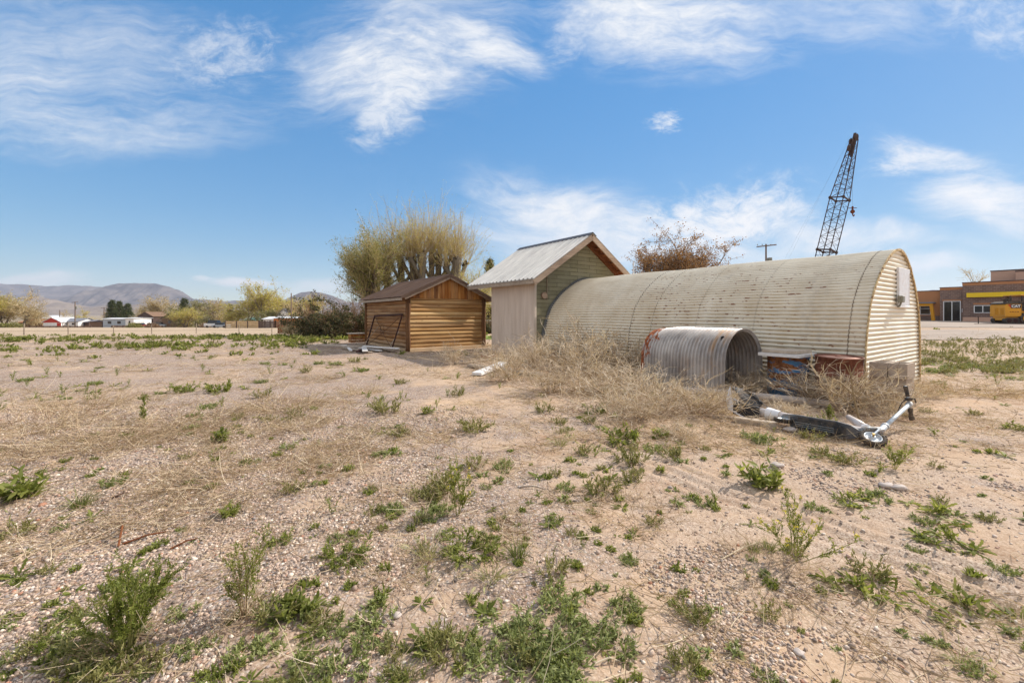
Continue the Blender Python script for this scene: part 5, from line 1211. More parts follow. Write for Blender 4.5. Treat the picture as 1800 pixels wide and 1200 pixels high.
def m_grass(n=90, h=.16, r=.04, mat='grass', w=.005, tilt=.8, dry=.25):
    b = MB(); base, d = fan(n, r, .02, tilt, -.005); P = curves(base, d, h * rnd(n, .5, 1.1), 5, .18, .28)
    b.ribbons(P, taper(n, 5, w, .0006), rnd(n))
    m = int(n * dry)
    if m: base, d = fan(m, r * 1.3, .6, 1.45); b.ribbons(curves(base, d, h * rnd(m, .3, .9), 4, .3, .3), taper(m, 4, w * .8, .0006), rnd(m, .85, 1))
    return b.mesh('grass_tuft', M[mat])
def m_foxtail(n=70, h=.15, r=.05):
    b = MB(); base, d = fan(n, r, .1, 1.25); P = curves(base, d, h * rnd(n, .5, 1.0), 5, .15, .25); b.ribbons(P, taper(n, 5, .004, .001), rnd(n, 0, .7))
    m = 16; base, d = fan(m, r, .35, 1.3); P = curves(base, d, h * rnd(m, .8, 1.15), 5, .15, .2); b.ribbons(P, taper(m, 5, .0025, .002), rnd(m, .3, .7))
    e = P[:, -1]; t = unit(P[:, -1] - P[:, -2])
    H_ = curves(e - t * .01, t, rnd(m, .045, .07), 5, .2, .1); b.ribbons(H_, np.broadcast_to(np.array([.006, .013, .013, .009, .001])[None], (m, 5)), rnd(m, .7, 1))
    A_ = sprout(H_, 14, .028, .35, .0, .9, 3, .1); b.ribbons(A_, taper(len(A_), 3, .0012, .0004), rnd(len(A_), .75, 1))
    return b.mesh('foxtail_grass', M['fox'])
def m_rosette(n=14, ln=.16, lobed=True, mat='weed', lift=.5, r=.015, w=.04):
    b = MB(); base, d = fan(n, r, PI / 2 - lift - .35, PI / 2 - .05, .008); k = 11
    P = curves(base, d, ln * rnd(n, .6, 1.1), k, .12, .22)
    P[..., 2] = np.maximum(P[..., 2], .004)
    if lobed: W = np.array([.25, .3, .55, .32, .85, .4, 1.0, .5, .95, .6, .02])
    else: W = np.array([.2, .35, .6, .85, 1.0, 1.0, .95, .8, .6, .35, .02])
    b.ribbons(P, W[None] * w * rnd(n, .7, 1.1)[:, None], rnd(n), side=np.tile(UPV, (n, 1)) + RNG.normal(size=(n, 3)) * .25)
    return b.mesh('leaf_rosette', M[mat])
def leafy(b, S_, n, ln, ang, w, a0=0, a1=1, up=.2, t0=.2):
    L = sprout(S_, n, ln, ang, t0, 1.0, 4, .15, .1, up); m = len(L)
    b.ribbons(L, np.broadcast_to(np.array([.35, 1, .7, .03])[None] * w, (m, 4)), rnd(m, a0, a1), side=np.tile(UPV, (m, 1)) + RNG.normal(size=(m, 3)) * .5)
def m_cluster(n=26, r=.13, mat='weed_grey', ln=.04, hh=.06, w=.011, leaves=9):
    b = MB(); base, d = fan(n, r, .0, .7); S_ = curves(base, d, hh * rnd(n, .4, 1.1), 3, .2); b.ribbons(S_, taper(n, 3, .003, .002), rnd(n, 0, .3))
    leafy(b, S_, leaves, ln, 1.1, w, .1, 1, .25, .1); return b.mesh('leaf_cluster', M[mat])
def m_ferny(n=34, r=.10, ln=.17, mat='weed', lift=.9):
    b = MB(); base, d = fan(n, r, .25, .25 + lift); S_ = curves(base, d, ln * rnd(n, .5, 1.1), 5, .2, .25); b.ribbons(S_, taper(n, 5, .004, .001), rnd(n, .3, .6))
    L = sprout(S_, 16, ln * .24, .75, .15, 1.0, 3, .15, .0, .05); m = len(L); b.ribbons(L, np.broadcast_to(np.array([.5, 1, .05])[None] * .011, (m, 3)), rnd(m), side=np.tile(UPV, (m, 1)) + RNG.normal(size=(m, 3)) * .6)
    return b.mesh('ferny_weed', M[mat])
def m_leafyweed(n=16, h=.2, r=.05, mat='weed', ln=.07, w=.022, leaves=12, tilt=.75):
    b = MB(); base, d = fan(n, r, .0, tilt); S_ = curves(base, d, h * rnd(n, .5, 1.05), 5, .18, .08); b.ribbons(S_, taper(n, 5, .005, .002), rnd(n, 0, .4)); leafy(b, S_, leaves, ln, .95, w, 0, 1, .2, .08)
    return b.mesh('leafy_weed', M[mat])
def m_tumble(R=.5, h=.5, n=26, mat='tumble', dens=1.0, w=.006, flat=False):
    b = MB(); base, d = fan(n, R * .15, .1, 1.35 if not flat else 1.5, .0); S0 = curves(base, d, np.where(True, (R * np.sin(np.arccos(d[:, 2])) + h * d[:, 2]), 0) * rnd(n, .6, 1.05), 5, .22, -.05)
    S1 = sprout(S0, int(7 * dens), R * .55, .55, .15, 1, 4, .3, -.1, .1); S2 = sprout(S1, int(6 * dens), R * .26, .7, .2, 1, 3, .3, 0, .1)
    for S_, ww in ((S0, w * 1.3), (S1, w), (S2, w * .75)): b.ribbons(S_, taper(len(S_), S_.shape[1], ww, ww * .45), rnd(len(S_)))
    V = np.concatenate(b.V); V[:, 2] = np.maximum(V[:, 2], -.02); b.V = [V]
    return b.mesh('dry_bush', M[mat])
def m_dryclump(R=.25, n=160, h=.10, mat='straw', w=.004):
    b = MB(); base, d = fan(n, R, .5, 1.5); P = curves(base, d, rnd(n, .3, 1.0) * R * .9, 5, .45, .15); P[..., 2] = np.abs(P[..., 2]) * (h / (R * .6)) + .004
    b.ribbons(P, taper(n, 5, w, w * .4), rnd(n)); S1 = sprout(P, 3, R * .25, .8, .2, 1, 3, .3); S1[..., 2] = np.abs(S1[..., 2]); b.ribbons(S1, taper(len(S1), 3, w * .7, w * .3), rnd(len(S1)))
    return b.mesh('dry_clump', M[mat])
def shrub(name, label, loc, h, r, n, leaf, leafmat, stem='weed_olive', drybase=False, flowers=0, group=None, dens=1.0, rot=0.0, tilt=.6):
    T = thing(name, label, 'weed', loc, rot, group)
    b = MB(); base, d = fan(n, r * .15, .0, tilt); S0 = curves(base, d, h * rnd(n, .55, 1.05), 6, .12, -.04); S1 = sprout(S0, 7, h * .26, .45, .25, .95, 4, .2, -.05, .25)
    b.ribbons(S0, taper(n, 6, .006, .002), rnd(n)); b.ribbons(S1, taper(len(S1), 4, .003, .001), rnd(len(S1))); b.build('stems', M[stem], T)
    b = MB(); L1 = sprout(S1, int(11 * dens), leaf, .8, .1, 1, 3, .15, 0, .25); L0 = sprout(S0, int(14 * dens), leaf * 1.2, .8, .25, 1, 3, .15, 0, .25)
    for L in (L0, L1): b.ribbons(L, np.broadcast_to(np.array([.4, 1, .05])[None] * leaf * .28, (len(L), 3)), rnd(len(L)))
    b.build('leaves', M[leafmat], T)
    if drybase:
        b = MB(); base, d = fan(60, r * .3, .4, 1.5); P = curves(base, d, h * rnd(60, .2, .5), 5, .4, .1); P[..., 2] = np.abs(P[..., 2]); b.ribbons(P, taper(60, 5, .004, .001), rnd(60)); Q = sprout(P, 5, h * .12, .8, .2, 1, 3, .3); Q[..., 2] = np.abs(Q[..., 2]); b.ribbons(Q, taper(len(Q), 3, .002, .001), rnd(len(Q))); b.build('dry_base', M['straw'], T)
    if flowers:
        b = MB(); E_ = np.concatenate([S1[:, -1], S0[:, -1]]); E_ = E_[RNG.permutation(len(E_))[:flowers]]
        for e in E_: b = MB(); q = np.repeat(e[None], 7, 0) + RNG.normal(size=(7, 3)) * .005; b.cards(q, .012, rnd(7), .5, .9); b.build('flower', M['flower'], T)
    return T
def m_spread(n=9, r=.19):
    b = MB()
    for q in range(n):
        a = random.random() * 6.28; rr = r * math.sqrt(random.random()); c = np.array([rr * math.cos(a), rr * math.sin(a) * .8, 0]); m = 11; k = 9
        base, d = fan(m, .015, .75, 1.5, .006); P = curves(base + c, d, .085 * rnd(m, .5, 1.15), k, .2, .25); P[..., 2] = np.maximum(P[..., 2], .004)
        b.ribbons(P, np.array([.3, .5, .4, .9, .5, 1.0, .6, .8, .03])[None] * .019 * rnd(m, .7, 1.1)[:, None], rnd(m), side=np.tile(UPV, (m, 1)) + RNG.normal(size=(m, 3)) * .5)
    base, d = fan(5, .03, .1, .8); S_ = curves(base, d, .07 * rnd(5, .6, 1.1), 4, .2); leafy(b, S_, 9, .05, .9, .012)
    return b.mesh('spreading_weed', M['weed'])
PM = {}
def kit():
    for i in range(3):
        PM['grass', i] = m_grass(80 + 20 * i, .17, .04); PM['fox', i] = m_foxtail(); PM['ros', i] = m_rosette(13 + i, .17, True); PM['flat', i] = m_rosette(12, .12, False, 'weed_bright', .4, .02, .028)
        PM['clu', i] = m_cluster(36 + 4 * i, .12); PM['tiny', i] = m_cluster(8 + 2 * i, .035, ('weed_grey', 'weed', 'weed_bright')[i], .03, .025, .010, 8)
        PM['fern', i] = m_ferny(30 + 5 * i); PM['fernp', i] = m_ferny(26, .12, .15, 'weed_grey', 1.15); PM['leafy', i] = m_leafyweed(14 + 2 * i); PM['olive', i] = m_leafyweed(22, .16, .09, 'weed_olive', .045, .010, 14, 1.0); PM['field', i] = m_leafyweed(26, .17, .17, 'weed', .07, .02, 14, 1.1)
        PM['dry', i] = m_dryclump(.24 + .06 * i); PM['tum', i] = m_tumble(.5, .42 + .06 * i, 26, dens=1.1, w=.0085); PM['sprig', i] = m_leafyweed(3, .22, .015, 'weed_bright', .045, .008, 22, .3)
        PM['spread', i] = m_spread()
kit()

def weed(kind, px, py, wpx, label, cat='weed', group=None, v=None, name=None, nat=.3):
    p = gp(px, py); sc = wpx / F * p[1] / nat
    nm = name or {'grass': 'grass_tuft', 'fox': 'foxtail_grass', 'ros': 'leaf_rosette', 'flat': 'leaf_rosette', 'clu': 'low_weed', 'tiny': 'small_weed', 'fern': 'ferny_weed', 'fernp': 'ferny_weed', 'leafy': 'leafy_weed', 'olive': 'olive_weed', 'field': 'broadleaf_weed', 'dry': 'dry_clump', 'tum': 'tumbleweed', 'sprig': 'weed_sprig', 'spread': 'spreading_weed'}[kind]
    return place(PM[kind, random.randrange(3) if v is None else v], nm, (p[0], p[1], p[2] - .004), random.uniform(0, 6.28), sc, label, cat, group)
# ---- the plants that stand out, each where it grows
gk = gp(222, 1140); shrub('green_shrub', 'bright green bushy weed with dry straw base at bottom left', gk, .345, .2, 24, .015, 'weed_bright', drybase=True, dens=2.6, tilt=.62)
shrub('green_shrub', 'tall narrow weed mixed with dry yellow stems at lower left', gp(432, 1080), .33, .12, 11, .016, 'weed', 'straw', drybase=True, dens=1.8, tilt=.35)
shrub('mustard_weed', 'tall thin weed with faint yellow flowers near centre', gp(805, 905), .30, .08, 8, .018, 'weed', flowers=14, tilt=.28, dens=1.8)
shrub('mustard_weed', 'branching dark green weed with yellow flowers on the right dirt', gp(1400, 985), .345, .2, 9, .018, 'weed', flowers=22, dens=1.7, tilt=.95)
shrub('conifer_like_weed', 'small upright weed like a fir seedling before the scooter wheel', gp(1572, 824), .23, .08, 8, .022, 'weed', tilt=.5)
shrub('green_sprout', 'fresh green sprout growing beside the grey plastic pipe', gp(1458, 742), .16, .06, 9, .024, 'weed_bright', tilt=.3)
shrub('thin_weed', 'lone spindly weed standing in dry grass on the left', gp(257, 743), .30, .06, 3, .035, 'weed', tilt=.2)
big = [('grass', 910, 977, 78, 'dark green grass tuft right of the ferny weeds, near centre', .3), ('grass', 1230, 1094, 86, 'bushy green grass tuft at lower right of centre', .3), ('grass', 716, 1192, 84, 'green grass tuft at the bottom edge left of centre', .3), ('grass', 1352, 965, 44, 'small dark grass tuft, right one of a pair', .26),
       ('grass', 1325, 968, 44, 'brighter grass tuft, left one of a pair', .26), ('fox', 862, 1018, 90, 'pale foxtail grass clump below the dark grass tuft', .32), ('fox', 752, 978, 84, 'straw coloured foxtail grass left of the ferny weeds', .32), ('fox', 985, 782, 52, 'pale foxtail grass in the middle distance', .3), ('fox', 1690, 1165, 70, 'dry foxtail heads at the lower right edge', .3),
       ('fern', 606, 980, 78, 'dark ferny weed left of the straw coloured foxtail', .3), ('fern', 826, 972, 96, 'dark green ferny weed behind the foxtail clumps', .3), ('leafy', 522, 1085, 100, 'leafy upright weed right of the dry yellow stems', .3), ('ros', 755, 1128, 105, 'jagged dandelion rosette with broad leaves', .36),
       ('clu', 432, 1148, 84, 'grey green leaf cluster, leftmost at the bottom', .3), ('clu', 480, 1136, 74, 'grey green leaf cluster beside the leafy upright weed', .3), ('clu', 545, 1168, 86, 'grey green leaf cluster at bottom under the leafy weed', .3), ('clu', 612, 1158, 92, 'broad grey green leaf cluster left of the bottom grass tuft', .3), ('clu', 662, 1085, 92, 'grey green leaf cluster left of the grey stone', .3), ('clu', 640, 1110, 60, 'small grey green cluster below the grey stone', .3), ('clu', 560, 1195, 74, 'grey green cluster cut by the bottom edge', .3), ('clu', 1345, 1195, 60, 'low weed cut by the bottom edge right of centre', .3),
       ('clu', 820, 1135, 80, 'low grey green weed right of the dandelion', .3), ('fernp', 905, 1165, 130, 'large ferny weed at the bottom centre', .3), ('fernp', 965, 1110, 120, 'ferny weed behind the large bottom one', .3), ('fernp', 1010, 1150, 110, 'ferny weed right of the large bottom one', .3), ('fernp', 1040, 1085, 90, 'pale ferny weed spreading towards the bushy grass tuft', .3), ('clu', 985, 1055, 100, 'pale flattened weed at the back of the ferny patch', .3), ('fernp', 1085, 1140, 70, 'small ferny weed at the right end of the patch', .3), ('fernp', 930, 1190, 120, 'ferny weed at the bottom edge in the middle of the patch', .3), ('fernp', 985, 1180, 110, 'ferny weed at the bottom edge, right part of the patch', .3), ('clu', 935, 1130, 110, 'green weed cluster inside the ferny patch', .3), ('clu', 1050, 1120, 90, 'green weed cluster at the right of the ferny patch', .3), ('clu', 850, 1150, 80, 'green weed cluster between dandelion and ferny patch', .3), ('fernp', 900, 1090, 90, 'ferny weed at the back left of the patch', .3), ('clu', 590, 1110, 80, 'grey green cluster right of the leafy upright weed', .3), ('clu', 510, 1190, 80, 'grey green cluster at the bottom edge left of centre', .3), ('fernp', 870, 1195, 100, 'ferny weed cut by the bottom edge', .3),
       ('spread', 1520, 1042, 140, 'spreading jagged leaf weed on bare dirt, left of two', .42), ('spread', 1690, 1062, 165, 'larger spreading jagged leaf weed on bare dirt, right of two', .42), ('spread', 1650, 902, 115, 'flat jagged leaf weed on the tyre tracks, upper one', .42), ('spread', 1660, 948, 115, 'flat jagged leaf weed on the tyre tracks, lower one', .42), ('leafy', 1345, 858, 92, 'dense leafy weed below the white stone on the right', .3), ('spread', 1492, 880, 90, 'flat leafy weed between flowering weed and tyre tracks', .42), ('clu', 1612, 968, 36, 'small round weed left of the lower tyre track weed', .3), ('clu', 1612, 1000, 34, 'small pale weed in the tyre tracks', .3), ('clu', 1640, 1130, 40, 'low weed under the larger spreading weed', .3),
       ('leafy', 48, 872, 104, 'wide leafy green weed at the left edge', .3), ('grass', 142, 890, 80, 'grassy green tuft with yellow blades at left', .3), ('ros', 160, 912, 62, 'small dandelion on the stones at the left', .36), ('olive', 18, 945, 66, 'yellow green weed cut by the left edge', .3), ('ros', 30, 1015, 80, 'flat pale leaves at the left edge', .36), ('clu', 105, 930, 34, 'small grey green weed beside the small dandelion', .3), ('clu', 320, 1082, 60, 'grey green weed right of the bright bushy weed', .3), ('clu', 372, 1128, 46, 'leafy sprout left of the bottom clusters', .3), ('leafy', 408, 905, 50, 'green leaves growing out of a dry grass clump', .3),
       ('leafy', 386, 776, 54, 'leafy green weed on the sandy ground, left of centre', .3), ('field', 385, 688, 46, 'broad green weed on bare sand, right of a pair', .45), ('field', 326, 688, 40, 'broad green weed on bare sand, left of a pair', .45), ('olive', 832, 758, 62, 'yellowish bushy weed in the middle of the gravel', .3), ('field', 1092, 775, 66, 'large leafy green weed in front of the dry brush', .45), ('field', 1046, 727, 40, 'green weed at the foot of the pale dry brush', .45), ('olive', 957, 724, 36, 'olive weed at the left foot of the dry brush', .3), ('olive', 1110, 812, 70, 'reddish olive weed right of the pale foxtail', .3), ('olive', 1022, 797, 40, 'olive brown weed beside the pale foxtail', .3), ('olive', 1062, 868, 70, 'low olive weed on the bare brown dirt', .3), ('leafy', 1165, 770, 40, 'small leafy weed right of the large leafy green one', .3), ('clu', 1215, 878, 40, 'low grey green weed left of the dense leafy one', .3), ('clu', 1240, 888, 46, 'low spreading weed by the flowering weed', .3),
       ('olive', 680, 725, 60, 'olive weed in sparse grass left of centre', .3), ('leafy', 752, 728, 34, 'small leafy weed in sparse grass at centre', .3), ('olive', 1450, 755, 60, 'green weed growing through under the scooter deck', .3), ('olive', 1425, 772, 46, 'leafy weed in front of the scooter mudguard', .3), ('clu', 1330, 772, 60, 'low green weed left of the scooter', .3), ('olive', 1440, 800, 40, 'yellow green weed in front of the scooter', .3), ('field', 1785, 755, 34, 'leafy weed at the right edge beyond the scooter', .45)]
for kd, px, py, wp, lb, nat in big:
    o = weed(kd, px, py, wp * (.9 if kd in ('leafy', 'fern', 'fernp', 'ros', 'clu') else 1.0), lb, 'grass' if kd in ('grass', 'fox') else 'weed', nat=nat)
    if kd in ('leafy', 'fernp', 'fern'): o.scale[2] *= .72
# ---- dry clumps lying on the field
for px, py, wp, lb in ((400, 915, 90, 'dry brown grass clump under green leaves, left of centre'), (430, 845, 150, 'long swept clump of dry grass on the gravel, left'), (525, 745, 90, 'dry bushy clump on the sand left of centre'), (425, 780, 70, 'dry brown clump beside the leafy green weed'), (225, 775, 130, 'wide mat of dry stalks at the left'), (120, 790, 160, 'widest mat of dry stalks near the left edge'), (60, 750, 150, 'dry stalks at the left edge'), (635, 690, 66, 'low dry clump on sand near the cabin shadow'), (600, 800, 110, 'dry stalks flattened on gravel near the centre left'), (150, 715, 120, 'pale dry grass on the sandy left field'), (560, 665, 44, 'far small dry clump on sand'), (700, 1000, 120, 'dry grass below the dark ferny weed'), (1110, 900, 130, 'dry flattened grass on brown dirt'), (1340, 1010, 130, 'dry matted grass right of the bushy grass tuft'), (1700, 690, 110, 'dry golden grass beyond the block stack'), (1760, 1080, 100, 'dry grass at the lower right edge'), (500, 715, 120, 'straw patch between the sand weeds'), (340, 745, 120, 'straw mat around the spindly weed')):
    weed('dry', px, py, wp, lb, 'dry grass', nat=.55)
# ---- tumbleweeds heaped against the huts
tum = [(945, 652, 110, 'tumbleweed nearest the corner of the shed'), (1005, 640, 120, 'tall tumbleweed by the hut wall near the rusty can'), (1070, 655, 150, 'big pale tumbleweed against the hut left of culvert'), (1030, 690, 130, 'greyish tumbleweed in front of the tall ones'), (1105, 690, 120, 'tumbleweed at the rusted end of the culvert'), (965, 690, 110, 'brown tumbleweed at the left end of the brush heap'), (1160, 715, 150, 'pale fluffy tumbleweed before the culvert'), (1225, 730, 140, 'pale tumbleweed left of the torn sheet'), (1085, 730, 130, 'low grey tumbleweed at the front of the heap'), (1310, 690, 100, 'tumbleweed filling the mouth of the culvert'), (1345, 680, 90, 'tumbleweed between the culvert and blue drum'), (1440, 712, 130, 'spiky tumbleweed before the blue drum'), (1490, 722, 160, 'tall branching tumbleweed before the red drum'), (1560, 735, 120, 'tumbleweed before the concrete blocks'), (1530, 700, 120, 'tumbleweed between the red drum and blocks'), (895, 668, 100, 'dark dry weeds around the grey plank'), (800, 640, 66, 'dry upright weeds in the shade left of the shed'), (870, 645, 80, 'dry weeds at the shed corner'), (1200, 770, 80, 'small pale tumbleweed at the front of heap'), (1395, 735, 80, 'dry weed between the duct and plastic pipe'), (1270, 715, 90, 'tumbleweed under the culvert mouth edge'), (1620, 700, 70, 'golden dry weed right of the block stack'), (1020, 660, 130, 'middle tumbleweed of the heap by the hut wall'), (1130, 740, 100, 'straw coloured tumbleweed at front before the culvert')]
for px, py, wp, lb in tum:
    o = weed('tum', px, py, wp, lb, 'tumbleweed', nat=.95); o.rotation_euler[0] = random.uniform(-.15, .15); o.scale[2] *= .55 if py > 676 and px < 1420 else .66 if px > 1420 else .70
# thick bare stalks sticking up before the red drum
T = thing('dead_stalk', 'tall bare forked dead stalk before the drums', 'dead weed', gp(1515, 752))
b = MB(); s0 = np.array([[0, 0, 0], [-.03, .02, .15], [-.06, .05, .38], [-.09, .05, .62], [-.10, .06, .74]]); b.tube(s0, [.011, .01, .008, .006, .003], 6)
for k, (q, dv) in enumerate(((1, (.32, .1, .15)), (2, (.28, 0, .06)), (2, (-.3, .05, .22)), (1, (-.35, .0, .3)), (3, (-.12, .02, .16)), (3, (.15, 0, .2)))): b.tube(np.array([s0[q], s0[q] + np.array(dv) * .5 + [0, 0, .05], s0[q] + np.array(dv)]), [.007, .005, .002], 5)
b.build('stalk', M['twig_tan'], T)
# ---- stones and sticks one can tell apart
def stone(px, py, wp, label, mat='rock'):
    p = gp(px, py); r = wp / F * p[1] / 2; b = MB(); a = np.linspace(-PI / 2, PI / 2, 9); ph = np.linspace(0, 2 * PI, 14, endpoint=False); V = []
    for t in a:
        for f_ in ph:
            d = np.array([math.cos(t) * math.cos(f_), math.cos(t) * math.sin(f_) * .8, math.sin(t) * .38]); V.append(d * r * (.55 + .6 * float(vn(d[0] * 1.6 + px, d[1] * 1.6 + d[2] * 2.3, 2))))
    b.add(V, [(i * 14 + j, i * 14 + (j + 1) % 14, (i + 1) * 14 + (j + 1) % 14, (i + 1) * 14 + j) for i in range(8) for j in range(14)], random.random()); o = b.build('stone', M[mat], smooth=True); o.location = (p[0], p[1], p[2] + r * .25); tag(o, label, 'stone')
for a in ((698, 1083, 22, 'grey angular stone beside the leaf clusters'), (123, 809, 10, 'white stone at the edge of the dry mat'), (57, 1038, 10, 'white pebble left of the bright bushy weed'), (1366, 820, 26, 'flat white stone above the dense leafy weed'), (715, 878, 9, 'pale stone left of the tall thin weed'), (914, 856, 9, 'pale stone on the bare dirt at centre'), (1405, 1148, 22, 'pale flat stone at the lower right'), (1558, 855, 24, 'flat tan stone above the tyre tracks'), (1580, 860, 28, 'larger flat tan stone above the tyre tracks'), (1390, 758, 30, 'white plaster lump under the scooter mudguard')): stone(*a)
def stick(px0, py0, px1, py1, r, label, mat='straw', lift=.01):
    p, q = gp(px0, py0), gp(px1, py1); b = MB(); mid = (p + q) / 2 + [.01, .01, lift + .01]; c = p.copy(); b.tube([p - c + [0, 0, .008], mid - c, q - c + [0, 0, .008]], [r, r * .9, r * .5], 6, a=random.random()); o = b.build('stick', M[mat]); o.location = c; tag(o, label, 'stick')
stick(40, 1148, 130, 1080, .004, 'long pale straw lying on stones at bottom left'); stick(1045, 1170, 1090, 1165, .004, 'curved pale straw at the bottom centre'); stick(215, 958, 292, 936, .006, 'forked brown twig lying on the stones', 'soffit'); stick(300, 966, 347, 948, .005, 'rust brown twig right of the forked one', 'soffit'); stick(208, 962, 211, 930, .006, 'short rust brown twig sticking up', 'soffit', .06); stick(600, 972, 672, 1024, .004, 'pale dry stem leaning past the dark ferny weed', 'straw', .05); stick(510, 1030, 538, 1085, .004, 'whitish dry stem across the leafy upright weed', 'straw', .05); stick(196, 877, 226, 868, .007, 'dark flat stick on the gravel at left', 'rust_dark'); stick(915, 857, 960, 862, .006, 'thin brown stick beside the pale stone', 'twig_grey'); stick(1268, 985, 1345, 952, .004, 'pale dry stem beside the pair of grass tufts')

# ---- small weeds all over the field: countable ones near, the mass beyond as ground cover
def scatter():
    kinds = ['tiny', 'tiny', 'tiny', 'clu', 'flat', 'olive', 'sprig']; near = []; far = []
    r2 = np.random.default_rng(5); N = 17000
    Y = 1.5 * (36 / 1.5) ** r2.random(N) ; X = (r2.random(N) * 2 - 1) * 1.32 * Y
    n1 = fbm(X / 2.4, Y / 2.4, 3, 9); n2 = fbm(X / .5, Y / .5, 2, 10); u = r2.random(N)
    band = sst(13.5, 17, Y) * (1 - sst(24, 32, Y)) * (1 - sst(-5, 2, X)) * (.10 + .90 * sst(.46, .56, fbm(X / 5, Y / 2.5, 3, 12)))       # green strip before the bushes
    right = sst(8, 11, Y) * (1 - sst(20, 24, Y)) * sst(.62, .8, X / Y)
    dens = .034 + .11 * sst(.46, .62, n1) * sst(.4, .6, n2) + .9 * band + .75 * right
    # keep clear of walls and floors of the huts
    loc = np.stack([(X - A[0]) * D2[0] + (Y - A[1]) * D2[1], (X - A[0]) * D1[0] + (Y - A[1]) * D1[1]], 1)
    inside = (loc[:, 0] > -.2) & (loc[:, 0] < 4.2) & (loc[:, 1] > -.1) & (loc[:, 1] < 11.2)
    lk = np.stack([(X - K[0]) * D2[0] + (Y - K[1]) * D2[1], (X - K[0]) * D1[0] + (Y - K[1]) * D1[1]], 1)
    inside |= (lk[:, 0] > -2.6) & (lk[:, 0] < 3.5) & (lk[:, 1] > -.9) & (lk[:, 1] < 5.4)
    ok = (u < dens) & ~inside & ~((np.abs(Y - 27) < 3.6) & (X > 14)); idx = np.where(ok)[0]
    idx = idx[np.argsort(Y[idx])]
    return X[idx], Y[idx], band[idx], right[idx], r2
def scatter_build():
    X, Y, band, right, r2 = scatter(); Z = gz(X, Y); n = len(X)
    lab = {'tiny': ('small_weed', 'tiny green seedling weed on the bare field'), 'clu': ('low_weed', 'low grey green weed patch on the open dirt'), 'flat': ('leaf_rosette', 'flat bright green rosette on the open dirt'), 'olive': ('olive_weed', 'small olive bushy weed on the open dirt'), 'sprig': ('weed_sprig', 'single upright weed sprig on the open dirt'), 'field': ('broadleaf_weed', 'broad green weed in the far green strip'), 'ros': ('leaf_rosette', 'small jagged rosette on the open dirt')}
    grp = {'tiny': 'seedling weeds dotted over the field', 'clu': 'low grey green weeds over the field', 'flat': 'flat rosettes over the field', 'olive': 'olive weeds over the field', 'sprig': 'upright sprigs over the field', 'field': 'broad weeds of the far green strip', 'ros': 'jagged rosettes over the field'}
    kn = {}
    farb = {'weed': MB(), 'weed_olive': MB()}; cnt = 0
    srcs = {}
    def arrays(me):
        if me.name not in srcs:
            V = np.empty(len(me.vertices) * 3, np.float32); me.vertices.foreach_get('co', V); L = np.empty(len(me.loops), np.int32); me.loops.foreach_get('vertex_index', L)
            A_ = np.empty(len(me.vertices), np.float32); me.attributes['rnd'].data.foreach_get('value', A_); srcs[me.name] = (V.reshape(-1, 3), L.reshape(-1, 4), A_)
        return srcs[me.name]
    lowres = {k: (m_leafyweed(7, .2, .16, 'weed', .13, .06, 6, 1.0), m_leafyweed(6, .22, .12, 'weed_olive', .1, .03, 7, .8)) for k in range(2)}
    for i in range(n):
        x, y = X[i], Y[i]; s = r2.random()
        if y < 13 or cnt < 420:
            kd = r2.choice(['tiny', 'tiny', 'tiny', 'clu', 'flat', 'olive', 'ros', 'sprig'], p=[.24, .16, .1, .14, .12, .12, .07, .05])
            if right[i] > .4: kd = r2.choice(['olive', 'clu', 'flat'])
            if kn.get(kd, 0) > 285: kd = min(('tiny', 'clu', 'flat', 'ros', 'olive', 'sprig'), key=lambda q: kn.get(q, 0))
            if band[i] > .3: kd = 'field'; sc *= .6
            sc = (.5 + .85 * s) * (.75 if y < 3 else 1.0 if y < 5 else 1.0 + min(.6, (y - 5) * .1)); nm, lb = lab[kd]
            if kd == 'clu': sc *= .6
            if kd == 'ros': sc *= .45
            if kd == 'olive': sc *= .7
            if kd == 'flat': sc *= .6
            if kd == 'sprig': sc *= .7
            place(PM[kd, int(r2.integers(3))], nm, (x, y, Z[i] - .003), float(r2.random() * 6.28), sc, lb, 'weed', grp[kd]); cnt += 1; kn[kd] = kn.get(kd, 0) + 1
        else:
            k = 1 if (right[i] > .3 or r2.random() < .25) else 0
            V, L, A_ = arrays(lowres[int(r2.integers(2))][k]); a = r2.random() * 6.28; sc = (.45 + .8 * s) * (1 if band[i] > .2 else .7); c_, s_ = math.cos(a), math.sin(a)
            W = np.stack([V[:, 0] * c_ - V[:, 1] * s_, V[:, 0] * s_ + V[:, 1] * c_, V[:, 2]], 1) * sc + [x, y, Z[i]]
            farb[('weed', 'weed_olive')[k]].add(W, L, A_)
    for k, nm, lb in (('weed', 'far_green_weeds', 'green weeds massed in the far field'), ('weed_olive', 'far_olive_weeds', 'olive weeds massed over the far and right field')):
        if farb[k].n: tag(farb[k].build(nm, M[k]), lb, 'weeds', kind='stuff')
    print('scatter', n, 'individual', cnt, kn)
scatter_build()

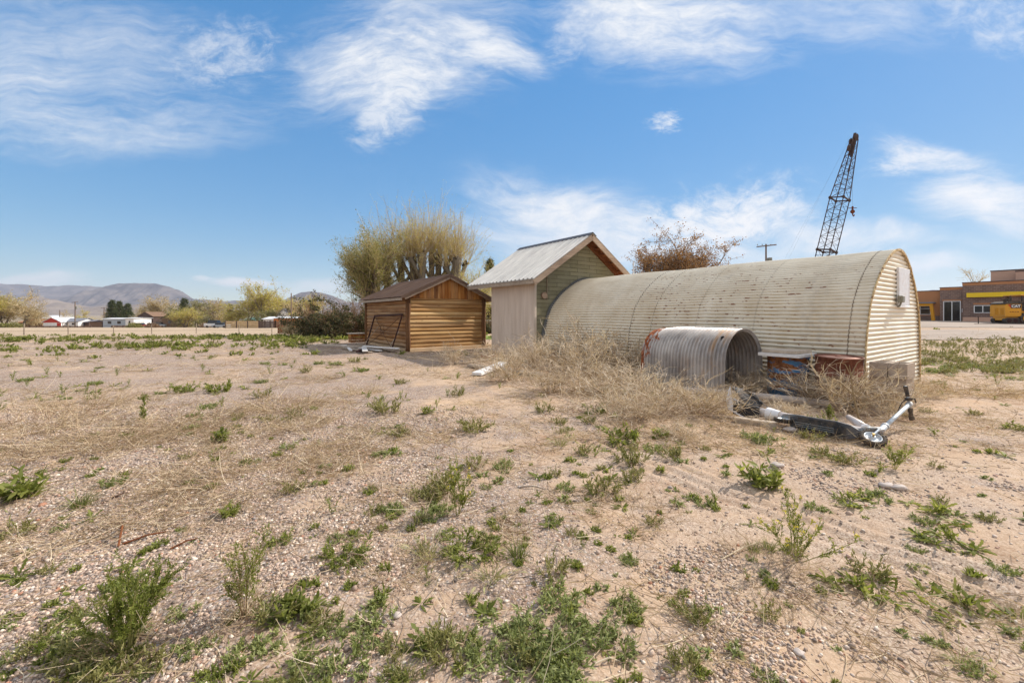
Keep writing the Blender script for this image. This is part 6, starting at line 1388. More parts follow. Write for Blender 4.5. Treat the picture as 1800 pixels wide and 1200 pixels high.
# ---- stuff nobody could count: straw litter, brush mat, pebbles
def straw_litter():
    r2 = np.random.default_rng(8); N = 250000
    Y = 1.4 * (26 / 1.4) ** r2.random(N); X = (r2.random(N) * 2 - 1) * (1.28 * Y + .8)
    d = fbm(X / 1.5 + 5, Y / .9, 4, 21); d2 = fbm(X / .35, Y / .35, 2, 22)
    leftmat = np.exp(-(((X + 3.4) / 2.8) ** 2 + ((Y - 4.8) / 1.2) ** 2)) * sst(.35, .6, d2)
    brush = np.exp(-((((X - .95 - (7.9 - Y) * .75)) / 1.1) ** 2 + ((Y - 7.6) / 2.2) ** 2))
    p = .05 + .75 * sst(.47, .6, d) * (.15 + .85 * sst(.42, .58, d2)) + 1.1 * leftmat + .9 * brush
    p = p * (1 - .85 * sst(.6, 1.2, X) * (1 - sst(3.4, 4.2, Y)))
    loc0 = (X - A[0]) * D2[0] + (Y - A[1]) * D2[1]; loc1 = (X - A[0]) * D1[0] + (Y - A[1]) * D1[1]
    ins = (loc0 > -.03) & (loc1 > -.02) & (loc1 < 11) & (loc0 < 3.9)
    ok = (r2.random(N) < p * .55) & ~ins; X, Y, br = X[ok], Y[ok], brush[ok]; n = len(X); Z = gz(X, Y)
    base = np.stack([X, Y, Z + .003], 1); a = r2.random(n) * 2 * PI; el = r2.random(n) * .25 + .35 * br * r2.random(n)
    dv = np.stack([np.cos(a) * np.cos(el), np.sin(a) * np.cos(el), np.sin(el)], 1)
    ln = (.05 + .16 * r2.random(n)) * (1 + .06 * Y); P = curves(base, dv, ln, 4, .35, .0); P[..., 2] = np.maximum(P[..., 2], Z[:, None] + .002)
    b = MB(); b.ribbons(P, taper(n, 4, .0035, .0012) * (1 + .12 * Y)[:, None], r2.random(n)); tag(b.build('straw_litter', M['straw']), 'dry straw litter strewn over the ground', 'dry grass', kind='stuff')
straw_litter()
def pebbles():
    r2 = np.random.default_rng(9); N = 230000
    Y = 1.3 * (6.2 / 1.3) ** r2.random(N); X = (r2.random(N) * 2 - 1) * (1.28 * Y + .8)
    g = .62 * fbm(X / 1.1, Y / 1.1, 4, 31) + .38 * fbm(X / .3, Y / .3, 3, 32) - .045 * X - .006 * Y
    p = .08 + .92 * sst(.47, .57, g); ok = r2.random(N) < p * .62; X, Y = X[ok], Y[ok]; n = len(X); Z = gz(X, Y)
    t = (1 + 5 ** .5) / 2; iv = unit(np.array([(-1, t, 0), (1, t, 0), (-1, -t, 0), (1, -t, 0), (0, -1, t), (0, 1, t), (0, -1, -t), (0, 1, -t), (t, 0, -1), (t, 0, 1), (-t, 0, -1), (-t, 0, 1)], float))
    it = np.array([(0, 11, 5), (0, 5, 1), (0, 1, 7), (0, 7, 10), (0, 10, 11), (1, 5, 9), (5, 11, 4), (11, 10, 2), (10, 7, 6), (7, 1, 8), (3, 9, 4), (3, 4, 2), (3, 2, 6), (3, 6, 8), (3, 8, 9), (4, 9, 5), (2, 4, 11), (6, 2, 10), (8, 6, 7), (9, 8, 1)])
    sz = .0035 + .0075 * r2.random(n) ** 2.2 + (r2.random(n) < .02) * .010 * r2.random(n)
    sz *= np.clip(.75 + .12 * Y, .8, 1.3)
    sc = np.stack([sz * (.8 + .6 * r2.random(n)), sz * (.7 + .5 * r2.random(n)), sz * (.45 + .35 * r2.random(n))], 1)
    V = iv[None] * (.82 + .36 * r2.random((n, 12, 1))) * sc[:, None]; a = r2.random(n) * 6.28; c_, s_ = np.cos(a)[:, None], np.sin(a)[:, None]
    V = np.stack([V[..., 0] * c_ - V[..., 1] * s_, V[..., 0] * s_ + V[..., 1] * c_, V[..., 2]], -1) + np.stack([X, Y, Z + sc[:, 2] * .35], 1)[:, None]
    b = MB(); b.add(V.reshape(-1, 3), (it[None] + (np.arange(n) * 12)[:, None, None]).reshape(-1, 3), np.repeat(r2.random(n), 12)); tag(b.build('pebbles', M['pebble'], smooth=True), 'mixed tan and grey pebbles strewn on the dirt', 'pebbles', kind='stuff')
    print('pebbles', n)
pebbles()

# ================================================================== trees
def branching(H, r0, spread, up, levels, counts, lens, bend=.22, trunk_frac=.3, lean=(0, 0), nstem=1):
    """returns trunk tubes (MB) and a list of branch curve sets of growing fineness"""
    tb = MB(); sets = []
    base = np.zeros((nstem, 3)); base[:, :2] = RNG.normal(size=(nstem, 2)) * r0 * (1.5 if nstem > 1 else 0)
    d = unit(np.stack([RNG.normal(size=nstem) * (.17 if nstem > 1 else .06) + lean[0], RNG.normal(size=nstem) * (.17 if nstem > 1 else .06) + lean[1], np.ones(nstem)], 1))
    S_ = curves(base, d, H * (trunk_frac + .35) * rnd(nstem, .85, 1.1), 6, .10)
    for P in S_: tb.tube(P, np.linspace(r0, r0 * .35, 6), 8, a=random.random())
    for lv in range(levels):
        S2 = sprout(S_, counts[lv], H * lens[lv], spread[lv], .42 if lv == 0 else .3, 1.0, 5 if lv < 2 else 4, bend, -.04 if up > 0 else .05, up)
        if lv == 0:
            for P in S2: tb.tube(P, np.linspace(r0 * .42, r0 * .12, len(P)), 6, False, a=random.random())
        else: sets.append(S2)
        S_ = S2
    return tb, sets
def bare_tree(H, r0=.2, spread=(.7, .75, .8), up=.25, counts=(8, 7, 8), lens=(.45, .26, .15), twig='twig_tan', leaf=None, nleaf=3, lsize=.15, tw=.05, name='bare_tree', label='', loc=(0, 0, 0), rot=0, group=None, bark='bark', nstem=1, trunk_frac=.2, lean=(0, 0)):
    T = thing(name, label, 'tree', loc, rot, group)
    tb, sets = branching(H, r0, spread, up, 3, counts, lens, trunk_frac=trunk_frac, nstem=nstem, lean=lean); tb.build('trunk', M[bark], T, True)
    b = MB()
    for i, S_ in enumerate(sets): b.ribbons(S_, taper(len(S_), S_.shape[1], tw * (1 if i == 0 else .6), tw * .3), rnd(len(S_)))
    b.build('crown_twigs', M[twig], T)
    if leaf:
        L = sets[-1]; idx = np.repeat(np.arange(len(L)), nleaf); t = RNG.random(len(idx)); k = L.shape[1] - 1; P = L[idx, np.minimum((t * k).astype(int) + 1, k)] + RNG.normal(size=(len(idx), 3)) * lsize * .8
        b = MB(); b.cards(P, lsize * rnd(len(P), .6, 1.3), rnd(len(P)), .2, .7); b.build('crown_leaves', M[leaf], T)
    return T
def conifer(H, R, label, loc, group=None, name='fir_tree', ncl=46, shape=1.0):
    T = thing(name, label, 'tree', loc, random.random() * 6, group)
    b = MB(); b.tube([(0, 0, -.2), (0, 0, H * .5), (0, 0, H * .97)], [H * .022, H * .014, H * .003], 7); b.build('trunk', M['bark'], T, True)
    n = ncl * 9; z = H * (.06 + .93 * RNG.random(n) ** 1.15); a = RNG.random(n) * 2 * PI; rr = R * (1 - z / H) ** shape * (.7 + .45 * vn(a * 1.6, z / H * 7)) + .03 * H * .3
    base = np.stack([0 * z, 0 * z, z], 1); d = unit(np.stack([np.cos(a), np.sin(a), .05 + .25 * z / H - .1 * RNG.random(n)], 1)); S0 = curves(base, d, rr, 4, .1, .18)
    S1 = sprout(S0, 5, R * .2, .55, .35, 1, 3, .15, .1); b = MB(); b.ribbons(S0, taper(n, 4, H * .014, H * .006), rnd(n, 0, .4)); b.ribbons(S1, taper(len(S1), 3, H * .016, H * .004), rnd(len(S1)))
    P = S1[:, 1:].reshape(-1, 3); b.cards(np.repeat(P, 2, 0) + RNG.normal(size=(len(P) * 2, 3)) * R * .04, H * .022, rnd(len(P) * 2), .1, .5); b.build('crown', M['conifer'], T)
    return T
def gloc(px, Y): x = xat(px, Y); return (x, Y, float(base_z(x, Y)))

# ---- row of pollarded trees behind the cabin: knuckled trunks, each with a fan of whips
def pollard(label, px, Y, hk, hw, r, lean, nwhip, loc=None, leafy=.72, fanout=.66):
    loc = gloc(px, Y); T = thing('pollard_tree', label, 'tree', loc, random.random() * .4, 'pollarded trees in a row behind the cabin')
    b = MB(); P = np.array([[0, 0, -.2], [lean * .3, .02, hk * .4], [lean * .7, -.03, hk * .75], [lean, 0, hk]]); b.tube(dense3(P, 9), np.array([1.25, 1.1, 1.0, .95, .92, .9, .95, 1.15, 1.0]) * r, 10, a=random.random())
    heads = [np.array([lean, 0, hk])]
    for q in range(2):
        a = random.choice((0, PI)) + random.uniform(-.7, .7); h0 = P[1] * .3 + P[2] * .7; e = h0 + np.array([math.cos(a) * .9, math.sin(a) * .7, hk * .28 + random.uniform(-.3, .4)]); b.tube(np.array([h0, (h0 + e) / 2 + [.05, 0, -.1], e]), [r * .6, r * .5, r * .55], 8, a=.5); heads.append(e)
    for h in heads:
        for q in range(4): b.box(h + RNG.normal(size=3) * r * .35, (r * .75,) * 3, np.linalg.qr(RNG.normal(size=(3, 3)))[0], bev=r * .25)
    b.build('trunk', M['bark'], T, True)
    W_ = []; nwhip = int(nwhip * .75)
    for k, h in enumerate(heads):
        n = int(nwhip * (1 if k == 0 else .5)); base, d = fan(n, r * .8, .0, fanout); base = base + h; L = hw * (1 if k == 0 else .8) * rnd(n, .45, 1.05) * (1.0 - .25 * np.sqrt(1 - d[:, 2] ** 2)); W_.append(curves(base, d, L, 6, .16, -.10))
    n = int(nwhip * .45); bs = np.stack([RNG.normal(size=n) * .2 + lean * .6, RNG.normal(size=n) * .2, hk * rnd(n, .5, 1.0)], 1); _, d = fan(n, .1, .4, 1.25); W_.append(curves(bs, d, hw * .5 * rnd(n, .4, 1), 6, .2, -.12))
    W_ = np.concatenate(W_); S1 = sprout(W_, 6, hw * .22, .38, .2, .95, 3, .2, -.05, .1)
    b = MB(); b.ribbons(W_, taper(len(W_), 6, .042, .012), rnd(len(W_))); b.ribbons(S1, taper(len(S1), 3, .014, .006), rnd(len(S1))); b.build('crown_twigs', M['twig_tan'], T)
    b = MB(); n2 = int(len(S1) * 5 * leafy); idx = RNG.integers(0, len(S1), n2); Pq = S1[idx, RNG.integers(0, 3, n2)] + RNG.normal(size=(n2, 3)) * .05; b.cards(Pq, .08 * rnd(n2, .6, 1.3), rnd(n2), .3, .5); b.build('crown_leaves', M['bud_yellow'], T)
Yp = 33.0
zk = zat(455, Yp) + .3
for px, hk, hw, r, ln, nw, lb in ((664, 4.5, 3.3, .2, -.3, 70, 'low pollarded tree at the left end of the row, leaning left'), (684, 5.3, 3.7, .22, -.4, 70, 'pollarded tree second from the left end, over the cabin eave'), (706, 5.8, 3.9, .26, -.3, 65, 'pollarded tree above the left slope of cabin roof, dense with twigs'), (723, 6.0, 4.0, .27, -.1, 60, 'pollarded tree above the middle of the left roof slope'), (737, 6.1, 4.2, .30, .0, 60, 'pollarded tree with stout trunk left of the cabin peak'), (753, 6.3, 4.1, .24, .05, 55, 'pollarded tree just left of the cabin roof peak'), (764, 6.2, 4.2, .26, .1, 55, 'pollarded tree directly above the cabin roof peak'), (776, 5.7, 3.9, .24, .2, 50, 'thin pollarded tree right of the cabin roof peak'), (795, 5.8, 3.7, .33, .15, 65, 'pollarded tree at the right end of the row, open airy whips')):
    pollard(lb, px + 5, Yp + random.uniform(-1, 1), hk, hw, r, ln, nw, fanout=1.15 if px > 790 or px < 720 else .9)
bare_tree(6.3, .24, (.45, .5, .6), .40, (11, 8, 11), (.36, .22, .12), 'twig_tan', 'bud_green', 7, .08, .03, 'leafing_tree', 'spreading tree with fresh green leaves at left of the pollards', gloc(660, 31), 1.2, nstem=5, trunk_frac=.25, lean=(-.12, 0))
bare_tree(4.6, .12, (.7, .7, .8), .2, (9, 8, 10), (.45, .26, .14), 'twig_tan', 'bud_yellow', 3, .07, .02, 'young_tree', 'small pale yellow green tree behind right slope of cabin roof', gloc(824, 30), 0, nstem=3)
conifer(4.9, 1.25, 'dark spruce top showing left of the zinc shed roof', gloc(861, 36), name='spruce_tree'); bpy.context.view_layer.update()
Tc = [o for o in COL.objects if o.name.startswith('spruce_tree')][0]; Tc.scale = (1, 1, 6.1 / 4.9)
# rust brown tree behind the quonset
bare_tree(7.9, .22, (.85, .8, .9), .14, (9, 10, 10), (.40, .24, .13), 'twig_grey', 'rust_leaf', 12, .15, .06, 'rust_tree', 'rust brown tree full of old seed pods, left of pair', gloc(1138, 45), .5, nstem=2)
bare_tree(8.2, .22, (.85, .8, .9), .16, (8, 9, 9), (.42, .24, .13), 'twig_grey', 'rust_leaf', 9, .15, .06, 'rust_tree', 'rust brown tree with open crooked branches, right of pair', gloc(1200, 45), 2.1, nstem=3)
bare_tree(5.5, .12, (.7, .7, .8), .3, (6, 7, 6), (.42, .25, .14), 'twig_tan', None, tw=.05, name='bare_tree', label='bare tree top behind the parapet of brick shops', loc=(xat(1711, 75), 75, 3.2), rot=0)
# dark shrubbery left of the cabin
def bush(name, label, px0, px1, Y, pyt, leafmat, twigmat, nl, ls, loc=None, ntw=1500, inner=.35):
    x0, x1 = xat(px0, Y), xat(px1, Y); xc = (x0 + x1) / 2; zg = float(base_z(xc, Y)); W = (x1 - x0) / 2; h = (zat(pyt, Y) - zg) * .84; W *= .88
    T = thing(name, label, 'shrub', (xc, Y, zg))
    n = 34; base, d = fan(n, W * .45, .05, 1.15); S0 = curves(base, d, np.hypot(W * np.sqrt(d[:, 0] ** 2 + d[:, 1] ** 2), h * d[:, 2]) * rnd(n, .65, 1.0), 6, .2, .0)
    S1 = sprout(S0, 9, h * .32, .5, .2, 1, 4, .25, 0, .1); S2 = sprout(S1, 6, h * .17, .6, .2, 1, 3, .25, 0, .05)
    b = MB()
    for S_, w in ((S0, .045), (S1, .022), (S2, .012)): b.ribbons(S_, taper(len(S_), S_.shape[1], w, w * .4), rnd(len(S_)))
    V = np.concatenate(b.V); V[:, 2] = np.maximum(V[:, 2], .0); b.V = [V]; b.build('branches', M[twigmat], T)
    P = S2[RNG.integers(0, len(S2), nl), RNG.integers(0, 3, nl)] + RNG.normal(size=(nl, 3)) * ls * .7; keep = fbm(P[:, 0] * .9 + P[:, 1] * .5, P[:, 2] * 1.1, 3, 15) > inner; P = P[keep]; P[:, 2] = np.maximum(P[:, 2], .05)
    b = MB(); b.cards(P, ls * rnd(len(P), .6, 1.3), rnd(len(P)), .0, .6); b.build('leaves', M[leafmat], T)
bush('dark_shrub', 'big dark green shrub with reddish top left of cabin', 530, 606, 26.5, 519, 'bush_dark', 'bush_red', 13000, .11)
bush('dark_shrub', 'dark shrub against the back corner of log cabin', 592, 652, 25, 521, 'bush_dark', 'bush_red', 11000, .11)
bush('dark_shrub', 'lower dark shrub spilling into grass at front of shrubbery', 548, 600, 25.0, 545, 'bush_dark', 'bush_red', 6000, .10)
bush('tan_bush', 'small tan bush beside the rusty field barrel', 500, 534, 29, 560, 'bud_tan', 'twig_tan', 1500, .10)
bush('pink_shrub', 'pinkish bare shrub rising over the cabin eave at left', 622, 668, 27.5, 497, 'bush_red', 'bush_red', 1200, .08)
bush('rust_shrub', 'rust red budding shrub behind the dark shrub', 545, 572, 33, 516, 'rust_leaf', 'bush_red', 2600, .11)
bush('hedge', 'clipped green hedge before the tan house', 842, 876, 31.0, 563, 'bush_dark', 'bush_red', 5000, .12)
# ---- trees of the town, far off: each its own object
tv = []
def far_tree(i, px, Y, pyt, label, name='pale_tree', kind='tan', wide=1.0):
    loc = gloc(px, Y); H = zat(pyt, Y) - loc[2]
    kw = dict(tan=('twig_tan', 'bud_tan', 3), yel=('twig_tan', 'bud_yellow', 4), grn=('twig_grey', 'bud_green', 5), bare=('twig_grey', None, 0))[kind]
    T = bare_tree(10, .28, (.85 * wide, .8, .8), .22 / wide, (8, 8, 8), (.45, .27, .15), kw[0], kw[1], kw[2], .34, .13, name, label, loc, random.random() * 6, 'trees of the far town', nstem=2 if wide > 1.1 else 1)
    k = H / 10.5; T.scale = (k * wide, k * wide, k)
for i, a in enumerate(((8, 150, 519, 'tall pale willow cut by the left edge', 'pale_willow', 'tan', 1.3), (36, 148, 530, 'pale willow leaning over the rusty roofed shed', 'pale_willow', 'tan', 1.2), (-22, 145, 522, 'pale willow outside the left corner of field', 'pale_willow', 'yel', 1.2), (142, 170, 549, 'small round yellow green tree beside utility pole', 'yellow_tree', 'yel', 1.2), (118, 185, 549, 'small bare tree behind the white house', 'bare_tree', 'tan', 1.0), (252, 178, 540, 'tan tree behind the dark barn', 'tan_tree', 'tan', 1.2), (291, 172, 526, 'pale tan tree above the plank house', 'tan_tree', 'tan', 1.3), (272, 170, 536, 'smaller tan tree left of the plank house', 'tan_tree', 'tan', 1.2), (346, 150, 532, 'grey green willow right of the plank house', 'pale_willow', 'grn', 1.4), (372, 158, 527, 'wide pale willow before the low ridge', 'pale_willow', 'tan', 1.5), (322, 140, 542, 'low leafing bush tree at the plank house corner', 'leafing_tree', 'yel', 1.4), (358, 132, 556, 'low pale bush tree in front of the willows', 'leafing_tree', 'grn', 1.5), (437, 145, 520, 'yellow green tree left of the tall bare one', 'yellow_tree', 'yel', 1.2), (460, 140, 504, 'tall sparse cottonwood with bare top', 'cottonwood', 'yel', .85), (452, 150, 514, 'second cottonwood beside the tall sparse one', 'cottonwood', 'bare', .9), (480, 146, 524, 'yellow green tree behind the gabled house roof', 'yellow_tree', 'yel', 1.3), (500, 150, 519, 'tan green tree right of the gabled house', 'yellow_tree', 'yel', 1.1), (528, 140, 527, 'bare tan tree right of the wooden pole', 'tan_tree', 'tan', 1.2), (420, 150, 538, 'low yellow green tree over the white shop', 'yellow_tree', 'yel', 1.4), (545, 130, 519, 'yellow green tree above the dark shrub', 'yellow_tree', 'yel', 1.1), (470, 135, 538, 'leafing tree behind the small white canopy', 'leafing_tree', 'grn', 1.3), (405, 170, 545, 'low tan tree at the end of tan fence', 'tan_tree', 'tan', 1.4), (60, 165, 545, 'low yellow green tree by the red barn', 'yellow_tree', 'tan', 1.3), (210, 185, 543, 'pale tree half hidden behind the dark firs', 'tan_tree', 'tan', 1.3))):
    far_tree(i, a[0], a[1], a[2], a[3], a[4], a[5], a[6])
for px, Y, pyt, R, lb in ((197, 150, 527, 2.6, 'dark fir with the tallest tip, left of three'), (210, 154, 529, 2.4, 'dark fir in the middle of three'), (224, 150, 534, 2.9, 'dark fir with broad rounded crown, right of three'), (324, 165, 524, 3.3, 'leaning dark fir above the pale willows'), (405, 160, 533, 2.0, 'single pointed fir behind the white shop')):
    loc = gloc(px, Y); H = zat(pyt, Y) - loc[2]; conifer(H, R, lb, loc, 'firs of the far town', 'fir_tree', 40, .62)
for i, (px, py, w, lb) in enumerate(((5, 571, 22, 'green shrub by the white fence at far left'), (24, 572, 26, 'bright shrub under the pale willow'), (236, 566, 24, 'shrub by the white trailer'), (268, 572, 22, 'brown shrub before the dark barn'), (365, 573, 26, 'grey shrub before the parked van'), (520, 573, 26, 'tan shrub below the wooden pole'))):
    Y = 130; loc = gloc(px, Y); T = thing('yard_shrub', lb, 'shrub', loc); r = w / F * Y / 2
    n = 900; d = unit(RNG.normal(size=(n, 3))); d[:, 2] = np.abs(d[:, 2]); P = d * r * rnd(n, .5, 1.05)[:, None] * np.array([1, 1, .7]); b = MB(); b.cards(P, .35 * rnd(n, .5, 1.2), rnd(n), .2, .7); b.build('leaves', M['bud_green' if i in (0, 1, 2) else 'bush_red'], T)
    b = MB(); base, dd = fan(20, r * .2, .1, 1.2); b.ribbons(curves(base, dd, r * .8, 4, .2), taper(20, 4, .08, .03), rnd(20)); b.build('stems', M['twig_tan'], T)

# ================================================================== haze
def build_haze():
    b = MB(); x, y0, y1, z0, z1 = 8600, -8600, 8600, -24, 620
    b.add([(i, j, k) for k in (z0, z1) for j in (y0, y1) for i in (-x, x)], [(0, 2, 3, 1), (4, 5, 7, 6), (0, 1, 5, 4), (2, 6, 7, 3), (0, 4, 6, 2), (1, 3, 7, 5)])
    m = bpy.data.materials.new('pale_air'); m.use_nodes = True; t = m.node_tree
    for n in list(t.nodes): t.nodes.remove(n)
    out = t.nodes.new('ShaderNodeOutputMaterial'); v = t.nodes.new('ShaderNodeVolumePrincipled')
    v.inputs['Color'].default_value = (.80, .84, 1, 1); v.inputs['Density'].default_value = 8.5e-5; v.inputs['Anisotropy'].default_value = .15
    t.links.new(v.outputs[0], out.inputs['Volume'])
    tag(b.build('haze', m), kind='stuff', label='thin pale air that fades the far mountains')
HAZE = True
if HAZE: build_haze()

# ================================================================== sky with cirrus
def build_world():
    w = bpy.data.worlds.new('World'); S.world = w; w.use_nodes = True; t = w.node_tree
    N, L = t.nodes, t.links; bg = N['Background']; bg.inputs['Strength'].default_value = .15
    def n(typ, ins=None, **p):
        x = N.new(typ)
        for k, v in p.items(): setattr(x, k, v)
        for k, v in (ins or {}).items():
            if isinstance(v, bpy.types.NodeSocket): L.new(v, x.inputs[k])
            else: x.inputs[k].default_value = v
        return x
    def mt(op, a, b=0.0, c=None, clamp=False):
        x = n('ShaderNodeMath', operation=op, use_clamp=clamp)
        for i, v in enumerate((a, b) if c is None else (a, b, c)):
            if isinstance(v, bpy.types.NodeSocket): L.new(v, x.inputs[i])
            else: x.inputs[i].default_value = v
        return x.outputs[0]
    sky = n('ShaderNodeTexSky', sky_type='NISHITA'); sky.sun_disc = False; sky.sun_elevation = SUN_EL; sky.sun_rotation = SUN_AZ; sky.altitude = 1500; sky.air_density = 1.0; sky.dust_density = .3; sky.ozone_density = 1.6
    d = n('ShaderNodeTexCoord').outputs['Generated']; x = n('ShaderNodeSeparateXYZ', {0: d}).outputs
    ay = mt('MAXIMUM', mt('ABSOLUTE', x[1]), .06); u = mt('DIVIDE', x[0], ay); v = mt('DIVIDE', x[2], ay)
    P = n('ShaderNodeCombineXYZ', {0: u, 1: v, 2: mt('MULTIPLY', mt('SIGN', x[1]), .5)}).outputs[0]
    wr = n('ShaderNodeTexNoise', {'Vector': P, 'Scale': 2.2, 'Detail': 3.0, 'Roughness': .5}).outputs['Color']
    wv = n('ShaderNodeVectorMath', {0: wr, 1: (.5, .5, .5)}, operation='SUBTRACT').outputs[0]
    def warped(k): return n('ShaderNodeVectorMath', {0: P, 1: n('ShaderNodeVectorMath', {0: wv, 'Scale': k}, operation='SCALE').outputs[0]}, operation='ADD').outputs[0]
    Pw = warped(.22)
    def streak(rot, sx, sy, sc, det=11, rough=.67, src=None, loc=(0, 0, 0)):
        m = n('ShaderNodeMapping', {'Vector': src or Pw, 'Rotation': (0, 0, rot), 'Scale': (sx, sy, 1), 'Location': loc}).outputs[0]
        return n('ShaderNodeTexNoise', {'Vector': m, 'Scale': sc, 'Detail': det, 'Roughness': rough, 'Distortion': .35}).outputs['Fac']
    sd = streak(math.radians(16), .9, 5.5, 2.4); su = streak(math.radians(-28), 1.1, 3.6, 3.4, loc=(3, 1, 0)); fi = streak(math.radians(-32), 2.0, 4.0, 7.5, 8, .72, loc=(1, 5, 0)); fd = streak(math.radians(14), 1.6, 8.0, 7.0, 8, .7, loc=(4, 2, 0)); fu = streak(math.radians(-30), 1.6, 6.0, 8.0, 8, .7, loc=(6, 1, 0))
    sd = mt('ADD', mt('MULTIPLY', sd, .62), mt('MULTIPLY', fd, .38)); su = mt('ADD', mt('MULTIPLY', su, .62), mt('MULTIPLY', fu, .38)); sh = streak(0, .9, 3.6, 3.4, loc=(7, 2, 0))
    ti = streak(math.radians(-30), 1.4, 3.0, 22.0, 6, .7, src=P, loc=(2, 3, 0))
    Pm = warped(.16)
    def blob(px, py, rx, ry, rot, amp, tex, lo, hi, inner=.15):
        """a bank of cloud in a given part of the sky (direction, not picture)"""
        uu, vv = (px - CXP) / F, (HOR - py) / F
        a = n('ShaderNodeVectorMath', {0: Pm, 1: (uu, vv, .5)}, operation='SUBTRACT').outputs[0]
        m = n('ShaderNodeMapping', {'Vector': a, 'Rotation': (0, 0, math.radians(rot))}).outputs[0]
        m = n('ShaderNodeVectorMath', {0: m, 1: (F / rx, F / ry, .7)}, operation='MULTIPLY').outputs[0]
        r = n('ShaderNodeVectorMath', {0: m}, operation='LENGTH').outputs['Value']
        mask = n('ShaderNodeMapRange', {'Value': r, 'From Min': 1.0, 'From Max': inner, 'To Min': 0.0, 'To Max': 1.0}, interpolation_type='SMOOTHSTEP').outputs[0]
        q = mt('ADD', tex, mt('MULTIPLY', mt('SUBTRACT', mask, .5), .30))
        den = n('ShaderNodeMapRange', {'Value': q, 'From Min': lo + .02, 'From Max': hi + .06, 'To Min': 0.0, 'To Max': amp}, interpolation_type='SMOOTHSTEP').outputs[0]
        return mt('MULTIPLY', mt('MULTIPLY', den, n('ShaderNodeMapRange', {'Value': fi, 'From Min': .3, 'From Max': .62, 'To Min': .55, 'To Max': 1.0}).outputs[0]), mt('POWER', mask, .75))
    B = [(120, 100, 470, 230, 8, .58, sd, .34, .80), (260, 235, 440, 75, -7, .52, sd, .33, .72), (20, 190, 240, 130, 10, .45, sd, .36, .7),
         (700, 115, 310, 165, -8, 1.0, su, .31, .70), (880, 90, 150, 70, 22, .9, su, .36, .68), (690, 210, 140, 70, -35, .7, fi, .36, .7), (400, 90, 200, 110, -8, .5, fi, .40, .76), (800, 10, 300, 70, 5, .5, sd, .36, .75),
         (1180, 30, 320, 145, 6, 1.0, su, .32, .68), (1480, 20, 330, 110, 4, .55, sd, .36, .74), (1740, 30, 180, 90, 25, .5, fi, .38, .74), (1010, 60, 60, 120, 35, .4, fi, .4, .7), (1170, 208, 52, 36, -10, .8, ti, .44, .70),
         (1000, 365, 270, 85, 9, 1.0, su, .33, .66), (1000, 420, 330, 90, 5, .75, sh, .33, .66), (1240, 375, 260, 95, -14, 1.0, fi, .32, .66), (1400, 385, 160, 60, 20, .8, su, .36, .7), (1640, 270, 190, 55, 12, .85, su, .36, .68), (1580, 280, 90, 50, -15, .7, fi, .36, .66),
         (1740, 365, 210, 90, 18, 1.0, su, .32, .64), (1560, 420, 260, 50, 6, .7, sh, .36, .7), (1640, 475, 160, 36, 0, .7, sh, .38, .68), (1400, 445, 520, 90, 0, .65, sh, .33, .74),
         (60, 487, 170, 26, 2, .85, sh, .36, .66), (420, 488, 95, 17, -4, 1.0, sh, .34, .58), (530, 505, 190, 40, 0, .5, sh, .36, .74), (590, 490, 110, 28, 0, .45, sh, .38, .7), (345, 489, 26, 8, 0, .7, sh, .36, .6), (720, 470, 260, 90, 0, .3, sh, .36, .8)]
    tot = None
    for bl in B:
        c = blob(*bl); tot = c if tot is None else mt('SUBTRACT', mt('ADD', tot, c), mt('MULTIPLY', tot, c))
    up = n('ShaderNodeMapRange', {'Value': x[2], 'From Min': -.01, 'From Max': .02, 'To Min': 0.0, 'To Max': 1.0}).outputs[0]
    # unseen cloud cover added behind the viewer and overhead to fill the shade
    sb = n('ShaderNodeMapRange', {'Value': x[1], 'From Min': .1, 'From Max': -.1, 'To Min': 0.0, 'To Max': 1.0}).outputs[0]
    bk = n('ShaderNodeMapRange', {'Value': streak(.3, 1, 2.5, 1.6, src=d), 'From Min': .28, 'From Max': .6, 'To Min': .25, 'To Max': 1.0}).outputs[0]
    ov = mt('MULTIPLY', n('ShaderNodeMapRange', {'Value': x[2], 'From Min': .64, 'From Max': .8, 'To Min': 0.0, 'To Max': .8}).outputs[0], bk)
    tot = mt('MULTIPLY', mt('ADD', mt('ADD', tot, ov), mt('MULTIPLY', sb, bk), clamp=True), up)
    bl = n('ShaderNodeSeparateColor', {0: sky.outputs[0]}).outputs[2]
    k = mt('DIVIDE', 1.92, mt('ADD', mt('MULTIPLY', bl, .66), 1.15))
    cs = n('ShaderNodeVectorMath', {0: sky.outputs[0], 'Scale': k}, operation='SCALE').outputs[0]
    hs = n('ShaderNodeHueSaturation', {'Color': cs, 'Hue': .491, 'Saturation': 1.32, 'Value': 1.0})
    mx = n('ShaderNodeMix', data_type='RGBA'); L.new(tot, mx.inputs[0]); L.new(hs.outputs[0], mx.inputs[6]); mx.inputs[7].default_value = (2.8, 2.83, 2.87, 1)
    L.new(mx.outputs[2], bg.inputs['Color'])
build_world()
sun = bpy.data.lights.new('sun', 'SUN'); sun.energy = 2.75; sun.angle = math.radians(.53); sun.color = (1.0, .94, .86)
so = bpy.data.objects.new('sun', sun); COL.objects.link(so)
sdir = Vector((math.sin(SUN_AZ) * math.cos(SUN_EL), math.cos(SUN_AZ) * math.cos(SUN_EL), math.sin(SUN_EL)))
so.rotation_euler = sdir.to_track_quat('Z', 'Y').to_euler(); so.location = (40, 30, 60)

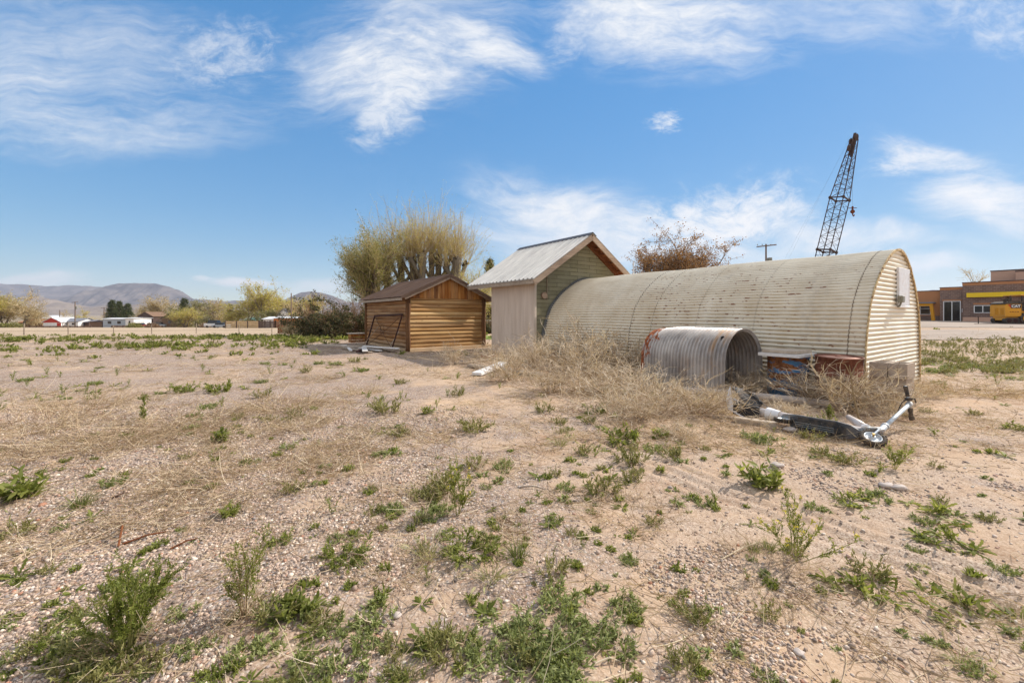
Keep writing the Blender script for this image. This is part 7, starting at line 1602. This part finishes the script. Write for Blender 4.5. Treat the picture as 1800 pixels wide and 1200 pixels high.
cam = bpy.data.cameras.new('camera'); co = bpy.data.objects.new('camera', cam); COL.objects.link(co)
cam.sensor_width = 36; cam.lens = F / 1800 * 36; cam.shift_y = -(600 - HOR) / 1800; cam.clip_start = .05; cam.clip_end = 30000
co.location = (0, 0, EYE); co.rotation_euler = (PI / 2, 0, 0); S.camera = co
S.view_settings.view_transform = 'Standard'; S.view_settings.look = 'None'; S.view_settings.exposure = 1.2; S.view_settings.gamma = 1.0
S.cycles.volume_bounces = 0; S.cycles.max_bounces = 6; S.cycles.transparent_max_bounces = 4
